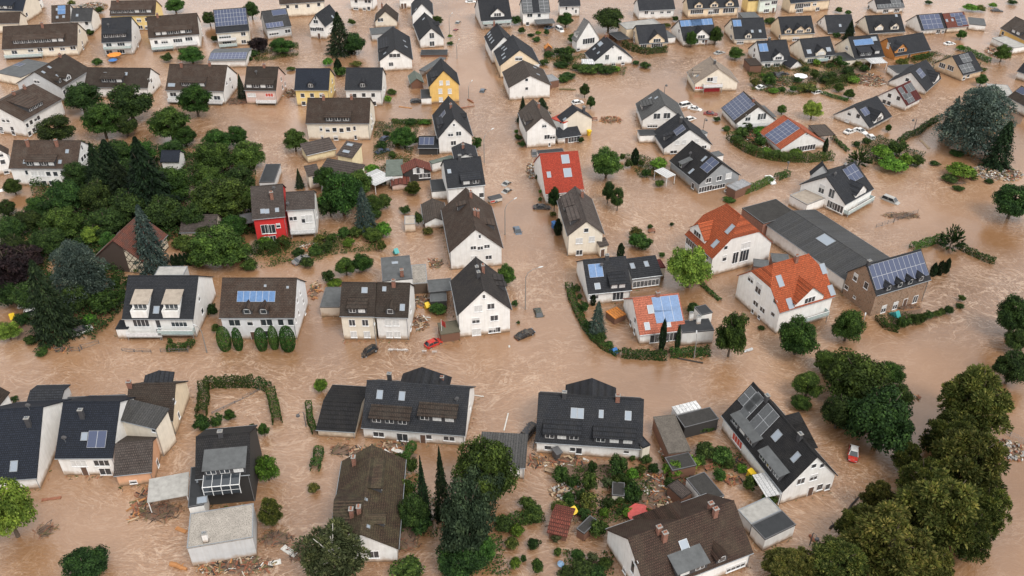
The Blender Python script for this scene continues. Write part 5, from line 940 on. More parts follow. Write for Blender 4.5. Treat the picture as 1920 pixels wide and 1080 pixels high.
def crown_round(nc, per, size, spread=.33, cr=(.12, .2), flat=.0, feather=False):
    # unit crown: x,y in -.5..+.5, z in 0..1, made of many leaf clusters over a lumpy volume
    Vs = []
    for i in range(nc):
        d = sph(1)[0]
        rr = rng.uniform(.55, 1.0)
        if d[2] < -.35: d[2] *= .5
        c = np.array([d[0]*spread*rr, d[1]*spread*rr, .5 + d[2]*(.5 - cr[1])*rr*.95])
        r = rng.uniform(*cr)*(.7 if rr > 1 else 1)
        n = int(per * (r/cr[1])**2)
        o = sph(n); o[:, 2] = np.where(o[:, 2] < -.3, -o[:, 2]*.6, o[:, 2])
        o = nrm(o)
        p = c + o * r * rng.uniform(.55, 1.12, (n, 1)) * np.array([1, 1, .85])
        if feather: Vs.append(leaves(p, o, size*1.25, .7, .42, along=nrm(o + np.array([0, 0, -.25]))))
        else: Vs.append(leaves(p, o, size, .5))
    return np.concatenate(Vs)
def crown_cone(n, size, power=.9, layers=14, rough=.25):
    z = rng.random(n)**1.35
    lay = np.floor(z*layers)/layers + rng.uniform(0, .75/layers, n)
    lay = np.clip(lay, 0, .995)
    th = rng.random(n)*2*np.pi
    lob = 1 + rough*np.sin(th*7 + np.floor(z*layers)*2.1) + .12*rng.normal(size=n)
    inl = (lay*layers) % 1
    r = .5*(1 - lay)**power*lob*(1 - .35*inl)*np.sqrt(rng.uniform(.45, 1, n))
    p = np.stack([r*np.cos(th), r*np.sin(th), lay], 1)
    out = nrm(np.stack([np.cos(th), np.sin(th), .5*np.ones(n)], 1))
    al = np.stack([np.cos(th), np.sin(th), -.35*np.ones(n)], 1)
    return leaves(p, out, size, .45, .45, along=al)
def crown_oval(n, size, noise=.05):
    o = sph(n)
    r = 1 + noise*np.sin(o[:, 0]*9 + 3*o[:, 2])*np.cos(o[:, 1]*8)
    prof = np.where(o[:, 2] > 0, 1, 1)
    p = np.stack([.5*o[:, 0]*r, .5*o[:, 1]*r, .5 + .5*o[:, 2]], 1)*1.0
    p[:, :2] *= rng.uniform(.9, 1.03, (n, 1))
    return leaves(p, o, size, .5)
def crown_column(n, size):
    z = rng.random(n); th = rng.random(n)*2*np.pi
    r = .5*np.sin(np.pi*np.clip(z*.9 + .1, 0, 1))**.6*(1 + .15*np.sin(th*3 + z*20))*rng.uniform(.75, 1.05, n)
    p = np.stack([r*np.cos(th), r*np.sin(th), z], 1)
    o = np.stack([np.cos(th), np.sin(th), .3*np.ones(n)], 1)
    return leaves(p, o, size, .5, .5, along=np.stack([.1*np.cos(th), .1*np.sin(th), np.ones(n)], 1))
def crown_pads(npad, per, size):
    # cedar: loose horizontal fans at several heights
    Vs = []
    for i in range(npad):
        z = .12 + .83*(i + .5)/npad; R_ = .46*math.sin(math.pi*min(1, (1.05 - z)*.62 + .08))**.9
        th = i*2.4 + rng.uniform(-.4, .4); rr = R_*rng.uniform(.35, .8)
        c = np.array([rr*math.cos(th), rr*math.sin(th), z])
        n = per; o = rng.normal(size=(n, 2)); o = o/np.linalg.norm(o, axis=1, keepdims=True)*np.sqrt(rng.random((n, 1)))
        ex = R_*.55 + .05
        p = np.stack([c[0] + o[:, 0]*ex, c[1] + o[:, 1]*ex, c[2] + rng.normal(size=n)*.018 - .10*(o[:, 0]**2 + o[:, 1]**2)], 1)
        al = np.stack([p[:, 0], p[:, 1], -.05*np.ones(n)], 1)
        Vs.append(leaves(p, np.tile([0, 0, 1.], (n, 1)), size, .6, .4, along=al))
    return np.concatenate(Vs)
def crown_spiky(nb, per, size):
    Vs = []
    for i in range(nb):
        d = sph(1)[0]; d[2] = abs(d[2])*.9 + .05; d /= np.linalg.norm(d)
        tq = np.sqrt(rng.uniform(.12, 1, per))[:, None]
        p = np.array([0, 0, .28]) + d*tq*np.array([.5, .5, .72]) + rng.normal(size=(per, 3))*.016
        Vs.append(leaves(p, np.tile([0, 0, 1.], (per, 1)), size, .5, .35, along=np.tile(d, (per, 1))))
    return np.concatenate(Vs)
SPECIES = {}
def species(k, mat, gens):
    SPECIES[k] = [quadmesh('crown', g(), mat) for g in gens]
species('D', 'leaf_D', [lambda: crown_round(54, 560, .0165, cr=(.075, .155)) for _ in range(4)])
species('K', 'leaf_K', [lambda: crown_round(54, 560, .0165, cr=(.075, .155)) for _ in range(3)])
species('O', 'leaf_O', [lambda: crown_round(110, 400, .0150, cr=(.045, .105), feather=True) for _ in range(3)])
species('L', 'leaf_L', [lambda: crown_round(44, 520, .017, cr=(.08, .15)) for _ in range(2)])
species('R', 'leaf_R', [lambda: crown_round(26, 420, .024, spread=.32, cr=(.12, .2)) for _ in range(2)])
species('W', 'leaf_G', [lambda: crown_round(70, 520, .0145, cr=(.07, .14)) for _ in range(2)])
species('T', 'leaf_D', [lambda: crown_round(46, 450, .019, spread=.34, cr=(.09, .15)) for _ in range(1)])
species('P', 'leaf_P', [lambda: crown_round(44, 420, .019, cr=(.09, .16)) for _ in range(2)])
species('C', 'leaf_C', [lambda: crown_cone(11000, .027, .85, 15), lambda: crown_cone(11000, .027, 1.0, 18), lambda: crown_cone(11000, .030, .7, 12, .35)])
species('S', 'leaf_S', [lambda: crown_cone(9000, .028, .8, 13)])
species('A', 'leaf_A', [lambda: crown_pads(38, 640, .020), lambda: crown_pads(46, 600, .019)])
species('Y', 'leaf_C', [lambda: crown_column(900, .09)])
species('V', 'leaf_V', [lambda: crown_oval(4200, .030)])
species('M', 'leaf_K', [lambda: crown_spiky(60, 34, .05)])
species('Z', 'leaf_Z', [lambda: crown_round(60, 330, .0165, spread=.38, cr=(.06, .13), feather=True)])
species('B', 'leaf_B', [lambda: crown_round(22, 190, .036, spread=.34, cr=(.11, .2)) for _ in range(4)])
species('b', 'leaf_K', [lambda: crown_round(22, 190, .036, spread=.34, cr=(.11, .2)) for _ in range(2)])
species('r', 'leaf_R', [lambda: crown_round(22, 190, .036, spread=.34, cr=(.11, .2)) for _ in range(2)])
species('o', 'leaf_O', [lambda: crown_round(22, 190, .036, spread=.34, cr=(.11, .2)) for _ in range(2)])
species('f', 'leaf_Z', [lambda: crown_round(20, 70, .06, spread=.34, cr=(.12, .2)) for _ in range(1)])
TRUNKS = {}
def trunk_mesh(pale):
    if pale in TRUNKS: return TRUNKS[pale]
    t_ = MB()
    t_.tube([(0, 0, -.12), (.004, .002, .12), (-.006, .004, .35), (.002, -.003, .62), (0, 0, .85)], [.034, .028, .022, .013, .004], 8)
    for q in range(7):
        a_ = q*2.4; z_ = .26 + .06*q; l_ = .30 - .022*q
        t_.tube([(0, 0, z_), (l_*.5*math.cos(a_), l_*.5*math.sin(a_), z_ + .10), (l_*math.cos(a_), l_*math.sin(a_), z_ + .26)], [.013, .008, .003], 5)
    TRUNKS[pale] = t_.mesh('trunk', ['bark_pale' if pale else 'bark'])
    return TRUNKS[pale]
def plant(kind, label, x, y, w, z0, z1):
    meshes = SPECIES[kind]; me = meshes[int(abs(x*7.3 + y*3.1)) % len(meshes)]
    rz_ = (x*1.7 + y*.9) % 6.28; name, cat, group = PLANT_KIND[kind]
    hgt = z1 - z0
    if kind in 'BbrofV':
        o = put(name, me); o.location = (x, y, z0); o.scale = (w, w, hgt); o.rotation_euler = (0, 0, rz_)
        return tag(o, label, cat, group)
    root = empty(name, x, y, rz_); tag(root, label, cat, group)
    c = put('crown', me, root); c.location = (0, 0, z0); c.scale = (w, w, hgt)
    t_ = put('trunk', trunk_mesh(kind == 'Z'), root); ts = w if kind not in 'YCS' else w*.8; t_.scale = (ts, ts, z1*.95)
    return root
PLANT_KIND = {'W': ('deciduous_tree', 'tree', 'trees standing in the flood'), 'D': ('deciduous_tree', 'tree', 'trees standing in the flood'), 'K': ('deciduous_tree', 'tree', 'trees standing in the flood'), 'O': ('deciduous_tree', 'tree', 'trees standing in the flood'), 'L': ('willow_tree', 'tree', 'trees standing in the flood'), 'R': ('deciduous_tree', 'tree', 'trees standing in the flood'), 'T': ('deciduous_tree', 'tree', 'trees standing in the flood'), 'P': ('purple_tree', 'tree', 'trees standing in the flood'), 'C': ('fir_tree', 'fir tree', 'fir trees standing in the flood'), 'S': ('spruce_tree', 'spruce', 'spruce trees standing in the flood'), 'A': ('cedar_tree', 'cedar', 'cedar trees standing in the flood'), 'Y': ('columnar_cypress', 'cypress', 'slim columnar cypresses'), 'V': ('clipped_shrub', 'shrub', 'clipped oval shrubs by the six collector house'), 'M': ('deciduous_tree', 'tree', 'trees standing in the flood'), 'Z': ('birch_tree', 'birch', 'birch trees standing in the flood'), 'B': ('bush', 'bush', 'garden bushes in the flood'), 'b': ('bush', 'bush', 'garden bushes in the flood'), 'r': ('bush', 'bush', 'garden bushes in the flood'), 'o': ('bush', 'bush', 'garden bushes in the flood'), 'f': ('bush', 'bush', 'garden bushes in the flood')}
PLANTS = [
('K','big dark green tree right of the pale grey gabled house',-127.33,247.67,15.42,-2.39,10.85),
('K','big dark green tree behind the six pane dormer block',-126.63,228.53,14.35,-2.01,9.14),
('K','big dark green tree in front of the dark brown roof in the trees',-111.44,243.14,17.54,-2.79,12.7),
('K','dark green tree left of the solar covered cream house',-110.95,324.19,6.72,-1.41,6.39),
('K','dark green tree right of the solar covered cream house',-97.05,330.99,8.2,-1.77,8.06),
('K','big dark green tree right of the pale grey roof house',34.89,318.97,14.58,-2.21,10.05),
('K','big dark green tree in front of the rubble house',120.51,186.84,13.0,-2.4,10.9),
('K','dark green tree right of the stone house and right of the long dark hall',99.95,141.39,9.31,-2.45,11.12),
('K','dark green tree right of the stone house and right of the second rust red roof',92.75,126.57,8.92,-1.98,8.99),
('K','dark green tree behind the mottled red barn',-100.6,189.04,10.43,-2.36,10.72),
('K','dark green tree between the six pane dormer block and the mottled red barn',-114.64,182.31,8.71,-1.2,5.48),
('K','dark green tree between the mottled red barn and the slanting dormer house',-116.64,176.89,8.53,-1.55,7.03),
('K','big dark green tree right of the big solar house',62.76,110.18,14.73,-3.06,13.93),
('K','dark green tree in front of the salmon house',-63.14,83.7,9.05,-1.1,5.0),
('K','big dark green tree behind the mottled red barn and left of the garage shed',-91.1,186.11,13.26,-2.09,9.5),
('K','dark green tree left of the red brown garden shed',-7.18,84.52,10.01,-1.32,5.98),
('K','dark green tree right of the red cross wing house',-15.07,92.57,6.11,-1.92,8.72),
('K','small dark green tree behind the red canopy and right of the flat porch house',23.61,250.71,3.66,-1.09,4.98),
('K','small dark green tree behind the red canopy and in front of the wide white gable',22.39,258.88,4.13,-1.24,5.62),
('D','big leafy green tree in front of the dark brown roof in the trees',-114.71,230.74,13.08,-2.64,11.99),
('D','big leafy green tree between the green roof window house and the solar garage',-95.25,228.83,14.36,-2.52,11.44),
('D','big leafy green tree between the solar garage and the brown gable among trees',-92.9,245.27,12.61,-2.49,11.32),
('D','big leafy green tree between the brown gable among trees and the garage shed',-78.26,208.78,12.79,-2.46,11.19),
('D','big leafy green tree between the brown gable among trees and the bright red house',-69.87,212.39,12.3,-2.0,9.08),
('D','big leafy green tree behind the garage shed and left of the bright red house',-69.77,188.53,17.84,-2.36,10.71),
('D','big leafy green tree left of the mottled red barn',-105.29,178.12,12.29,-1.9,8.65),
('D','big leafy green tree behind the green roof window house',-106.94,288.09,11.01,-1.38,6.25),
('D','leafy green tree right of the yellow apartment house',-128.56,340.0,10.24,-1.3,5.93),
('D','big leafy green tree right of the garage shed',-64.72,166.84,15.85,-2.44,11.09),
('D','leafy green tree left of the grey pent roofs',-59.64,223.17,8.39,-1.6,7.26),
('D','leafy green tree behind the red barn roof',-29.93,225.03,8.78,-1.55,7.03),
('D','leafy green tree behind the pale grey roof house',19.6,323.43,7.6,-1.33,6.06),
('D','leafy green tree behind the slim white gable',-27.62,326.0,5.85,-0.78,3.54),
('D','leafy green tree in front of the long blue collectors',62.26,302.52,5.72,-1.41,6.43),
('D','leafy green tree right of the long blue collectors',71.1,305.1,6.19,-1.62,7.37),
('D','leafy green tree in front of the single dormer house',75.38,291.18,6.99,-1.06,4.81),
('D','leafy green tree right of the red tiled roof',24.59,207.63,10.83,-2.14,9.71),
('D','leafy green tree between the second rust red roof and the roof terrace wing',55.38,135.24,10.24,-2.19,9.96),
('D','big leafy green tree right of the big solar house',62.02,121.22,15.59,-2.7,12.26),
('D','leafy green tree behind the big solar house',54.21,123.05,7.19,-1.43,6.49),
('D','big leafy green tree in front of the grey corrugated garage',-4.16,98.75,12.26,-3.21,14.61),
('D','leafy green tree left of the tall grey annex and behind the dark double house',-36.51,162.55,5.91,-1.15,5.25),
('D','leafy green tree left of the tall grey annex and right of the white half house',-33.22,164.37,6.22,-1.11,5.04),
('D','leafy green tree behind the tall white gable',-1.16,158.59,5.28,-1.39,6.31),
('D','leafy green tree in front of the slate house by the purple tree',-78.67,296.59,10.85,-1.27,5.97),
('D','small leafy green tree behind the timber framed tan house',159.22,310.13,4.32,-0.89,4.06),
('D','small leafy green tree right of the timber framed tan house',148.53,268.64,4.63,-0.95,4.31),
('D','leafy green tree in front of the ochre house',163.98,288.88,6.54,-1.51,6.85),
('D','leafy green tree in front of the garage shed',-70.04,166.58,6.01,-0.86,3.93),
('D','big leafy green tree behind the garage shed and behind the mottled red barn',-84.59,196.5,13.78,-2.14,9.72),
('D','big leafy green tree right of the white half house',-41.11,188.75,13.69,-2.81,12.78),
('D','small leafy green tree right of the dark wide roof',107.73,235.05,2.44,-0.59,2.69),
('D','small leafy green tree behind the dark wide roof and left of the maroon solar roof',102.23,263.87,4.57,-0.69,3.14),
('D','small leafy green tree behind the dark wide roof and right of the orange tiled bungalow',103.8,258.65,4.5,-0.74,3.38),
('D','small leafy green tree behind the big solar house',52.39,119.88,4.87,-0.7,3.16),
('D','small leafy green tree right of the black roofed house',-43.32,112.77,2.56,-0.78,3.54),
('D','small leafy green tree behind the black roofed house',-50.48,116.97,2.72,-0.55,2.52),
('D','small leafy green tree behind the orange tiled bungalow',80.2,246.92,3.98,-0.73,3.3),
('D','leafy green tree in front of the stone house and right of the roof terrace wing',66.34,139.36,8.01,-1.89,8.59),
('O','big olive brown tree in front of the stone house',79.88,113.63,16.07,-3.29,14.96),
('O','big olive brown tree between the black topped garage and the big solar house',72.08,98.98,15.84,-3.22,14.62),
('O','big olive brown tree between the big solar house and the dark felt shed',64.96,90.55,16.98,-3.38,15.37),
('O','big olive brown tree between the big solar house and the four chimney house',55.67,85.11,17.35,-2.77,12.58),
('O','big olive brown tree in front of the black topped garage',47.37,82.75,11.7,-1.74,7.9),
('O','olive brown tree between the black topped garage and the four chimney house',40.32,82.95,9.91,-1.1,5.45),
('O','small olive brown tree right of the gravel roof',-37.7,93.04,4.98,-1.45,6.6),
('O','olive brown tree in front of the dark brown roof in the trees',-120.07,260.92,9.44,-1.24,5.64),
('O','olive brown tree in front of the red barn roof',-25.05,198.85,5.56,-0.93,4.21),
('L','big bright yellow green tree in front of the first rust red roof',37.9,157.98,12.91,-2.72,12.37),
('L','bright yellow green tree in front of the navy chimney house',-76.78,90.9,10.4,-3.18,14.47),
('L','bright yellow green tree behind the orange tiled bungalow',88.06,243.74,7.53,-1.55,7.05),
('L','bright yellow green tree left of the mottled red barn',-97.03,175.52,6.51,-1.24,5.63),
('L','bright yellow green tree behind the navy chimney house',-100.38,139.97,6.09,-1.1,5.01),
('R','bright green round tree right of the black roofed house',-40.3,102.5,5.05,-1.34,6.08),
('R','bright green round tree behind the black ridged garage',-35.43,124.44,3.39,-0.79,3.61),
('R','bright green round tree in front of the two flat dormer house',38.91,212.38,5.83,-0.79,3.58),
('R','bright green round tree left of the orange tiled bungalow',69.39,220.14,3.82,-0.63,2.86),
('T','tall olive street tree right of the roof terrace wing',42.19,134.61,7.6,-2.9,13.19),
('P','dark purple leaved tree left of the mottled red barn and left of the garage shed',-106.76,156.45,14.4,-2.9,13.18),
('P','dark purple leaved tree in front of the slate house by the purple tree',-87.41,298.77,10.07,-1.34,6.08),
('P','dark purple leaved tree between the mottled red barn and the six pane dormer block',-107.39,165.76,9.52,-1.51,6.86),
('C','tall dark pointed fir right of the dark slate gable',-58.56,296.69,9.9,0.2,14.49),
('C','tall dark pointed fir behind the mottled red barn and behind the garage shed',-87.67,189.45,14.97,0.2,20.62),
('C','tall dark pointed fir between the six pane dormer block and the mottled red barn',-104.05,200.06,9.34,0.2,13.78),
('C','tall dark pointed fir in front of the mottled red barn',-91.24,141.11,9.6,0.2,18.53),
('C','tall dark pointed fir between the six pane dormer block and the slanting dormer house',-103.62,206.39,7.23,0.2,11.71),
('C','tall dark pointed fir behind the flat porch house and left of the red canopy',3.13,241.78,3.9,0.2,7.99),
('C','tall dark pointed fir behind the flat porch house and behind the red tiled roof',8.62,242.8,5.87,0.2,7.06),
('C','tall dark pointed fir right of the maroon solar roof',126.11,236.62,4.8,0.2,10.37),
('C','tall dark pointed fir in front of the rubble house',128.95,213.05,7.1,0.2,13.61),
('C','tall dark pointed fir right of the red cross wing house',-13.75,93.85,2.63,0.2,14.89),
('C','tall dark pointed fir left of the grey corrugated garage',-10.94,94.85,3.18,0.2,15.77),
('C','tall dark pointed fir left of the pink gabled house',-83.08,258.69,3.08,0.2,7.95),
('C','small dark pointed fir behind the white half house',-54.41,202.2,2.57,0.2,5.6),
('C','tall dark pointed fir right of the plain charcoal roof',119.32,309.83,4.73,0.2,7.35),
('C','tall dark pointed fir behind the mottled red barn and left of the garage shed',-95.36,192.72,8.26,0.2,12.74),
('S','tall blue green spruce right of the mottled red barn',-79.77,165.21,7.68,0.2,16.56),
('S','tall blue green spruce in front of the flat dormer house',17.09,141.39,3.8,0.2,8.44),
('S','tall blue green spruce left of the rusty garden house',-34.8,181.58,5.81,0.2,11.63),
('A','broad grey green cedar in front of the mottled red barn',-90.1,153.42,10.84,0.2,14.91),
('A','broad grey green cedar left of the rubble house',126.79,223.55,17.79,0.2,19.13),
('W','tall grey green leafy tree between the grey corrugated garage and the red brown garden shed',-6.68,87.84,11.14,-3.76,17.11),
('W','tall grey green leafy tree between the red brown garden shed and the brown shed dormers',-4.73,97.32,8.83,-2.6,11.81),
('Y','slim columnar cypress in front of the salmon red roof and behind the mossy dark shed',29.42,136.44,1.31,-0.2,7.37),
('Y','slim columnar cypress in front of the salmon red roof and behind the weathered shed',32.28,135.89,0.98,-0.2,6.37),
('Y','leftmost of three slim cypresses right of the stone house',92.69,162.26,1.47,-0.2,3.26),
('Y','middle of three slim cypresses right of the stone house',94.27,162.69,1.47,-0.2,3.53),
('Y','rightmost of three slim cypresses right of the stone house',95.98,163.43,1.35,-0.2,3.67),
('Y','slim columnar cypress left of the two flat dormer house',32.96,215.04,2.09,-0.2,4.56),
('Y','slim columnar cypress behind the flat dormer house',24.62,169.75,1.64,-0.2,3.59),
('Y','slim columnar cypress left of the cream gable with terraces',10.83,179.39,1.83,-0.2,4.22),
('Y','slim columnar cypress right of the orange tiled bungalow',85.52,220.99,1.37,-0.2,4.62),
('Y','slim columnar cypress right of the yellow house with navy roof',-56.6,278.49,2.54,-0.2,4.86),
('Y','leftmost of five small cypresses in a row left of the leafy garage shed garden',-75.55,165.82,1.12,-0.2,3.01),
('Y','second of five small cypresses in a row left of the leafy garage shed garden',-74.82,166.14,1.12,-0.2,3.15),
('Y','middle of five small cypresses in a row left of the leafy garage shed garden',-73.93,166.36,1.12,-0.2,3.15),
('Y','fourth of five small cypresses in a row left of the leafy garage shed garden',-73.06,166.67,1.12,-0.2,3.02),
('Y','rightmost of five small cypresses in a row left of the leafy garage shed garden',-72.16,166.46,1.12,-0.2,3.02),
('Y','slim columnar cypress in front of the flat dormer house',17.07,151.37,1.05,-0.2,2.92),
('V','leftmost of the five clipped oval shrubs by the six collector house',-56.38,136.67,2.73,-0.5,5.62),
('V','second clipped oval shrub from the left, by the six collector house door',-53.75,136.66,1.97,-0.5,5.37),
('V','middle of the five clipped oval shrubs by the six collector house',-49.12,136.66,2.41,-0.5,5.37),
('V','narrow fourth clipped oval shrub from the left by the six collector house',-46.77,137.01,1.97,-0.5,5.63),
('V','rightmost and broadest clipped oval shrub by the six collector house',-43.94,136.52,3.06,-0.5,5.87),
('M','spiky dark tree right of the stone house',100.83,173.23,5.88,-1.38,6.29),
('M','spiky dark tree behind the glass railed terrace',93.0,214.6,6.55,-1.01,4.61),
('Z','wide grey green birch with pale trunk in front of the red cross wing house',-26.06,83.79,12.4,-2.4,10.91),
('B','mid sized green bush left of the orange parasol house',-151.64,314.59,4.42,-0.56,2.23),
('b','large dark green bush in front of the white terraced block',-115.51,288.63,4.58,-0.9,3.58),
('B','large green bush left of the dark brown roof in the trees',-138.29,286.36,5.01,-0.57,2.28),
('b','mid sized dark green bush behind the solar garage',-104.94,307.8,2.89,-0.64,2.54),
('b','large dark green bush right of the solar garage',-87.97,294.11,4.65,-0.58,2.31),
('B','mid sized green bush right of the solar garage',-88.38,289.77,3.22,-0.41,1.64),
('B','mid sized green bush in front of the solar garage',-93.87,285.94,4.1,-0.41,1.63),
('r','mid sized bright green bush behind the yellow house with navy roof',-61.27,285.57,4.09,-0.81,3.24),
('B','mid sized green bush left of the yellow house with navy roof',-72.49,281.28,3.59,-0.4,1.61),
('B','large green bush left of the plain slate roof house',-55.85,277.01,5.33,-0.88,3.5),
('o','large olive bush behind the plain slate roof house',-51.98,285.21,5.45,-0.49,1.95),
('B','mid sized green bush right of the plain slate roof house',-37.55,262.07,4.25,-0.39,1.55),
('r','mid sized bright green bush right of the plain slate roof house',-37.81,255.49,3.34,-0.69,2.75),
('B','mid sized green bush in front of the white porch house',-58.85,325.09,3.53,-0.79,3.15),
('b','large dark green bush left of the ribbed solar roof',1.58,325.6,5.04,-0.96,3.85),
('B','mid sized green bush right of the cream row house',3.47,316.33,3.45,-0.69,2.75),
('b','mid sized dark green bush between the ribbed solar roof and the cream row house',6.69,313.16,3.42,-0.34,1.37),
('r','mid sized bright green bush in front of the ribbed solar roof',9.4,315.05,2.46,-0.43,1.72),
('b','mid sized dark green bush between the ribbed solar roof and the pale grey roof house',12.44,313.82,2.45,-0.77,3.08),
('b','large dark green bush left of the pale grey roof house',16.4,295.04,5.6,-0.74,2.97),
('b','large dark green bush behind the barn like white house',12.53,293.89,4.65,-0.5,1.98),
('B','large green bush in front of the pale grey roof house',19.34,295.54,5.6,-0.74,2.97),
('b','large dark green bush between the pale grey roof house and the wide white gable',18.19,287.14,5.94,-1.05,4.22),
('b','large dark green bush between the pale grey roof house and the barn like white house',16.29,284.53,6.35,-0.41,1.62),
('B','large green bush left of the wide white gable',24.61,279.33,8.94,-0.72,2.88),
('B','large green bush in front of the wide white gable and behind the red canopy',30.53,279.13,7.59,-0.64,2.56),
('r','mid sized bright green bush in front of the wide white gable',33.96,280.3,4.48,-0.56,2.25),
('B','mid sized green bush in front of the pale grey roof house',21.39,280.96,4.49,-0.64,2.57),
('b','large dark green bush right of the barn like white house',17.92,274.69,6.62,-0.48,1.91),
('r','small bright green bush right of the slim white gable',-22.09,311.92,1.95,-0.38,1.54),
('b','mid sized dark green bush right of the slim white gable',-21.68,304.62,3.11,-0.34,1.35),
('o','mid sized olive bush right of the glazed triangular gable',56.77,322.92,3.51,-0.44,1.75),
('B','mid sized green bush right of the four window slate house',60.65,329.26,3.05,-0.62,2.47),
('b','mid sized dark green bush right of the wide white gable',41.33,286.68,3.19,-0.33,1.3),
('B','large green bush in front of the glazed triangular gable',44.01,283.8,4.98,-0.49,1.94),
('o','mid sized olive bush behind the big solar field house',76.93,268.04,3.9,-0.78,3.13),
('r','mid sized bright green bush in front of the gable dormer house',81.14,275.38,2.65,-0.4,1.59),
('B','large green bush in front of the gable dormer house',81.28,268.56,6.07,-1.17,4.68),
('B','mid sized green bush right of the big solar field house',84.43,264.15,3.0,-0.39,1.56),
('B','mid sized green bush in front of the gable dormer house',87.76,264.1,3.0,-0.54,2.18),
('o','large olive bush in front of the balcony dormer house',92.1,264.7,8.57,-0.62,2.49),
('B','mid sized green bush between the balcony dormer house and the gable dormer house',97.07,273.64,3.96,-0.95,3.79),
('b','mid sized dark green bush between the balcony dormer house and the gable dormer house',96.11,280.36,3.14,-0.4,1.61),
('B','large green bush right of the single dormer house',95.77,327.23,6.58,-0.53,2.11),
('b','mid sized dark green bush in front of the plain charcoal roof',115.8,312.01,3.9,-0.51,2.05),
('B','large green bush in front of the blue collector terrace house',109.42,285.04,5.9,-0.97,3.88),
('B','mid sized green bush between the balcony dormer house and the blue collector terrace house',105.08,283.54,3.16,-0.57,2.26),
('b','large dark green bush in front of the blue collector terrace house',109.17,277.26,5.33,-0.8,3.19),
('b','mid sized dark green bush in front of the blue collector terrace house',115.51,280.25,4.03,-0.72,2.89),
('r','mid sized bright green bush in front of the blue collector terrace house',120.56,286.57,3.19,-0.65,2.6),
('b','mid sized dark green bush between the balcony dormer house and the blue collector terrace house',103.07,274.19,3.96,-0.63,2.54),
('o','large olive bush left of the round window house',129.74,285.83,5.0,-0.73,2.92),
('r','mid sized bright green bush behind the timber framed tan house',154.92,299.62,3.78,-0.58,2.33),
('o','mid sized olive bush right of the timber framed tan house',154.01,281.07,4.49,-0.32,1.29),
('b','mid sized dark green bush behind the plain charcoal roof',124.58,338.95,3.65,-0.63,2.51),
('B','mid sized green bush behind the plain charcoal roof',127.7,337.17,3.63,-0.45,1.79),
('r','large bright green bush left of the ochre house',176.07,341.37,6.81,-0.81,3.24),
('o','large olive bush behind the ochre house',179.37,340.47,5.75,-0.72,2.88),
('r','mid sized bright green bush behind the ochre house',186.27,345.96,4.24,-0.46,1.82),
('b','large dark green bush behind the ochre house',195.4,349.19,4.8,-0.46,1.83),
('b','mid sized dark green bush behind the dark solar half house',163.01,349.56,3.74,-0.37,1.47),
('B','large green bush left of the steep white gable',-29.56,240.3,4.78,-0.41,1.63),
('r','large bright green bush left of the steep white gable',-25.38,240.5,4.78,-0.33,1.33),
('b','mid sized dark green bush right of the grey pent roofs',-35.91,224.29,4.16,-0.71,2.86),
('B','mid sized green bush left of the red barn roof',-32.5,218.73,2.97,-0.49,1.98),
('B','mid sized green bush right of the six window dormer house',-35.55,232.77,2.72,-0.44,1.75),
('r','mid sized bright green bush right of the grey pent roofs',-37.11,210.56,4.34,-0.69,2.77),
('o','large olive bush behind the rusty garden house',-34.74,205.01,5.32,-0.68,2.74),
('B','mid sized green bush behind the rusty garden house',-31.81,204.75,3.54,-0.55,2.19),
('b','mid sized dark green bush left of the red barn roof',-28.37,204.91,3.9,-0.48,1.92),
('B','large green bush left of the rusty garden house',-31.43,191.9,5.07,-1.13,4.51),
('B','mid sized green bush left of the tall grey annex',-36.81,178.72,4.18,-0.65,2.59),
('B','mid sized green bush right of the white half house and behind the dark double house',-39.39,178.36,4.18,-0.71,2.84),
('b','small dark green bush behind the bright red house',-61.86,206.25,1.78,-0.67,2.67),
('r','large bright green bush in front of the rusty garden house',-30.04,178.85,4.5,-1.16,4.64),
('r','small bright green bush left of the flat porch house',1.22,234.1,1.76,-0.33,1.32),
('B','mid sized green bush left of the flat porch house',1.81,230.03,2.89,-0.43,1.74),
('b','mid sized dark green bush in front of the flat porch house',2.82,225.5,2.66,-0.5,2.01),
('B','mid sized green bush right of the steep white gable',-9.75,224.17,3.78,-1.14,4.55),
('b','small dark green bush left of the red tiled roof',6.66,205.9,1.78,-0.55,2.2),
('B','small green bush in front of the red tiled roof',7.09,195.41,1.54,-0.27,1.08),
('r','small bright green bush in front of the red tiled roof',7.47,199.48,1.74,-0.27,1.09),
('o','small olive bush left of the cream gable with terraces',10.02,187.97,2.0,-0.33,1.32),
('b','mid sized dark green bush in front of the rusty garden house',-22.41,183.69,2.95,-1.04,4.17),
('o','mid sized olive bush in front of the rusty garden house',-19.94,179.83,2.91,-0.45,1.82),
('B','mid sized green bush in front of the red canopy',19.44,227.82,2.3,-0.5,2.02),
('B','small green bush right of the red canopy',29.87,217.09,1.85,-0.69,2.77),
('b','mid sized dark green bush left of the two flat dormer house',31.02,212.96,2.91,-0.7,2.79),
('B','mid sized green bush between the two flat dormer house and the long grey gable house',34.57,214.08,2.56,-0.49,1.96),
('B','mid sized green bush between the long grey gable house and the ash grey roof',34.98,208.07,3.22,-0.62,2.48),
('B','mid sized green bush left of the long grey gable house',37.79,202.92,3.17,-0.48,1.91),
('b','mid sized dark green bush left of the big solar field house',60.1,242.22,2.8,-0.37,1.49),
('B','mid sized green bush in front of the big solar field house',61.52,235.86,3.53,-0.33,1.32),
('B','large green bush in front of the big solar field house',64.82,231.81,5.04,-0.8,3.19),
('r','large bright green bush in front of the big solar field house',70.54,232.3,5.05,-0.87,3.48),
('B','mid sized green bush between the orange tiled bungalow and the big solar field house',69.05,225.71,4.18,-0.93,3.72),
('o','mid sized olive bush in front of the orange tiled bungalow',74.06,218.42,3.71,-0.49,1.98),
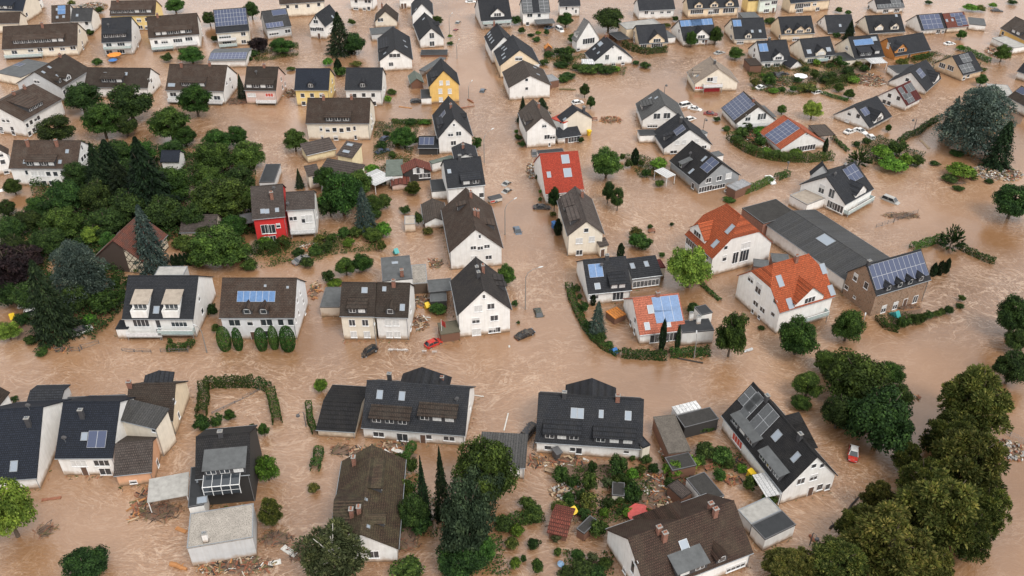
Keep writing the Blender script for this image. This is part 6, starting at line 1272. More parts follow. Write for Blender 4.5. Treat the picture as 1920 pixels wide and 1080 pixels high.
('r','mid sized bright green bush in front of the orange tiled bungalow',77.38,219.47,4.47,-0.71,2.83),
('B','mid sized green bush behind the first rust red roof',54.33,194.88,4.1,-0.27,1.08),
('B','small green bush behind the flat dormer house',32.95,182.02,1.95,-0.33,1.31),
('b','small dark green bush left of the first rust red roof',38.22,183.24,1.31,-0.33,1.31),
('b','mid sized dark green bush between the dark wide roof and the glass railed terrace',95.77,225.68,2.66,-0.43,1.72),
('b','mid sized dark green bush between the glass railed terrace and the maroon solar roof',99.23,227.68,3.44,-0.43,1.73),
('r','large bright green bush in front of the dark wide roof',100.49,218.55,6.68,-1.19,4.77),
('B','large green bush in front of the dark wide roof',105.4,221.4,7.5,-1.2,4.8),
('r','large bright green bush between the glass railed terrace and the dark wide roof',105.32,214.24,5.49,-1.04,4.18),
('r','large bright green bush between the dark wide roof and the maroon solar roof',100.79,211.48,7.97,-1.18,4.7),
('B','large green bush in front of the maroon solar roof',108.4,214.45,4.76,-0.84,3.35),
('b','mid sized dark green bush in front of the maroon solar roof',113.4,214.82,3.3,-0.32,1.26),
('r','large bright green bush in front of the rubble house',117.38,208.05,7.88,-1.23,4.94),
('b','large dark green bush in front of the maroon solar roof',113.95,205.78,5.33,-0.48,1.92),
('o','mid sized olive bush in front of the rubble house',120.38,206.23,2.49,-0.41,1.65),
('b','large dark green bush in front of the rubble house',121.72,220.85,5.24,-0.28,1.14),
('B','mid sized green bush in front of the rubble house',114.17,200.87,3.84,-0.27,1.09),
('b','mid sized dark green bush in front of the rubble house',123.46,204.66,2.83,-0.34,1.37),
('r','mid sized bright green bush left of the loft balcony house',-86.59,145.5,3.08,-0.54,2.17),
('B','large green bush left of the loft balcony house and behind the mossy brown roof',-84.67,148.88,7.97,-1.44,5.78),
('B','mid sized green bush left of the loft balcony house and left of the garage shed',-85.6,157.92,3.84,-0.93,3.7),
('o','small olive bush behind the loft balcony house',-82.92,163.95,2.12,-0.44,1.76),
('b','small dark green bush in front of the loft balcony house',-67.71,138.28,1.36,-0.51,2.03),
('b','mid sized dark green bush left of the six collector house',-61.77,147.6,2.83,-0.91,3.62),
('B','mid sized green bush left of the six collector house',-59.63,142.12,2.21,-0.66,2.63),
('o','mid sized olive bush in front of the bright red house',-52.62,174.36,3.16,-0.96,3.83),
('B','large green bush in front of the white half house',-44.88,171.16,4.68,-0.64,2.55),
('b','mid sized dark green bush between the white half house and the bright red house',-42.2,171.9,3.13,-0.83,3.31),
('B','mid sized green bush between the white half house and the bright red house',-41.73,175.79,3.5,-0.71,2.83),
('o','mid sized olive bush behind the tall grey annex',-29.73,171.97,2.82,-1.02,4.07),
('b','mid sized dark green bush left of the dark double house',-40.0,160.16,3.58,-0.81,3.23),
('r','mid sized bright green bush left of the dark double house',-38.5,158.84,3.86,-0.31,1.24),
('b','mid sized dark green bush between the bright red house and the six collector house',-45.63,166.02,3.98,-0.69,2.77),
('B','large green bush behind the six collector house',-58.59,164.75,4.56,-0.69,2.76),
('b','small dark green bush between the tall white gable and the huge brown roof',0.56,151.08,1.87,-0.4,1.59),
('B','mid sized green bush in front of the flat dormer house',14.82,149.49,3.14,-0.67,2.67),
('b','mid sized dark green bush left of the flat dormer house',13.88,156.32,2.35,-0.49,1.98),
('B','small green bush left of the flat dormer house',14.4,153.61,1.74,-0.37,1.48),
('b','mid sized dark green bush in front of the flat dormer house',15.57,142.72,3.04,-0.72,2.88),
('b','mid sized dark green bush left of the salmon red roof',17.59,139.63,3.0,-0.6,2.38),
('B','mid sized green bush left of the salmon red roof',19.14,137.82,2.44,-0.36,1.43),
('B','large green bush left of the tall white gable',-15.33,148.75,4.55,-0.67,2.67),
('b','small dark green bush right of the tall white gable and behind the red chimney house',1.31,145.02,0.98,-0.18,0.73),
('o','mid sized olive bush behind the flat dormer house',29.34,178.22,4.49,-0.77,3.1),
('B','large green bush behind the flat dormer house',29.89,173.32,6.3,-1.02,4.08),
('B','small green bush right of the flat dormer house',33.99,170.01,1.86,-0.32,1.27),
('b','mid sized dark green bush behind the roof terrace wing',37.71,148.44,3.69,-0.85,3.39),
('B','small green bush in front of the second rust red roof',50.59,143.15,1.94,-0.24,0.96),
('B','mid sized green bush in front of the stone house and behind the big solar house',79.66,143.85,3.62,-0.78,3.12),
('B','mid sized green bush between the stone house and the second rust red roof',82.19,145.12,2.52,-0.66,2.65),
('B','mid sized green bush between the second rust red roof and the long dark hall',83.84,145.76,2.53,-0.6,2.41),
('b','mid sized dark green bush between the stone house and the second rust red roof',85.87,146.76,2.54,-0.54,2.18),
('B','mid sized green bush right of the stone house',87.84,147.59,2.26,-0.49,1.94),
('B','small green bush right of the stone house and right of the long dark hall',89.2,148.24,1.99,-0.43,1.7),
('b','mid sized dark green bush between the stone house and the long dark hall',90.56,148.59,2.56,-0.55,2.19),
('B','small green bush right of the stone house and right of the second rust red roof',95.14,152.74,2.02,-0.43,1.72),
('b','mid sized dark green bush between the long dark hall and the second rust red roof',93.93,150.6,2.29,-0.24,0.98),
('b','small dark green bush left of the navy chimney house',-91.15,121.71,1.75,-0.35,1.39),
('B','mid sized green bush behind the black roofed house and right of the mossy brown roof',-52.33,115.68,3.16,-0.68,2.73),
('B','mid sized green bush behind the black roofed house and right of the salmon house',-54.74,114.45,4.35,-0.79,3.18),
('b','mid sized dark green bush behind the black roofed house',-45.46,112.75,2.39,-0.9,3.59),
('B','mid sized green bush between the red cross wing house and the brown shed dormers',-16.82,104.4,2.75,-0.84,3.35),
('B','mid sized green bush between the brown shed dormers and the grey corrugated garage',-17.1,99.74,3.57,-0.72,2.89),
('B','mid sized green bush behind the red brown garden shed and left of the weathered shed',7.96,102.27,3.85,-0.84,3.34),
('b','small dark green bush left of the tilted dark shed',13.41,104.2,2.06,-0.77,3.09),
('B','mid sized green bush left of the tilted dark shed and left of the weathered shed',12.53,100.5,3.36,-1.05,4.21),
('o','mid sized olive bush right of the red brown garden shed',12.18,96.75,3.95,-0.89,3.54),
('o','mid sized olive bush behind the red brown garden shed',7.86,96.04,3.5,-0.45,1.78),
('B','mid sized green bush between the red brown garden shed and the tilted dark shed',9.99,96.05,2.84,-0.33,1.34),
('f','mid sized pale flowering bush left of the tilted dark shed',15.54,100.89,2.47,-0.72,2.9),
('B','mid sized green bush between the tilted dark shed and the four chimney house',13.48,91.51,4.26,-0.99,3.96),
('r','small bright green bush in front of the tilted dark shed',14.67,94.77,2.17,-0.61,2.44),
('B','mid sized green bush between the red brown garden shed and the grey corrugated garage',3.39,94.5,4.34,-0.66,2.66),
('r','mid sized bright green bush left of the red brown garden shed',0.83,91.13,2.76,-0.66,2.65),
('f','small pale flowering bush in front of the red brown garden shed',6.76,89.87,1.9,-0.5,1.99),
('B','small green bush between the red brown garden shed and the tilted dark shed',6.9,87.42,1.66,-0.44,1.77),
('B','low mid sized green bush in front of the red brown garden shed',9.95,86.72,2.69,-0.55,2.21),
('f','mid sized pale flowering bush in front of the red brown garden shed',12.1,86.23,2.27,-0.55,2.21),
('b','large dark green bush in front of the red brown garden shed',10.43,84.16,5.1,-0.61,2.42),
('r','small bright green bush in front of the red brown garden shed',0.48,85.16,2.05,-0.66,2.64),
('B','mid sized green bush between the tilted dark shed and the grey corrugated garage',3.82,84.18,2.45,-0.88,3.51),
('B','small green bush between the red brown garden shed and the grey corrugated garage',1.69,86.2,1.24,-0.39,1.55),
('B','mid sized green bush between the red brown garden shed and the four chimney house',13.89,85.51,2.47,-0.5,1.99),
('b','mid sized dark green bush behind the tilted dark shed and left of the weathered shed',17.54,103.49,3.88,-1.38,5.54),
('B','small green bush behind the tilted dark shed',20.49,106.83,1.39,-0.34,1.36),
('b','mid sized dark green bush between the tilted dark shed and the weathered shed',22.74,106.69,2.78,-0.45,1.8),
('r','mid sized bright green bush left of the dark felt shed',26.85,103.79,3.88,-0.95,3.79),
('r','mid sized bright green bush behind the dark felt shed',30.21,105.25,3.68,-0.73,2.91),
('r','mid sized bright green bush behind the tilted dark shed',19.86,102.74,2.27,-0.84,3.35),
('B','mid sized green bush between the tilted dark shed and the dark felt shed',19.39,98.34,4.21,-1.05,4.2),
('B','mid sized green bush between the tilted dark shed and the red brown garden shed',17.24,97.63,2.43,-0.5,2.01),
('b','small dark green bush between the tilted dark shed and the four chimney house',18.34,95.76,2.18,-0.5,2.0),
('b','small dark green bush between the tilted dark shed and the red brown garden shed',16.91,95.17,1.31,-0.44,1.78),
('b','small dark green bush left of the four chimney house',20.45,92.01,1.71,-0.64,2.56),
('B','mid sized green bush right of the dark felt shed and behind the four chimney house',34.4,102.7,2.95,-0.67,2.68),
('B','mid sized green bush right of the dark felt shed and behind the black topped garage',38.98,100.53,3.36,-0.83,3.34),
('B','mid sized green bush behind the black topped garage',41.34,97.51,3.09,-0.61,2.45),
('b','large dark green bush behind the dark felt shed',33.16,108.26,4.68,-0.79,3.15),
('B','large green bush behind the dark felt shed',35.42,107.13,5.11,-0.9,3.59),
('B','large green bush in front of the mossy dark shed',33.77,114.9,5.33,-0.46,1.83),
('o','mid sized olive bush left of the red cross wing house',-32.36,100.22,2.69,-0.5,2.01),
('B','mid sized green bush between the red cross wing house and the black ridged garage',-17.4,98.44,3.55,-1.16,4.64),
('B','large green bush in front of the red cross wing house',-15.79,83.57,6.09,-0.82,3.29),
('B','large green bush behind the orange parasol house',-157.15,338.95,4.69,-0.63,2.51),
('o','mid sized olive bush behind the two upright blue collectors',-171.43,348.18,4.26,-0.55,2.19),
('B','small green bush behind the navy chimney house',-91.93,137.17,1.89,-0.24,0.95),
('B','mid sized green bush behind the mottled red barn',-93.38,206.97,2.5,-0.34,1.38),
('K','big dark green tree right of the six pane dormer block',-104.3,212.18,11.32,-2.21,10.05),
('K','big dark green tree between the mottled red barn and the garage shed',-95.75,199.66,12.39,-2.41,10.97),
('K','big dark green tree left of the garage shed',-82.83,182.41,13.07,-2.07,9.42),
('K','big dark green tree left of the mottled red barn',-94.75,178.44,11.45,-1.8,8.2),
('K','dark green tree right of the six pane dormer block',-110.76,201.55,9.35,-1.9,8.62),
('K','dark green tree behind the garage shed',-75.95,182.85,8.73,-1.57,7.12),
('K','dark green tree behind the bright red house',-68.94,201.1,9.34,-1.63,7.41),
('K','dark green tree in front of the green roof window house',-90.5,215.78,9.83,-1.68,7.65),
('K','dark green tree left of the mottled red barn and left of the loft balcony house',-105.37,172.32,9.78,-1.53,6.96),
('K','dark green tree between the six pane dormer block and the loft balcony house',-111.83,168.99,9.65,-1.52,6.91),
('K','dark green tree left of the mottled red barn and behind the navy chimney house',-100.55,150.12,8.92,-1.7,7.71),
('K','dark green tree left of the loft balcony house',-90.13,149.19,7.61,-1.69,7.7),
('K','dark green tree in front of the mottled red barn',-89.37,157.52,7.89,-1.48,6.74),
('K','dark green tree between the six pane dormer block and the slanting dormer house',-123.11,188.28,5.94,-1.06,4.83),
('K','dark green tree in front of the dark brown roof in the trees',-109.14,232.07,8.64,-1.74,7.92),
('K','dark green tree right of the mottled red barn',-86.34,177.69,7.13,-1.29,5.88),
('K','low dark green tree in front of the six pane dormer block',-111.8,186.16,8.84,-1.32,5.99),
('D','leafy green tree left of the brown gable among trees and behind the bright red house',-80.7,222.09,10.04,-1.71,7.75),
('D','leafy green tree behind the garage shed and left of the bright red house',-77.13,201.1,9.34,-1.63,7.41),
('D','leafy green tree right of the garage shed',-65.37,178.87,8.6,-1.3,5.9),
('D','leafy green tree behind the bright red house',-63.02,190.37,7.48,-1.59,7.24),
('D','leafy green tree left of the loft balcony house',-94.42,143.56,6.19,-1.06,4.83),
('D','leafy green tree right of the six pane dormer block and behind the mottled red barn',-118.05,212.85,6.49,-1.23,5.6),
('K','dark green tree left of the mottled red barn and left of the garage shed',-105.51,171.2,9.73,-1.53,6.94),
('K','dark green tree between the six pane dormer block and the garage shed',-106.79,188.17,10.69,-2.61,11.85),
('K','dark green tree right of the dark slate gable',-53.8,295.36,9.56,-1.98,9.01),
('K','small dark green tree between the red tiled roof and the cream gable with terraces',10.37,190.36,4.19,-1.75,7.94),
('K','small dark green tree between the cream gable with terraces and the red canopy',15.31,201.52,3.12,-1.04,4.73),
('K','small dark green tree behind the cream gable with terraces',23.83,194.12,4.25,-1.66,7.53),
('K','small dark green tree right of the cream gable with terraces',25.88,190.54,4.49,-1.7,7.71),
('K','dark green tree left of the mottled red barn and left of the mossy brown roof',-105.74,151.7,7.69,-1.46,6.66),
('O','olive brown tree right of the black topped garage and right of the big solar house',65.53,97.7,10.81,-2.39,10.87),
('O','olive brown tree right of the black topped garage and in front of the stone house',72.37,91.43,8.53,-2.58,11.73),
('O','olive brown tree right of the black topped garage and right of the dark felt shed',52.87,90.26,8.48,-1.75,7.94),
('O','olive brown tree right of the black topped garage and right of the four chimney house',57.76,83.1,10.82,-1.31,5.98),
('K','dark green tree right of the big solar house and right of the mossy dark shed',57.2,114.8,8.62,-1.8,8.2),
('K','dark green tree right of the big solar house and in front of the stone house',69.84,119.86,6.63,-1.38,6.25),
('K','dark green tree right of the white half house',-44.22,187.82,7.41,-1.58,7.2),
('K','dark green tree right of the stone house and in front of the glass railed terrace',98.48,135.82,5.97,-1.42,6.44),
('D','leafy green tree between the second rust red roof and the big solar house',59.63,129.98,6.97,-1.17,5.33),
('D','small leafy green tree behind the flat dormer house',28.4,174.32,4.22,-0.88,3.99),
('D','leafy green tree behind the tall grey annex',-32.4,176.62,5.68,-0.88,4.01),
('D','leafy green tree in front of the stone house and right of the big solar house',70.81,126.91,6.87,-1.17,5.3),
('D','leafy green tree left of the red brown garden shed',-4.44,86.45,5.52,-1.32,5.99),
('D','small leafy green tree right of the cream row house',0.0,297.82,4.19,-0.74,3.36),
('D','leafy green tree left of the pale grey roof house',21.61,306.76,5.57,-0.82,3.72),
('o','mid sized olive bush in front of the white half house',-44.7,175.69,4.13,-0.64,2.57),
('r','mid sized bright green bush left of the tall grey annex',-37.72,174.67,3.8,-0.58,2.31),
('o','mid sized olive bush left of the rusty garden house',-34.24,181.18,4.22,-0.84,3.38),
('B','mid sized green bush left of the rusty garden house',-32.97,186.23,3.97,-0.79,3.15),
('o','mid sized olive bush left of the red barn roof',-31.51,208.36,4.3,-0.62,2.49),
('o','mid sized olive bush behind the red barn roof',-31.94,225.83,3.42,-0.5,2.01),
('B','mid sized green bush behind the red barn roof',-26.87,227.3,3.06,-0.58,2.3),
('b','mid sized dark green bush between the white half house and the tall grey annex',-48.59,170.17,3.73,-0.57,2.29),
('r','large bright green bush in front of the bright red house',-56.83,174.41,4.74,-0.7,2.82),
('b','large dark green bush right of the garage shed',-61.59,168.71,5.56,-0.76,3.04),
('b','mid sized dark green bush at the rusty garden house',-26.14,189.18,3.35,-0.6,2.38),
('B','large green bush right of the barn like white house',16.23,271.6,4.81,-0.47,1.89),
('B','large green bush between the wide white gable and the pale grey roof house',28.31,284.27,5.44,-0.49,1.94),
('B','large green bush behind the barn like white house',10.67,286.15,5.01,-0.49,1.95),
('B','mid sized green bush in front of the ribbed solar roof',8.48,308.01,4.34,-0.42,1.7),
('b','mid sized dark green bush between the long grey gable house and the orange tiled bungalow',62.86,228.12,4.21,-0.65,2.59),
('B','mid sized green bush between the big solar field house and the long grey gable house',66.13,222.56,4.14,-0.5,2.0),
('b','mid sized dark green bush between the big solar field house and the orange tiled bungalow',67.42,235.48,4.32,-0.73,2.92),
('B','mid sized green bush in front of the orange tiled bungalow',71.93,219.19,4.46,-0.57,2.26),
('r','large bright green bush behind the dark wide roof',109.16,271.12,4.8,-0.63,2.52),
('b','mid sized dark green bush between the balcony dormer house and the dark wide roof',99.78,271.12,4.37,-0.63,2.52),
('o','large olive bush in front of the blue collector terrace house',114.36,284.94,4.54,-0.57,2.27),
('r','mid sized bright green bush in front of the balcony dormer house',101.25,285.62,3.64,-0.65,2.59),
('r','mid sized bright green bush right of the big solar field house',81.66,263.08,3.84,-0.47,1.86),
('b','mid sized dark green bush between the gable dormer house and the big solar field house',91.32,271.36,3.93,-0.55,2.21),
('B','mid sized green bush between the red brown garden shed and the red chimney house',10.11,101.18,2.7,-0.67,2.68),
('b','mid sized dark green bush behind the red brown garden shed',11.25,98.33,2.44,-0.67,2.67),
('B','mid sized green bush between the red brown garden shed and the weathered shed',16.69,100.99,2.7,-0.83,3.34),
('B','mid sized green bush behind the tilted dark shed',18.52,101.76,2.48,-0.67,2.68),
('b','mid sized dark green bush in front of the tilted dark shed',15.44,96.79,2.64,-0.56,2.22),
('b','mid sized dark green bush right of the red brown garden shed',11.44,94.62,2.6,-0.55,2.22),
('B','low mid sized green bush behind the red brown garden shed',9.07,97.96,2.87,-0.5,2.01),
('o','mid sized olive bush behind the tilted dark shed',21.47,104.32,2.52,-0.51,2.02),
('b','mid sized dark green bush right of the tilted dark shed',23.7,104.32,2.52,-0.51,2.02),
('B','mid sized green bush in front of the weathered shed',29.18,107.91,2.8,-0.56,2.26),
('B','mid sized green bush right of the dark felt shed and right of the weathered shed',36.45,105.46,2.76,-0.56,2.25),
('r','mid sized bright green bush right of the dark felt shed',38.46,104.32,2.52,-0.51,2.02),
('B','mid sized green bush behind the dark felt shed',31.62,106.13,2.77,-0.51,2.03),
('b','mid sized dark green bush left of the dark felt shed',25.96,101.31,2.48,-0.56,2.24),
('B','mid sized green bush between the brown shed dormers and the black ridged garage',-19.08,102.87,2.95,-0.73,2.91),
('B','mid sized green bush between the red cross wing house and the grey corrugated garage',-19.65,99.97,2.91,-0.72,2.9),
('b','mid sized dark green bush between the red cross wing house and the brown shed dormers',-17.86,95.27,3.7,-0.94,3.75),
('b','mid sized dark green bush between the red cross wing house and the grey corrugated garage',-14.18,91.91,4.27,-1.1,4.39),
('B','mid sized green bush between the grey corrugated garage and the brown shed dormers',-18.4,92.38,3.21,-0.66,2.65),
('b','mid sized dark green bush between the red brown garden shed and the grey corrugated garage',3.28,88.9,2.52,-0.55,2.21),
('o','mid sized olive bush left of the red brown garden shed',0.0,88.9,2.52,-0.55,2.21),
('b','mid sized dark green bush between the red brown garden shed and the four chimney house',12.7,83.55,3.66,-0.55,2.2),
('b','mid sized dark green bush between the red brown garden shed and the tilted dark shed',7.94,83.66,2.64,-0.44,1.77),
('B','mid sized green bush between the grey corrugated garage and the tilted dark shed',2.57,96.67,3.29,-0.67,2.66),
('b','mid sized dark green bush between the grey corrugated garage and the tilted dark shed',-1.25,92.38,3.64,-0.66,2.65),
('r','mid sized bright green bush in front of the tilted dark shed',18.7,95.16,2.61,-0.56,2.22),
('B','mid sized green bush between the four chimney house and the dark felt shed',21.61,94.68,2.39,-0.5,2.0),
('B','mid sized green bush behind the navy chimney house and left of the mossy brown roof',-91.99,135.34,3.21,-0.36,1.42),
('B','mid sized green bush behind the navy chimney house and left of the loft balcony house',-95.45,138.47,3.53,-0.48,1.91),
('b','mid sized dark green bush behind the navy chimney house',-99.96,145.02,4.19,-0.72,2.89),
('B','large green bush left of the loft balcony house and behind the navy chimney house',-92.92,146.51,4.79,-0.9,3.61),
('B','mid sized green bush left of the loft balcony house and behind the mossy brown roof',-81.76,152.29,4.33,-0.79,3.17),
('b','mid sized dark green bush left of the loft balcony house',-82.09,158.14,3.85,-0.8,3.21),
('B','mid sized green bush in front of the mottled red barn',-83.33,168.71,3.71,-0.76,3.04),
('B','large green bush in front of the garage shed and behind the loft balcony house',-72.38,170.54,6.23,-0.95,3.8),
('B','large green bush in front of the garage shed and left of the bright red house',-71.23,177.36,6.4,-0.96,3.86),
('B','large green bush in front of the garage shed and right of the mottled red barn',-76.55,174.28,5.37,-0.77,3.07),
('D','leafy green tree in front of the grey pent roofs and behind the white half house',-47.1,201.1,7.78,-1.63,7.41),
('D','leafy green tree between the grey pent roofs and the rusty garden house',-38.4,197.42,9.22,-1.88,8.55),
('D','leafy green tree left of the rusty garden house',-33.92,188.68,6.54,-1.33,6.03),
('D','leafy green tree between the six pane dormer block and the slanting dormer house',-117.6,208.25,9.58,-1.66,7.52),
('D','leafy green tree behind the mottled red barn',-98.26,213.21,9.74,-1.95,8.84),
('D','leafy green tree in front of the green roof window house',-90.8,226.46,8.48,-1.44,6.54),
('D','leafy green tree left of the six pane dormer block',-125.94,198.84,6.17,-1.09,4.94),
('D','leafy green tree behind the garage shed and in front of the brown gable among trees',-74.35,193.4,10.6,-1.86,8.47),
('D','leafy green tree right of the mottled red barn',-81.36,173.86,5.62,-1.03,4.68),
('D','leafy green tree between the brown gable among trees and the pink gabled house',-76.66,226.46,8.48,-1.44,6.54),
('D','leafy green tree in front of the six pane dormer block',-114.93,187.41,8.88,-1.32,6.01),
('D','leafy green tree left of the mottled red barn',-91.76,171.96,6.97,-1.28,5.81),
('O','big olive brown tree right of the big solar house',73.32,107.69,11.42,-2.43,11.02),
('O','olive brown tree right of the black topped garage and right of the mossy dark shed',67.95,86.74,9.22,-2.36,10.75),
('O','olive brown tree between the black topped garage and the big solar house',57.74,94.98,7.74,-1.75,7.98),
('O','olive brown tree between the big solar house and the four chimney house',50.33,84.67,8.2,-1.53,6.95),
('O','olive brown tree between the black topped garage and the dark felt shed',61.9,83.57,8.14,-1.32,5.98),
('O','olive brown tree between the four chimney house and the dark felt shed',42.85,83.57,8.14,-1.32,5.98),
('O','olive brown tree right of the big solar house',65.35,104.47,6.12,-1.56,7.09),]
for a_ in PLANTS: plant(*a_)
def hedge(label, wid, hgt, pts):
    Ps = []; Os = []
    pts = [np.array(p, float) for p in pts]
    for p, q in zip(pts[:-1], pts[1:]):
        d = q - p; l = np.linalg.norm(d); d /= l; n_ = np.array([-d[1], d[0]])
        k = int(l*190*(wid + 2*hgt)/4)
        tt = rng.random(k)*l; per = rng.random(k)*(wid + 2*hgt)
        c = p + d*tt[:, None]
        bump = 1 + .10*np.sin(tt*1.9) + .05*np.sin(tt*5.1) + .05*rng.normal(size=k)
        side = np.where(per < hgt, -1, np.where(per > hgt + wid, 1, 0))
        off = np.where(side == -1, -wid/2, np.where(side == 1, wid/2, per - hgt - wid/2))*bump
        z = np.where(side == -1, per, np.where(side == 1, wid + 2*hgt - per, hgt))*bump
        Ps.append(np.column_stack([c[:, 0] + n_[0]*off, c[:, 1] + n_[1]*off, z]))
        Os.append(np.column_stack([n_[0]*side, n_[1]*side, (side == 0)*1.0]))
    P_ = np.concatenate(Ps); O_ = np.concatenate(Os); base = np.array([pts[0][0], pts[0][1], 0])
    o = put('hedge', quadmesh('hedge', leaves(P_ - base, O_, .15, .55), 'leaf_V' if len(label) % 2 else 'leaf_B')); o.location = base
    tag(o, label, 'hedge', 'hedges standing in the flood')
HEDGES = [
('long curving clipped hedge in front of the glazed triangular gable',1.6,1.8,[(38.96,303.7),(41.44,299.08),(45.67,296.05),(53.27,298.06)]),
('short straight clipped hedge behind the dark wide roof',1.6,1.6,[(98.76,268.73),(105.22,272.2),(110.33,274.85)]),
('short straight low hedge behind the round window house',1.4,1.2,[(135.23,290.15),(142.47,293.57)]),
('short straight clipped hedge right of the timber framed tan house',1.4,1.4,[(156.17,299.08),(158.39,292.59),(159.9,287.75)]),
('short straight low hedge left of the dark wide roof',1.0,0.8,[(96.47,262.4),(99.55,258.72),(102.92,256.3)]),
('long curving clipped hedge left of the orange tiled bungalow',2.2,1.8,[(61.67,231.18),(62.65,227.13),(64.72,222.86),(67.02,219.97),(72.24,217.45),(79.29,216.83),(86.86,218.08)]),
('short straight clipped hedge right of the long grey gable house',1.6,1.3,[(58.53,199.0),(63.01,202.06),(67.24,205.47)]),
('short straight clipped hedge in front of the orange tiled bungalow',1.6,1.3,[(68.83,206.33),(72.7,208.96)]),
('long curving low hedge in front of the maroon solar roof',1.4,1.2,[(108.15,227.13),(111.97,231.52),(115.76,233.59),(119.77,238.17),(125.61,243.25)]),
('short straight low hedge in front of the dark wide roof',1.0,0.8,[(90.69,231.18),(91.69,225.47),(92.47,222.21)]),
('short curving low hedge in front of the loft balcony house',1.2,1.0,[(-67.96,136.38),(-66.12,136.88),(-64.01,136.88),(-63.54,138.89)]),
('short curving clipped hedge in front of the bright red house',2.6,2.0,[(-59.34,171.96),(-56.18,171.51),(-53.41,172.86),(-52.08,175.37)]),
('long curving low hedge in front of the flat dormer house',1.4,0.9,[(12.28,158.6),(12.71,153.68),(13.84,148.04),(14.79,144.08),(16.25,140.25),(18.14,137.21),(20.85,134.75)]),
('short straight clipped hedge in front of the salmon red roof',1.6,1.3,[(21.37,134.75),(24.96,134.26),(30.12,133.94)]),
('short straight clipped hedge in front of the roof terrace wing',1.6,1.4,[(30.75,134.75),(34.43,134.91),(38.66,135.23)]),
('short straight low hedge behind the roof terrace wing',0.8,0.6,[(41.19,159.0),(42.4,156.02),(44.07,152.72)]),
('short straight clipped hedge behind the stone house',1.4,1.4,[(91.84,172.86),(95.84,174.68),(100.46,176.99)]),
('short curving low hedge right of the stone house',1.3,1.2,[(103.14,173.77),(104.42,171.51),(107.17,167.99),(108.59,167.13)]),
('short straight low hedge in front of the stone house',1.2,0.9,[(75.41,146.77),(75.97,143.55),(78.25,142.32)]),
('short straight clipped hedge right of the mossy brown roof',1.7,1.6,[(-57.56,125.86),(-53.04,126.16),(-48.43,126.16)]),
('short straight clipped hedge right of the mossy brown roof and behind the black roofed house',1.7,1.6,[(-57.66,125.86),(-56.49,122.05),(-55.8,117.54)]),
('short straight clipped hedge left of the black ridged garage',1.6,1.5,[(-48.03,126.16),(-45.1,124.67)]),
('short straight clipped hedge left of the black ridged garage and behind the black roofed house',1.5,1.5,[(-44.74,123.94),(-42.99,119.49),(-41.68,115.64)]),
('short straight low hedge left of the black ridged garage',1.0,1.2,[(-37.1,120.62),(-36.04,116.45),(-34.49,113.11)]),
('short straight clipped hedge behind the red cross wing house',1.4,1.4,[(-33.1,104.33),(-32.96,107.12),(-33.06,109.24)]),
('short straight clipped hedge between the red cross wing house and the brown shed dormers',1.6,1.5,[(-23.1,106.63),(-20.32,106.14),(-17.66,106.63)]),
('short straight clipped hedge in front of the brown shed dormers',1.2,1.3,[(-18.4,105.9),(-17.73,108.36),(-16.91,110.39)]),
('short straight low hedge left of the steep white gable',1.2,1.0,[(-35.05,240.69),(-31.15,240.69),(-23.37,240.69)]),
('short straight clipped hedge left of the red brown garden shed',1.6,1.3,[(-2.51,92.56),(0.42,93.83),(4.23,94.47)]),]
for a_ in HEDGES: hedge(*a_)

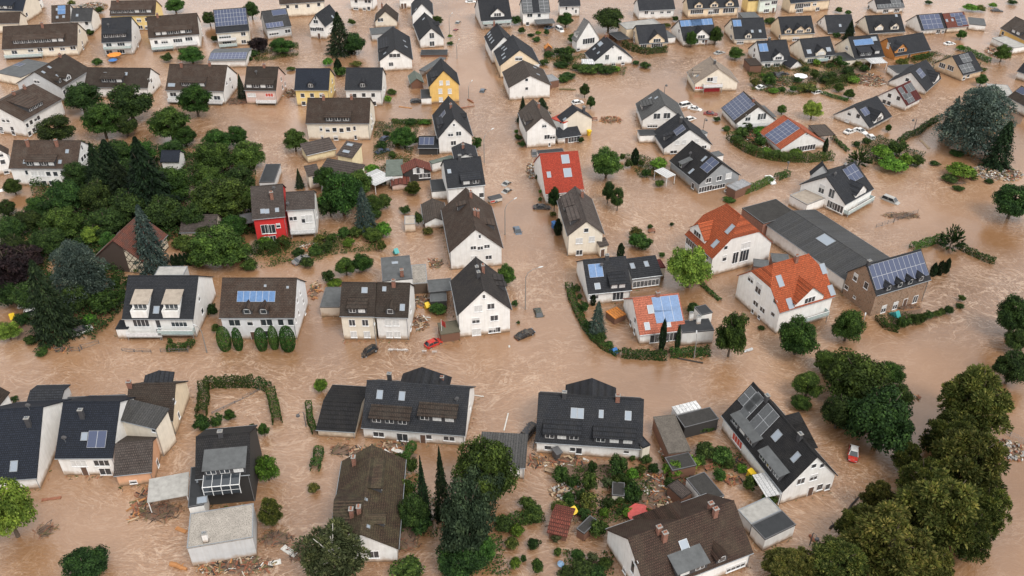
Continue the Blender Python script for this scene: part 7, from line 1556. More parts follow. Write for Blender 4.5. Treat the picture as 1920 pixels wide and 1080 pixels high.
# ------------------------------------------------------------------ cars
CARMESH = {}
def car_parts(style, col):
    k = (style, col)
    if k in CARMESH: return CARMESH[k]
    Lc, Wc, Hh, belt, roofz = dict(hatch=(3.8, 1.68, .30, .86, 1.45), sedan=(4.4, 1.74, .30, .86, 1.42), van=(4.5, 1.8, .32, 1.0, 1.78), suv=(4.3, 1.8, .36, 1.0, 1.66))[style]
    h = Lc/2; w = Wc/2
    # stations along x (front = +x): (x, half width, z bottom, z belt)
    st = dict(hatch=[(-h, .80, .45, .82), (-h+.18, .97, .30, .92), (-.9, 1, .24, .90), (.6, 1, .24, .88), (h-.5, .96, .28, .76), (h-.08, .84, .34, .62), (h, .7, .4, .55)],
              sedan=[(-h, .78, .48, .78), (-h+.18, .94, .32, .92), (-.9, 1, .24, .90), (.6, 1, .24, .88), (h-.6, .96, .28, .76), (h-.1, .84, .34, .62), (h, .7, .4, .55)],
              van=[(-h, .86, .45, .95), (-h+.12, .98, .3, 1.02), (-.9, 1, .26, 1.0), (.9, 1, .26, .98), (h-.4, .96, .3, .84), (h-.06, .84, .36, .68), (h, .7, .42, .6)],
              suv=[(-h, .82, .5, .92), (-h+.16, .97, .34, 1.0), (-.9, 1, .3, .98), (.7, 1, .3, .96), (h-.5, .96, .34, .88), (h-.08, .86, .4, .74), (h, .74, .46, .66)])[style]
    b = MB(); rings = []
    for (x_, kw, zb_, zt_) in st:
        ww = w*kw; zm = (zb_ + zt_)/2
        i = len(b.v)
        b.v += [(x_, -ww*.9, zb_), (x_, -ww, zm), (x_, -ww*.93, zt_), (x_, ww*.93, zt_), (x_, ww, zm), (x_, ww*.9, zb_)]
        rings.append(i)
    for p, q in zip(rings[:-1], rings[1:]):
        for e_ in range(6):
            f_ = (e_ + 1) % 6
            b.f.append((p + e_, p + f_, q + f_, q + e_)); b.m.append(0)
    b.f.append(tuple(rings[0] + e_ for e_ in range(6))); b.m.append(0)
    b.f.append(tuple(rings[-1] + e_ for e_ in range(5, -1, -1))); b.m.append(0)
    # greenhouse: lower outline at the belt, upper outline at the roof
    gx = dict(hatch=(-h+.12, -h+.62, .25, .95), sedan=(-h+.75, -h+1.35, .15, .95), van=(-h+.06, -h+.3, .75, 1.45), suv=(-h+.1, -h+.45, .35, 1.05))[style]
    wl = w*.90; wr = w*.72; zb_ = belt + .02; zr = roofz
    g = MB(); r = MB()
    lo = [(gx[0], wl), (gx[3], wl)]; hi = [(gx[1], wr), (gx[2], wr)]
    A0, A1 = (gx[0], -wl, zb_), (gx[3], -wl, zb_); B0, B1 = (gx[1], -wr, zr - .05), (gx[2], -wr, zr - .05)
    C0, C1 = (gx[0], wl, zb_), (gx[3], wl, zb_); D0, D1 = (gx[1], wr, zr - .05), (gx[2], wr, zr - .05)
    g.poly([A0, A1, B1, B0]); g.poly([C1, C0, D0, D1]); g.poly([A1, C1, D1, B1]); g.poly([C0, A0, B0, D0])
    r.poly([B0, B1, D1, D0][::1]); xm0 = gx[1] + .15; xm1 = gx[2] - .2
    r.poly([(B0[0], -wr, zr - .05), (B1[0], -wr, zr - .05), (xm1, -wr*.8, zr + .02), (xm0, -wr*.8, zr + .02)])
    r.poly([(xm0, -wr*.8, zr + .02), (xm1, -wr*.8, zr + .02), (xm1, wr*.8, zr + .02), (xm0, wr*.8, zr + .02)])
    r.poly([(xm0, wr*.8, zr + .02), (xm1, wr*.8, zr + .02), (D1[0], wr, zr - .05), (D0[0], wr, zr - .05)])
    r.poly([(B1[0], -wr, zr - .05), (D1[0], wr, zr - .05), (xm1, wr*.8, zr + .02), (xm1, -wr*.8, zr + .02)])
    r.poly([(D0[0], wr, zr - .05), (B0[0], -wr, zr - .05), (xm0, -wr*.8, zr + .02), (xm0, wr*.8, zr + .02)])
    def mid(p, q, k_): return tuple(p[i]*(1 - k_) + q[i]*k_ for i in range(3))
    for (p, q) in ((A0, B0), (A1, B1), (C0, D0), (C1, D1)):
        r.tube([p, q], .05, 5)
    for sgn, (p0, p1, q0, q1) in ((-1, (A0, A1, B0, B1)), (1, (C0, C1, D0, D1))):
        r.tube([mid(p0, p1, .5), mid(q0, q1, .5)], .045, 5)
    wh = MB()
    n = 14
    for sg in (-1, 1):
        ring = [(.32*math.cos(2*math.pi*q/n), sg*.1, .32*math.sin(2*math.pi*q/n)) for q in range(n)]
        wh.poly(ring if sg < 0 else ring[::-1], 0)
        rim = [(.19*math.cos(2*math.pi*q/n), sg*.104, .19*math.sin(2*math.pi*q/n)) for q in range(n)]
        wh.poly(rim if sg < 0 else rim[::-1], 1)
    for q in range(n):
        a0 = 2*math.pi*q/n; a1 = 2*math.pi*(q+1)/n
        wh.poly([(.32*math.cos(a0), -.1, .32*math.sin(a0)), (.32*math.cos(a1), -.1, .32*math.sin(a1)), (.32*math.cos(a1), .1, .32*math.sin(a1)), (.32*math.cos(a0), .1, .32*math.sin(a0))])
    hl = MB(); hl.box(-.05, .05, -.17, .17, -.07, .07)
    mi = MB(); mi.box(-.08, .06, -.1, .1, -.06, .07)
    CARMESH[k] = dict(body=b.mesh('body', ['paint_' + col]), glass=g.mesh('windows', ['carglass']), roof=r.mesh('car_roof', ['paint_' + col]),
                      wheel=wh.mesh('wheel', ['rubber', 'zinc']), head=hl.mesh('headlight', ['skyglass']), tail=hl.mesh('taillight', ['paint_red']),
                      mirror=mi.mesh('mirror', ['paint_' + col]), dims=(h, w, belt))
    return CARMESH[k]
def car(label, style, col, x, y, rot, pitch, roll, sink):
    p = car_parts(style, col)
    root = empty('car', x, y, 0, -sink); root.rotation_euler = (R(roll), R(pitch), rot); tag(root, label, 'car', 'cars stranded in the flood')
    put('body', p['body'], root); put('windows', p['glass'], root)
    ro = put('car_roof', p['roof'], root)
    if 'white tail' in label: ro.material_slots[0].link = 'OBJECT'; ro.material_slots[0].material = MAT['paint_white']
    if 'dark roof' in label: ro.material_slots[0].link = 'OBJECT'; ro.material_slots[0].material = MAT['paint_dark']
    h, w, belt = p['dims']
    for (xx, yy) in ((h - .8, -w + .1), (h - .8, w - .1), (-h + .75, -w + .1), (-h + .75, w - .1)):
        put('wheel', p['wheel'], root, Matrix.Translation((xx, yy, .32)))
    for yy in (-w*.62, w*.62):
        put('headlight', p['head'], root, Matrix.Translation((h - .10, yy, .60))); put('taillight', p['tail'], root, Matrix.Translation((-h + .06, yy, .74)))
    for yy in (-w - .08, w + .08):
        put('mirror', p['mirror'], root, Matrix.Translation((.75, yy, belt + .08)))
    return root
CARS = [
('bright red hatchback stranded beside the olive flat shed','hatch','red',-15.56,138.35,0.659,0,0,0.35),
('black car with torn white bonnet tipped on its nose in the main road','hatch','black',-27.85,135.53,-2.542,14,14,0.2),
('black estate car with raised tail at the white corner house','sedan','black',2.58,141.17,0.548,-7,4,0.3),
('dark green car half sunk near the curved street lamp','sedan','darkgreen',5.58,148.12,-1.376,4,0,0.75),
('blue grey car sunk to its windows in the middle street','sedan','bluegrey',1.33,180.9,-1.362,0,0,0.75),
('farther of two silver cars drifting together in the street','sedan','silver',-1.24,204.64,0.98,4,5,0.85),
('nearer of two silver cars drifting together in the street','sedan','silver',-1.02,200.82,0.889,0,4,0.85),
('small grey car parked in front of the bright red tiled roof','hatch','grey',6.13,220.99,-1.515,0,0,0.6),
('dark car wedged against the tall bushes below the red tiled roof','sedan','dark',7.32,191.78,0.0,0,0,0.4),
('lone blue grey car roof in the upper street','hatch','bluegrey',-9.12,264.62,1.352,0,0,0.85),
('small pale car far up the street near the lamps','hatch','silver',-20.01,328.04,1.354,0,0,0.8),
('nearly drowned dark red car far up the street','hatch','darkred',-20.31,320.24,1.137,0,0,1.15),
('blue grey car parked at the glazed carport','sedan','bluegrey',13.57,321.95,0.785,0,0,0.5),
('white minivan parked next to a blue grey car at the carport','van','white',17.35,319.4,-1.146,0,0,0.4),
('white car at the very top of the street','sedan','white',-16.25,351.72,0.15,0,0,0.5),
('white car with blue glass beside the two dark columnar trees','hatch','white',20.01,255.02,0.378,0,4,0.4),
('white van, first of the white pair below the beige house','van','white',52.71,253.05,0.469,0,0,0.45),
('white car, right one of the white pair below the beige house','sedan','white',55.03,250.52,-0.441,0,0,0.5),
('dark red car drifting right of the white pair','sedan','darkred',59.22,247.08,-0.222,0,0,0.6),
('white car nose showing behind the two flat dormer house','hatch','white',52.61,243.52,0.565,0,0,0.6),
('silver saloon washed up under the small round street tree','sedan','silver',71.12,296.51,0.509,0,0,0.45),
('black car standing left of its dark twin below the gable dormer house','sedan','black',85.86,276.58,-1.154,3,0,0.4),
('dark grey car touching a black car below the gable dormer house','sedan','dark',88.22,277.69,0.293,0,0,0.5),
('dented white and grey car stuck in shrubs right of the beige house','sedan','white',78.62,266.73,0.615,0,6,0.4),
('white car with open hatch below the brown half house','sedan','white',153.49,305.24,0.255,0,0,0.4),
('dark car on the washed out yard at the far top right','sedan','dark',185.86,340.79,-0.141,0,0,0.4),
('white car by the low hedge below the shrub gardens','hatch','white',95.46,263.15,0.436,0,0,0.6),
('white estate car, leftmost of three below the dark wide roof','sedan','white',96.65,234.53,0.61,4,0,0.35),
('white car, middle one of three below the dark wide roof','sedan','white',100.07,235.24,-0.975,0,4,0.5),
('white compact car, rightmost of three below the dark wide roof','hatch','white',101.44,231.25,1.739,0,0,0.4),
('white car floating over the gap in the long low hedge','sedan','white',67.26,205.79,-1.408,0,3,0.35),
('white and red car under the grey garage roof','hatch','white',55.71,199.02,-0.857,0,0,0.35),
('silver car boot showing beside the glass railed terrace','van','silver',94.89,195.22,-0.837,0,0,0.6),
('silver car jammed among the dark trees at left','hatch','silver',-101.77,151.08,0.228,0,6,0.3),
('white van jammed between trees at left','van','white',-98.7,148.38,0.686,0,-6,0.2),
('dark car nose down in the flood below the tall fir','sedan','dark',-94.66,142.3,-1.699,10,0,0.3),
('white car with dark roof behind the small green sapling','suv','white',-86.96,142.21,0.615,0,5,0.3),
('red car with white tail under the dark maple','hatch','red',58.29,108.02,-1.95,0,0,0.05),
('dark van stuck between garage roof and red chimney double house','van','dark',3.01,113.6,1.054,0,5,0.1),
('white car almost drowned below the six pane dormer block','sedan','white',-128.97,201.37,0.467,0,0,0.85),
('dark blue car under the shrubs beside the palm like tree','sedan','navy',-35.65,222.27,0.597,0,0,0.4),
('navy car roof behind the shrubs beside the palm like tree','hatch','navy',-35.76,230.22,0.963,0,0,0.5),
('small silver car hidden between leafy trees','hatch','silver',-79.56,209.14,1.324,0,0,0.4),
('dark wreck beside the small white box of the yellow gable','hatch','dark',-29.18,255.82,0.205,0,8,0.4),
('muddy grey car pinned under branches beside the white half house garden','sedan','grey',-47.72,168.09,0.864,0,12,0.2),]
for a_ in CARS: car(*a_)

# ------------------------------------------------------------------ street lamps
def lamp(label, x, y, h, dx, dy, lantern):
    root = empty('street_lamp', x, y, math.atan2(dy, dx)); tag(root, label, 'street lamp', 'street lamps standing in the flood')
    reach = max(.5, math.hypot(dx, dy))
    p = MB()
    if lantern:
        p.tube([(0, 0, -1), (0, 0, h*.9), (.12, 0, h), (reach*.6, 0, h + .18), (reach, 0, h)], [.10, .08, .06, .05, .04], 8)
        put('pole', p.mesh('pole', ['frame_dark']), root)
        l = MB(); l.tube([(0, 0, .0), (0, 0, -.12), (0, 0, -.45), (0, 0, -.62)], [.06, .30, .36, .10], 10)
        put('lantern', l.mesh('lantern', ['frame_dark']), root, Matrix.Translation((reach, 0, h)))
    else:
        p.tube([(0, 0, -1), (0, 0, h*.55), (0, 0, h*.85), (reach*.18, 0, h*.97), (reach*.55, 0, h*1.03), (reach, 0, h*1.05)], [.12, .10, .08, .07, .06, .05], 8)
        put('pole', p.mesh('pole', ['pole']), root)
        l = MB(); l.tube([(-.1, 0, 0), (.25, 0, .03), (.8, 0, .04), (1.0, 0, .03)], [.06, .15, .13, .05], 8)
        put('lamp_head', l.mesh('lamp_head', ['lamp_head']), root, Matrix.Translation((reach, 0, h*1.05)))
LAMPS = [
('tall curved street lamp beside the dark green half sunk car',2.79,149.89,9.46,2.64,0.93,False),
('tall curved street lamp beside the huge brown roof',-1.64,179.34,7.97,2.1,2.14,False),
('tall curved street lamp in front of the steep white gable',-7.47,215.9,8.33,1.94,2.06,False),
('curved street lamp right of the deep yellow gable',-13.28,257.51,4.68,0.85,2.57,False),
('street lamp above the deep yellow gable roof',-18.6,291.61,5.19,0.59,2.94,False),
('street lamp left of the two pale drowned cars up the street',-22.48,315.49,6.21,0.85,2.88,False),
('slim street lamp right of the loft balcony house',-59.9,135.73,5.71,-1.12,0.78,False),
('slim dark street lamp in front of the dark double house',-26.82,137.55,4.68,-0.05,0.5,False),
('dark lantern lamp left of the black ridged garage house',-36.55,115.1,3.61,-0.87,-0.65,True),
('dark lantern lamp between beige house and ash grey roof',47.12,260.35,3.49,0.55,0.58,True),
('dark lantern lamp left of the big solar field house',55.36,237.46,3.0,0.44,-0.55,True),
('dark lantern lamp at the hedge end below the orange tiled bungalow',72.57,210.14,3.0,0.19,0.71,True),
('dark lantern lamp in the flood left of the grey green cedar',115.46,235.69,3.65,-1.07,-0.24,True),
('slim street lamp left of the stone house corner',69.71,140.59,4.58,0.38,0.87,False),
('white headed street lamp in front of the salmon roof terrace wing',35.41,133.94,4.26,0.36,2.15,False),
('dark lantern lamp leaning by the bottom right trees',45.83,89.27,3.0,0.32,-1.08,True),]
for a_ in LAMPS: lamp(*a_)

# ------------------------------------------------------------------ flood debris
DEB = ['board_redwood', 'board_orangewood', 'board_blackwood', 'board_peach', 'board_white', 'board_mossy', 'concrete', 'mud', 'wall_grey', 'leaf_B']
def pile(label, tone, x, y, w, d, h, n):
    b = MB(); rd = random.Random(label)
    def P_(): 
        a_ = rd.random()*6.28; q = math.sqrt(rd.random()); return (w/2*q*math.cos(a_), d/2*q*math.sin(a_), rd.random()*h*(1 - q*.7))
    # low bed of mud and litter
    ring = [(w*.5*(.8 + .3*rd.random())*math.cos(k*.4488), d*.5*(.8 + .3*rd.random())*math.sin(k*.4488), -.05) for k in range(14)]
    top = (0, 0, h*.35)
    for k in range(14): b.poly([ring[k], ring[(k + 1) % 14], top], 7)
    wts = dict(mixed=[0, 0, 1, 2, 3, 3, 4, 5, 5, 0, 2, 8, 7], twig=[0, 2, 2, 2, 5, 5, 7, 0], plank=[0, 1, 1, 0, 3, 0, 5, 2], rubble=[4, 6, 6, 3, 3, 0, 8, 7, 5])[tone]
    for i in range(n):
        px, py, pz = P_(); th = rd.random()*6.28; m = rd.choice(wts); tilt = rd.uniform(-.3, .3)
        if tone == 'twig' or (tone != 'rubble' and rd.random() < .35):
            l = rd.uniform(.4, 1.7); r_ = rd.uniform(.02, .06)
            dx, dy, dz = l*math.cos(th), l*math.sin(th), l*tilt
            b.tube([(px - dx/2, py - dy/2, pz - dz/2), (px + dx*.1, py + dy*.1 + .08, pz + .05), (px + dx/2, py + dy/2, pz + dz/2 + .05)], [r_, r_*.8, r_*.4], 4, m, False)
        else:
            l = rd.uniform(.3, 1.8) if tone != 'rubble' else rd.uniform(.2, .7); ww = rd.uniform(.08, .35) if tone != 'rubble' else rd.uniform(.15, .5)
            M_ = Matrix.Translation((px, py, pz)) @ Matrix.Rotation(th, 4, 'Z') @ Matrix.Rotation(tilt, 4, 'Y') @ Matrix.Rotation(rd.uniform(-.5, .5), 4, 'X')
            i0 = len(b.v); b.box(-l/2, l/2, -ww/2, ww/2, -.03, .04 if tone != 'rubble' else .2, m)
            for k in range(i0, len(b.v)): b.v[k] = tuple(M_ @ Vector(b.v[k]))
    o = put('debris_pile', b.mesh('debris_pile', DEB)); o.location = (x, y, 0)
    tag(o, label, 'debris', None, 'stuff')
PILES = [
('brown brushwood beside the lower white drifting board','twig',-32.6,87.96,4.07,3.98,0.55,72),
('long beams jammed below the left end of the gravel roof','plank',-44.84,85.03,4.8,2.3,0.47,49),
('matted reeds and branches right of the red cross wing house','twig',-16.03,89.47,4.11,3.04,0.5,56),
('broken pallets left of the black tub at the red chimney house','mixed',4.53,106.75,3.63,2.95,0.5,48),
('loose boards behind the dark felt shed','plank',29.14,101.96,3.53,2.57,0.48,40),
('torn plants and twigs at the bottom edge of the gardens','twig',12.85,85.52,4.82,2.32,0.47,50),
('scattered boards behind the red brown garden shed','mixed',10.17,94.68,3.39,2.15,0.46,32),
('heap of planks, bags and boards below the black ridged garage house','mixed',-24.71,108.61,7.32,3.01,0.5,99),
('tangle of brown branches caught on the black ridged garage house','twig',-29.39,109.24,4.59,3.28,0.51,67),
('broken timber along the wall of the brown dormer double house','mixed',-20.8,110.51,6.47,1.79,0.44,52),
('driftwood mat between pale carport roof and gravel roof','twig',-56.29,95.76,7.68,4.35,0.57,150),
('heap of orange boards and green branches by the pale carport','plank',-60.0,97.41,2.58,7.77,0.48,90),
('broad heap of beams and branches below the gravel roof','mixed',-41.76,85.52,12.05,3.86,0.54,209),
('brush and boards at the right foot of the gravel roof block','twig',-36.81,90.49,5.79,3.48,0.52,90),
('branches caught behind the willow at bottom left','twig',-73.04,92.04,3.34,3.13,0.51,47),
('long trail of rubble and boards in the garden left of the felt shed','mixed',23.97,99.66,5.23,9.1,0.61,214),
('bright rubble spread in the garden right of the tall dark trees','rubble',8.72,99.66,5.23,4.55,0.58,107),
('junk along the wall of the red chimney double house','mixed',9.06,106.75,7.25,2.46,0.47,80),
('small rubble patch under the slim grey lean to','rubble',27.0,108.61,3.66,2.51,0.48,41),
('white rubble bank at the right edge by the broken railing','rubble',85.41,109.24,6.43,5.05,0.6,146),
('pale rubble bank with timbers right of the fir at the right edge','rubble',128.1,209.85,12.67,8.9,0.79,420),
('rubble field below the dark roofed house at the right edge','rubble',151.84,254.32,9.74,15.8,0.84,420),
('collapsed dark tent with blue and orange scraps among the gardens','mixed',114.92,273.08,10.29,10.57,0.86,420),
('pale plank litter behind the top left houses','rubble',-162.97,344.56,12.38,12.74,0.97,420),
('brush between the leafy trees and flooded yard','twig',-98.81,242.88,4.71,4.42,0.57,93),
('driftwood along the pink gabled double house','twig',-84.13,256.3,11.44,5.59,0.63,287),
('rubble squeezed between pink and yellow houses','mixed',-69.03,262.4,4.99,6.62,0.6,148),
('yard junk behind the dark double house','mixed',-19.21,152.72,4.52,4.59,0.58,93),
('boards and scraps floating beside the white half house','mixed',-18.82,145.32,3.28,6.09,0.51,89),
('metal scrap drifting in the yard left of the tall white gable','mixed',-17.38,166.91,3.12,4.3,0.51,60),
('dark wreckage left of the huge brown roof','twig',-14.62,181.73,4.58,4.84,0.58,99),
('broken wooden trailer behind the beige garage','plank',-42.5,156.61,2.53,6.72,0.48,76),
('splintered roof parts under the glass fronted balcony','mixed',-47.19,172.41,4.9,5.85,0.6,128),
('wooden decks and rails right of the red canopy','plank',29.02,242.88,6.27,5.15,0.61,145),
('pink and white litter inside the curved hedge','mixed',68.47,229.82,9.03,13.56,0.8,420),
('driftwood in front of the salmon red roof','twig',29.34,135.89,6.29,1.97,0.45,55),
('floating beams along the hedge below the roof terrace wing','plank',35.42,134.58,6.25,1.3,0.41,36),
('washed out fence panels left of the loft balcony house','plank',-88.9,136.71,5.26,1.66,0.43,39),
('wreck scraps among the maples','mixed',73.82,122.77,2.95,2.03,0.45,30),
('bench and boards in the garden of the big solar house','plank',37.61,106.75,4.53,1.97,0.45,40),
('brown planks near the yellow bin of the big solar house','plank',36.32,102.55,3.54,2.58,0.48,41),
('driftwood on the terrace of the stone house','twig',82.37,150.83,6.72,2.26,0.46,68),
('long bent fence wreck in the wide flood','twig',94.98,187.92,9.11,3.55,0.53,145),
('branches with an orange scrap below the two round bushes','twig',115.67,204.89,5.53,2.86,0.49,71),
('twigs near the low hedge','twig',-34.5,242.88,2.82,2.21,0.46,30),
('dirty rubbish among the cars under the left trees','mixed',-98.84,146.22,6.59,3.61,0.53,107),
('rubbish in shrubs near the black car pair','mixed',85.23,270.89,5.11,6.09,0.61,140),
('line of pale stones at the street edge by the red tiled roof','rubble',4.95,211.34,2.26,8.99,0.46,91),
('playground wreck near the dark leaning tree at top right','mixed',166.48,296.55,7.32,10.02,0.72,329),]
for a_ in PILES: pile(*a_)
def board(label, col, ax, ay, bx, by, w):
    l = math.hypot(bx - ax, by - ay); b = MB()
    if 'trunk' in label or 'log' in label or 'stump' in label or 'pipe' in label:
        b.tube([(-l/2, 0, .1), (-l*.15, .06, .2), (l*.2, -.05, .2), (l/2, .03, .12)], [w*.5, w*.48, w*.42, w*.25], 8)
        b.tube([(l*.1, 0, .2), (l*.2, .35, .4), (l*.24, .6, .5)], [w*.2, w*.12, w*.05], 5)
        nm = 'drift_log' if 'pipe' not in label else 'pipe'
    else:
        b.box(-l/2, l/2, -w/2, w/2, .02, .10); b.box(-l/2 + .1, -l/2 + .25, -w/2 - .02, w/2 + .02, .10, .16); b.box(l/2 - .25, l/2 - .1, -w/2 - .02, w/2 + .02, .10, .16)
        nm = 'drift_board'
    o = put(nm, b.mesh(nm, ['board_' + col])); o.location = ((ax + bx)/2, (ay + by)/2, 0); o.rotation_euler = (0, 0, math.atan2(by - ay, bx - ax))
    tag(o, label, 'driftwood' if nm != 'pipe' else 'pipe')
BOARDS = [
('white board afloat right of the gravel roof heap, upper of two','white',-35.23,88.86,-32.87,87.27,1.0),
('white board afloat right of the gravel roof heap, lower of two','white',-36.8,85.61,-34.91,86.19,0.9),
('long red brown beam drifting right of the bottom left willow','redwood',-76.26,98.19,-73.29,98.75,0.5),
('orange tree trunk piece left of the gravel roof foot','orangewood',-51.45,85.71,-48.76,84.75,0.8),
('orange plank frame beside the gravel roof wall','orangewood',-52.75,92.56,-50.83,91.72,0.6),
('thin black trunk drifting toward the bottom right trees','blackwood',53.83,96.09,56.94,99.43,0.35),
('short brown log by the leaning lantern lamp','redwood',46.32,91.1,46.76,89.67,0.5),
('small dark log between solar house and trees','blackwood',49.84,92.35,50.99,93.4,0.4),
('long dark beam below the roof terrace wing','blackwood',32.19,133.94,36.93,132.49,0.4),
('pale plank pile drifting by the low garden hedge','peach',115.27,229.82,115.53,224.16,0.7),
('silver pipe poking from the flood near the round street trees','silver',47.34,136.71,45.55,135.73,0.6),
('pale fence post line between the two charcoal double houses','white',-1.41,114.03,-0.67,118.51,0.22),
('white post with its shadowy end right of the long charcoal double house','white',-7.3,123.35,-5.22,122.91,0.2),
('white board in the litter below the brown shed dormers','white',-20.71,109.62,-18.49,108.61,0.8),
('brown log near the lamp right of the deep yellow gable','redwood',-16.85,250.42,-11.31,252.75,0.35),
('broken stump at the foot of the lamp by the yellow gable','redwood',-13.61,257.51,-11.72,255.11,0.5),
('mossy trunk afloat beyond the barn like white house','mossy',14.76,265.33,20.11,264.91,0.6),
('orange plank in the yard left of the small white box','orangewood',-34.23,252.36,-30.25,251.19,0.5),
('tiny white scrap in front of the tall white gable house','white',-0.53,137.88,-0.53,137.21,0.3),]
for a_ in BOARDS: board(*a_)

# ------------------------------------------------------------------ fences, signs, furniture
def fence_wreck(label, pts, hgt=1.1, lean=.25, mt='frame_dark', name='fence'):
    b = MB(); o0 = Vector((pts[0][0], pts[0][1], 0)); rd = random.Random(label)
    P_ = [Vector((p[0], p[1], 0)) - o0 for p in pts]
    root = empty(name, o0.x, o0.y); tag(root, label, 'fence')
    for p, q in zip(P_[:-1], P_[1:]):
        n = max(1, int((q - p).length / 1.6))
        for k in range(n + 1):
            a_ = p.lerp(q, k/n); lx = rd.uniform(-lean, lean)
            t = MB(); t.tube([(a_.x, a_.y, -.8), (a_.x + lx, a_.y + lx*.5, hgt*rd.uniform(.8, 1.1))], .05, 5)
            put('post', t.mesh('post', [mt]), root)
        for z in (.25*hgt, .62*hgt, .92*hgt):
            b.tube([(p.x, p.y, z), ((p.x + q.x)/2, (p.y + q.y)/2 + rd.uniform(-.2, .2), z + rd.uniform(-.12, .1)), (q.x, q.y, z)], .032, 5)
    put('rail', b.mesh('rail', [mt]), root)
fence_wreck('bent dark railing half sunk in the wide flood right of the glass railed terrace', [(87.05, 182.46), (91.98, 184.91), (99.22, 189.19)])
fence_wreck('washed down dark fence left of the loft balcony house', [(-89.81, 135.89), (-84.95, 136.05), (-84.69, 136.71), (-82.05, 138.38)], 1.2)
fence_wreck('short broken fence panels in front of the loft balcony house', [(-76.62, 136.22), (-74.20, 135.89), (-70.69, 135.73)], .8)
fence_wreck('twisted railing on the river bank at the right edge beside the white rubble', [(85.68, 114.43), (87.26, 112.71), (88.79, 110.77)], 1.2, .1, 'zinc')
fence_wreck('dark front fence of the loft balcony house garden', [(-68.96, 135.89), (-63.57, 135.73), (-63.40, 138.38)], 1.0, .05)
fence_wreck('fallen fence rail along the main road left of the red hatchback', [(-24.14, 136.22), (-20.77, 136.05)], .7, .1, 'frame_white')
fence_wreck('thin line of sunken posts crossing the walled lawn pool', [(-54.11, 118.37), (-50.78, 121.19), (-47.09, 124.67)], .5, .05)
fence_wreck('low black wall rail in front of the red chimney house garden', [(3.68, 109.62), (3.99, 111.16), (4.20, 112.19)], 1.1, .05)
def sign(label, x, y):
    root = empty('sign', x, y); tag(root, label, 'sign')
    b = MB(); b.box(-.45, .45, -.03, .03, .35, 1.1); put('sign_plate', b.mesh('sign_plate', ['frame_white']), root, Matrix.Rotation(.5, 4, 'X'))
    t = MB(); t.tube([(0, .1, -.8), (0, .05, .7)], .04, 6); put('post', t.mesh('post', ['pole']), root)
sign('left white square marker above the water in front of the dark double house', *(-23.81, 136.05))
sign('right white square marker above the water in front of the dark double house', *(-20.77, 136.05))
sign('left white square marker below the red hatchback', *(-17.17, 135.73))
sign('right white square marker below the red hatchback', *(-15.17, 135.56))
def parasol(label, x, y, col, r=1.7, tilt=0, h=2.4):
    root = empty('parasol', x, y); root.rotation_euler = (tilt, tilt*.6, .3); tag(root, label, 'parasol')
    b = MB(); n = 8
    for q in range(n):
        a0 = 2*math.pi*q/n; a1 = 2*math.pi*(q+1)/n
        b.slab([(0, 0, h), (r*math.cos(a0), r*math.sin(a0), h - .55), (r*math.cos(a1), r*math.sin(a1), h - .55)], .03)
    put('canopy', b.mesh('canopy', [col]), root)
    t = MB(); t.tube([(0, 0, -.8), (0, 0, h)], .04, 6); put('pole', t.mesh('pole', ['board_peach']), root)
parasol('faded red garden parasol beside the four chimney house', *(20.06, 94.47), 'plastic_rusty', 2.1, .15, 1.7)
parasol('orange parasol in front of the white roof terrace house at top left', *(-133.79, 290.64), 'plastic_orange', 2.3)
parasol('small blue parasol beside the orange one at top left', *(-133.46, 287.75), 'plastic_blue', 1.5, 0, 1.6)
parasol('closed grey blue parasol drifting in the flooded garden at bottom centre', *(7.06, 85.32), 'plastic_tarp', .55, .3, 1.5)
parasol('white garden tent roof among the shrubs right of the beige house', *(92.62, 273.08), 'frame_white', 2.2, 0, 2.0)
def bin_(label, x, y, col, lay=0.0, s=1.0, name='bin'):
    root = empty(name, x, y); root.rotation_euler = (lay, 0, .6); root.scale = (s, s, s); tag(root, label, 'bin')
    b = MB(); b.slab([(-.3, -.35, .95), (.3, -.35, .95), (.3, .35, .95), (-.3, .35, .95)], .02); b.v = []; b.f = []; b.m = []
    lo = [(-.22, -.26), (.22, -.26), (.22, .26), (-.22, .26)]; hi = [(-.3, -.35), (.3, -.35), (.3, .35), (-.3, .35)]
    for k in range(4):
        l = (k + 1) % 4; b.poly([(lo[k][0], lo[k][1], -.1), (lo[l][0], lo[l][1], -.1), (hi[l][0], hi[l][1], .95), (hi[k][0], hi[k][1], .95)])
    b.poly([(p[0], p[1], -.1) for p in lo][::-1])
    put('body', b.mesh('body', [col]), root)
    c = MB(); c.box(-.34, .34, -.40, .38, .95, 1.03); c.box(-.3, .3, .38, .46, .93, 1.0); put('lid', c.mesh('lid', [col]), root)
bin_('bright yellow barrel bin behind the red brown garden shed', *(9.46, 95.55), 'plastic_yellow', .5, 1.5)
bin_('yellow bin beside the tilted white garden shed behind the white house', *(21.73, 232.90), 'plastic_yellow', .2, 1.6)
bin_('yellow bin in the gap between dark double house and tall white gable', *(-18.01, 150.45), 'plastic_yellow', .6, 1.5)
bin_('yellow scrap bin under the left trees near the jammed white van', *(-103.76, 147.86), 'plastic_yellow', 1.2, 1.6)
bin_('yellow bin in the garden by the pale striped veranda roof', *(39.51, 103.37), 'plastic_yellow', .3, 1.5)
bin_('blue barrel at the end of the front hedge near the road', *(19.52, 136.22), 'plastic_blue', 1.0, 1.5)
bin_('blue bin beside the hedge strip left of the cream gable with terraces', *(9.94, 182.46), 'plastic_blue', .2, 1.6)
bin_('teal bin floating in front of the stone house', *(78.72, 148.04), 'plastic_teal', 1.0, 1.7)
bin_('teal bin at the yard corner right of the rusty shrubs by the tall grey annex', *(-26.87, 171.51), 'plastic_teal', .8, 1.5)
bin_('black tub by the wall of the red chimney house', *(7.47, 107.74), 'frame_dark', .2, 1.9)
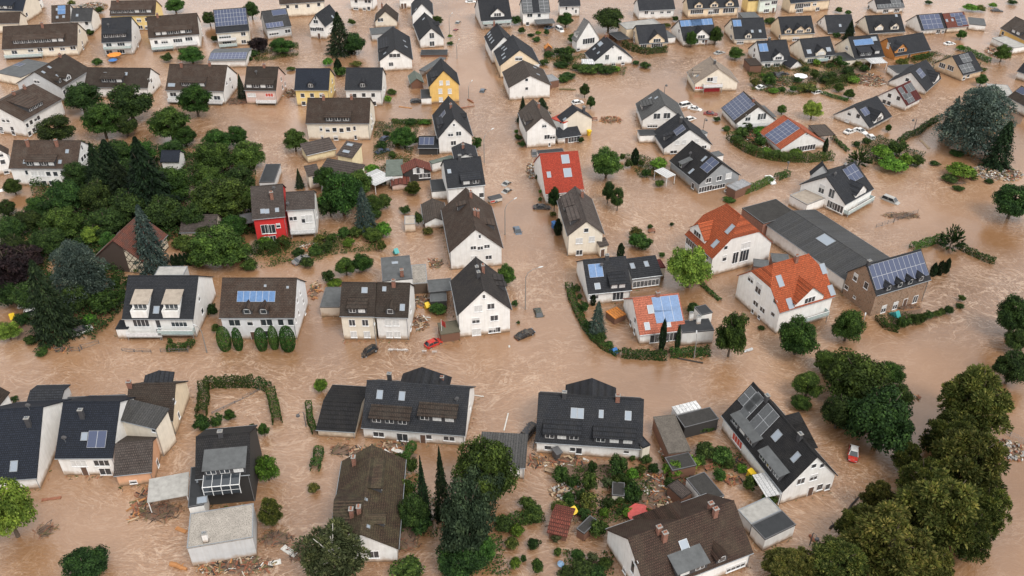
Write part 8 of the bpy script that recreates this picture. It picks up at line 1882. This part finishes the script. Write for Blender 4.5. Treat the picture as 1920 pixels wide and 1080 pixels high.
def bench(label, x, y, rot, col='board_redwood'):
    root = empty('garden_bench', x, y, rot); tag(root, label, 'bench')
    b = MB()
    for k in range(3): b.box(-.8, .8, -.25 + k*.17, -.12 + k*.17, .42, .47)
    put('seat', b.mesh('seat', [col]), root)
    b = MB()
    for k in range(3): b.box(-.8, .8, .27, .31, .55 + k*.14, .65 + k*.14)
    put('backrest', b.mesh('backrest', [col]), root)
    l = MB(); l.box(-.04, .04, -.24, .27, -.3, .42); me = l.mesh('leg', ['board_blackwood'])
    put('leg', me, root, Matrix.Translation((-.7, 0, 0))); put('leg', me, root, Matrix.Translation((.7, 0, 0)))
bench('brown garden bench stranded near the orange boards of the big solar house', *(33.20, 104.93), .4)
bench('wooden bench drifting on the yard left of the cream gable with terraces', *(33.12, 180.29), .2)
bench('pale bench caught in the garden right of the tall dark trees', *(6.26, 104.21), -.4, 'board_peach')
bench('red brown bench in the small garden behind the flat porch house', *(24.28, 242.52), .1)
def flag(label, x, y, h):
    root = empty('flagpole', x, y); tag(root, label, 'flagpole')
    t = MB(); t.tube([(0, 0, -1), (0, 0, h)], [.06, .035], 6); put('pole', t.mesh('pole', ['frame_white']), root)
    b = MB(); n = 6
    for k in range(n):
        x0 = .05 + .13*k; x1 = x0 + .13
        b.slab([(x0, .06*math.sin(k), h - 1.5 - .1*k), (x1, .06*math.sin(k + 1), h - 1.6 - .1*k), (x1, .06*math.sin(k + 1), h - .3 - .08*k), (x0, .06*math.sin(k), h - .2 - .08*k)], .01)
    put('flag', b.mesh('flag', ['plastic_rusty']), root)
flag('white flagpole with drooping red flag behind the red hatchback', *(-13.98, 139.91), 5.0)
def trailer(label, x, y, rot):
    root = empty('trailer', x, y, rot); tag(root, label, 'trailer')
    b = MB(); b.box(-1.6, 1.6, -.9, .9, .2, 1.0); put('body', b.mesh('body', ['board_white']), root)
    c = MB(); c.prism([(-.95, 1.0), (.95, 1.0), (.7, 1.35), (-.7, 1.35)], -1.65, 1.65); put('tarp', c.mesh('tarp', ['cladding']), root)
    d = MB(); d.box(-1.62, -.4, -.915, -.902, .35, .8); put('stripe', d.mesh('stripe', ['paint_red']), root)
    t = MB(); t.tube([(1.6, 0, .3), (2.7, 0, .25)], .05, 6); put('drawbar', t.mesh('drawbar', ['pole']), root)
    wme = car_parts('hatch', 'red')['wheel']
    for yy in (-.9, .9): put('wheel', wme, root, Matrix.Translation((0, yy, .25)))
trailer('dark covered trailer with red and white side wedged beside the huge brown roof', *(-4.28, 195.21), .45)

# ------------------------------------------------------------------ ground cover nobody could count
def cover(poly, hgt, mt, label):
    P_ = np.array(poly); lo = P_.min(0); hi = P_.max(0); area = 0
    n = len(P_)
    area = abs(sum(P_[i][0]*P_[(i+1) % n][1] - P_[(i+1) % n][0]*P_[i][1] for i in range(n)))/2
    q = rng.uniform(lo, hi, (int(area*24*np.prod(hi - lo)/area), 2)) if area*24 < 90000 else rng.uniform(lo, hi, (90000, 2))
    ins = np.zeros(len(q), bool)
    for i in range(n):
        a_, b_ = P_[i], P_[(i+1) % n]
        c = (a_[1] > q[:, 1]) != (b_[1] > q[:, 1])
        with np.errstate(divide='ignore', invalid='ignore'):
            xx = (b_[0] - a_[0])*(q[:, 1] - a_[1])/(b_[1] - a_[1]) + a_[0]
        ins ^= c & (q[:, 0] < xx)
    q = q[ins]
    # thickets and gaps
    f = np.sin(q[:, 0]*.55 + 1.3*np.sin(q[:, 1]*.31))*np.cos(q[:, 1]*.47 + np.sin(q[:, 0]*.23)) + .35*rng.normal(size=len(q))
    q = q[f > -.42]; f = f[f > -.42]
    z = hgt*np.clip(.25 + .6*f, .05, 1)*rng.uniform(.35, 1, len(q))
    b0 = np.array([lo[0], lo[1], 0])
    o = put('undergrowth', quadmesh('undergrowth', leaves(np.column_stack([q, z]) - b0, np.tile([0, 0, 1.], (len(q), 1)), (.22 if hgt > 2 else .16), .8), mt)); o.location = b0
    tag(o, label, 'undergrowth', None, 'stuff')
cover([(-133.5, 225.5), (-71.2, 225.5), (-60.4, 179.3), (-78.6, 177.0), (-86.3, 170.2), (-99.3, 172.4), (-113.3, 179.3)], 3.2, "leaf_K", 'dark tangled undergrowth filling the grove behind the red house')
cover([(-126.1, 190.5), (-105.9, 189.2), (-89.5, 172.4), (-81.0, 151.8), (-83.0, 139.2), (-95.5, 146.2), (-108.9, 153.7)], 3.2, "leaf_K", 'dark tangled undergrowth below the purple tree at the left edge')
cover([(10.3, 104.9), (18.1, 106.1), (23.5, 102.5), (21.7, 95.8), (16.0, 93.1), (8.5, 95.8)], 1.25, "leaf_B", 'tangled garden greenery right of the rubble in the bottom middle gardens')
cover([(-20.3, 106.1), (-16.7, 106.1), (-11.1, 95.8), (-11.6, 90.5), (-18.7, 91.5)], 1.25, "leaf_B", 'tangled greenery between red cross wing house and tall firs')
cover([(65.2, 235.7), (73.6, 235.7), (71.9, 222.2), (64.5, 225.5)], 1.25, "leaf_B", 'weedy planting inside the curved hedge by the orange bungalow')
cover([(35.2, 108.6), (40.3, 108.6), (40.1, 103.7), (33.2, 104.9)], 1.25, "leaf_B", 'overgrown planting in the big solar house garden')
cover([(-2.5, 91.5), (-2.5, 94.7), (5.1, 96.3), (5.5, 93.6)], 1.25, "leaf_B", 'weeds along the hedge right of the tall grey green tree')
cover([(76.4, 148.0), (86.4, 148.0), (83.9, 144.4), (75.7, 142.7)], 1.25, "leaf_B", 'weedy front garden of the stone house')
cover([(-45.5, 180.5), (-30.5, 181.7), (-30.0, 172.4), (-42.5, 170.2)], 1.25, "leaf_B", 'low green planting around the yard right of the white half house')
cover([(-40.5, 241.1), (-26.7, 242.9), (-27.4, 217.5), (-30.2, 202.6), (-35.9, 204.0)], 1.25, "leaf_B", 'low garden greenery between grey pent roofs and steep white gable')
cover([(11.2, 304.2), (23.8, 296.6), (38.1, 284.4), (36.4, 276.6), (17.6, 282.1), (10.8, 289.2)], 1.25, "leaf_B", 'low green planting between cream row and wide white gable')
cover([(77.4, 282.1), (101.1, 291.6), (122.0, 289.2), (108.4, 268.7), (86.0, 260.3), (75.3, 264.5)], 1.25, "leaf_B", 'shrubby gardens right of the beige tiled house')
cover([(29.9, 220.6), (42.0, 218.1), (39.9, 208.4), (33.4, 206.9)], 1.25, "leaf_B", 'low planting left of the long grey gable house')
cover([(94.9, 227.8), (104.6, 232.2), (113.2, 220.6), (108.1, 212.8), (97.2, 214.4)], 1.25, "leaf_B", 'dark planting around the bright round bushes above the glass railed terrace')
cover([(-61.7, 174.2), (-49.8, 176.5), (-39.5, 174.2), (-43.3, 168.0), (-58.2, 164.8)], 1.25, "leaf_B", 'garden belt in front of the bright red house')
cover([(7.8, 88.5), (15.5, 88.0), (15.1, 83.7), (7.9, 83.7)], 1.25, "leaf_B", 'flooded flower beds at the bottom edge left of the four chimney house')
cover([(25.5, 107.4), (32.4, 108.0), (31.1, 103.1), (25.6, 102.0)], 1.25, "leaf_B", 'greenery behind the dark felt shed')
cover([(-90.2, 299.1), (-75.2, 306.8), (-72.7, 294.1), (-85.8, 287.8)], 1.25, "leaf_B", 'planting under the purple tree beside the solar garage')
cover([(-7.4, 89.5), (-1.7, 91.5), (0.0, 83.7), (-7.9, 83.7)], 1.25, "leaf_B", 'dark bramble at the foot of the tall grey green tree')
cover([(132.7, 294.1), (143.7, 299.1), (156.8, 286.8), (151.1, 277.5), (134.6, 284.4)], 1.25, "leaf_B", 'planting along the street right of the orange timber house')
# ------------------------------------------------------------------ glazed loft terrace of the black roofed house
blk = [o for o in COL.objects if str(o.get('label', '')).startswith('black mossy roofed')][0]
b = MB()
for k in range(5): b.box(-2.9 + k*1.4 - .05, -2.9 + k*1.4 + .05, -7.3, -7.2, 4.3, 6.2); b.tube([(-2.9 + k*1.4, -7.25, 6.2), (-2.9 + k*1.4, -4.6, 6.9)], .05, 5)
b.box(-2.95, 2.75, -7.3, -7.2, 6.2, 6.3); b.box(-2.95, 2.75, -7.28, -7.22, 5.2, 5.26)
cv = put('conservatory', b.mesh('conservatory', ['frame_white']), blk)
b = MB()
b.poly([(-2.9, -7.25, 4.4), (2.7, -7.25, 4.4), (2.7, -7.25, 6.2), (-2.9, -7.25, 6.2)]); b.poly([(-2.9, -7.25, 6.22), (2.7, -7.25, 6.22), (2.7, -4.6, 6.92), (-2.9, -4.6, 6.92)], 1)
put('pane', b.mesh('pane', ['glass', 'glass']), cv)

# ------------------------------------------------------------------ banks of mud left above the water in the gardens
def mud_bank(pts):
    b = MB(); ctr = np.mean(np.array(pts), 0); rd = random.Random(len(pts)*3 + int(ctr[0]))
    out = []
    for p, q in zip(pts, pts[1:] + pts[:1]):
        for k in range(5):
            u = k/5; w = .8*rd.uniform(-1, 1)
            out.append((p[0] + (q[0] - p[0])*u + w - ctr[0], p[1] + (q[1] - p[1])*u + w - ctr[1]))
    n = len(out)
    for k in range(n):
        p, q = out[k], out[(k + 1) % n]; hz = .10 + .06*math.sin(k*1.7); hz2 = .10 + .06*math.sin(((k + 1) % n)*1.7)
        b.poly([(p[0], p[1], -.06), (q[0], q[1], -.06), (q[0]*.8, q[1]*.8, hz2), (p[0]*.8, p[1]*.8, hz)])
        b.poly([(p[0]*.8, p[1]*.8, hz), (q[0]*.8, q[1]*.8, hz2), (0, 0, .14)])
    o = put('mud_bank', b.mesh('mud_bank', ['mud'])); o.location = (ctr[0], ctr[1], 0); tag(o, kind='structure')
mud_bank([(6.78, 106.38), (17.21, 106.63), (18.34, 104.33), (15.89, 101.96), (11.11, 103.14), (7.95, 101.96)])
mud_bank([(19.68, 100.23), (22.52, 101.96), (24.73, 95.76), (22.19, 92.56), (19.98, 95.22)])
mud_bank([(-24.85, 109.62), (-15.56, 108.61), (-16.35, 107.12), (-21.71, 106.38)])
mud_bank([(-19.01, 94.15), (-14.28, 93.08), (-14.84, 89.97), (-18.20, 90.49)])
mud_bank([(-101.45, 147.13), (-95.00, 146.22), (-93.12, 139.23), (-98.97, 139.23)])
mud_bank([(77.07, 148.41), (86.85, 150.83), (84.70, 146.59), (76.84, 143.55)])
mud_bank([(64.66, 233.24), (71.97, 233.94), (70.46, 222.21), (65.07, 224.49)])
mud_bank([(92.62, 273.08), (114.34, 287.75), (118.11, 277.53), (101.64, 268.73)])
mud_bank([(145.44, 258.31), (154.83, 252.36), (148.71, 239.25), (144.37, 246.61)])

# ------------------------------------------------------------------ scraps washed against the walls
b = MB(); rd = random.Random(5)
for (hx_, hy_, hr_, L, W) in HOUSES_AT:
    for q in range(int((L + W)*1.1)):
        if rd.random() < .65: px, py = rd.uniform(-L/2, L/2), -W/2 + .2 - abs(rd.gauss(0, .45))
        else: px, py = rd.choice((-1, 1))*(L/2 + abs(rd.gauss(0, .4))), rd.uniform(-W/2, W/2)
        X = hx_ + px*math.cos(hr_) - py*math.sin(hr_); Y = hy_ + px*math.sin(hr_) + py*math.cos(hr_)
        th = rd.random()*6.28; l = rd.uniform(.12, .8); w = rd.uniform(.05, .22); m = rd.choice((0, 1, 1, 2, 2, 3, 4))
        c, s_ = math.cos(th), math.sin(th); z = rd.uniform(.02, .07)
        b.slab([(X + u*c*l/2 - v*s_*w/2, Y + u*s_*l/2 + v*c*w/2, z) for u, v in ((-1, -.7), (.8, -1), (1, .6), (-.7, 1))], .05, m)
tag(put('floating_scraps', b.mesh('floating_scraps', ['board_redwood', 'board_mossy', 'mud', 'board_peach', 'leaf_K'])), 'brown scraps and leaves washed against the house walls', 'debris', None, 'stuff')
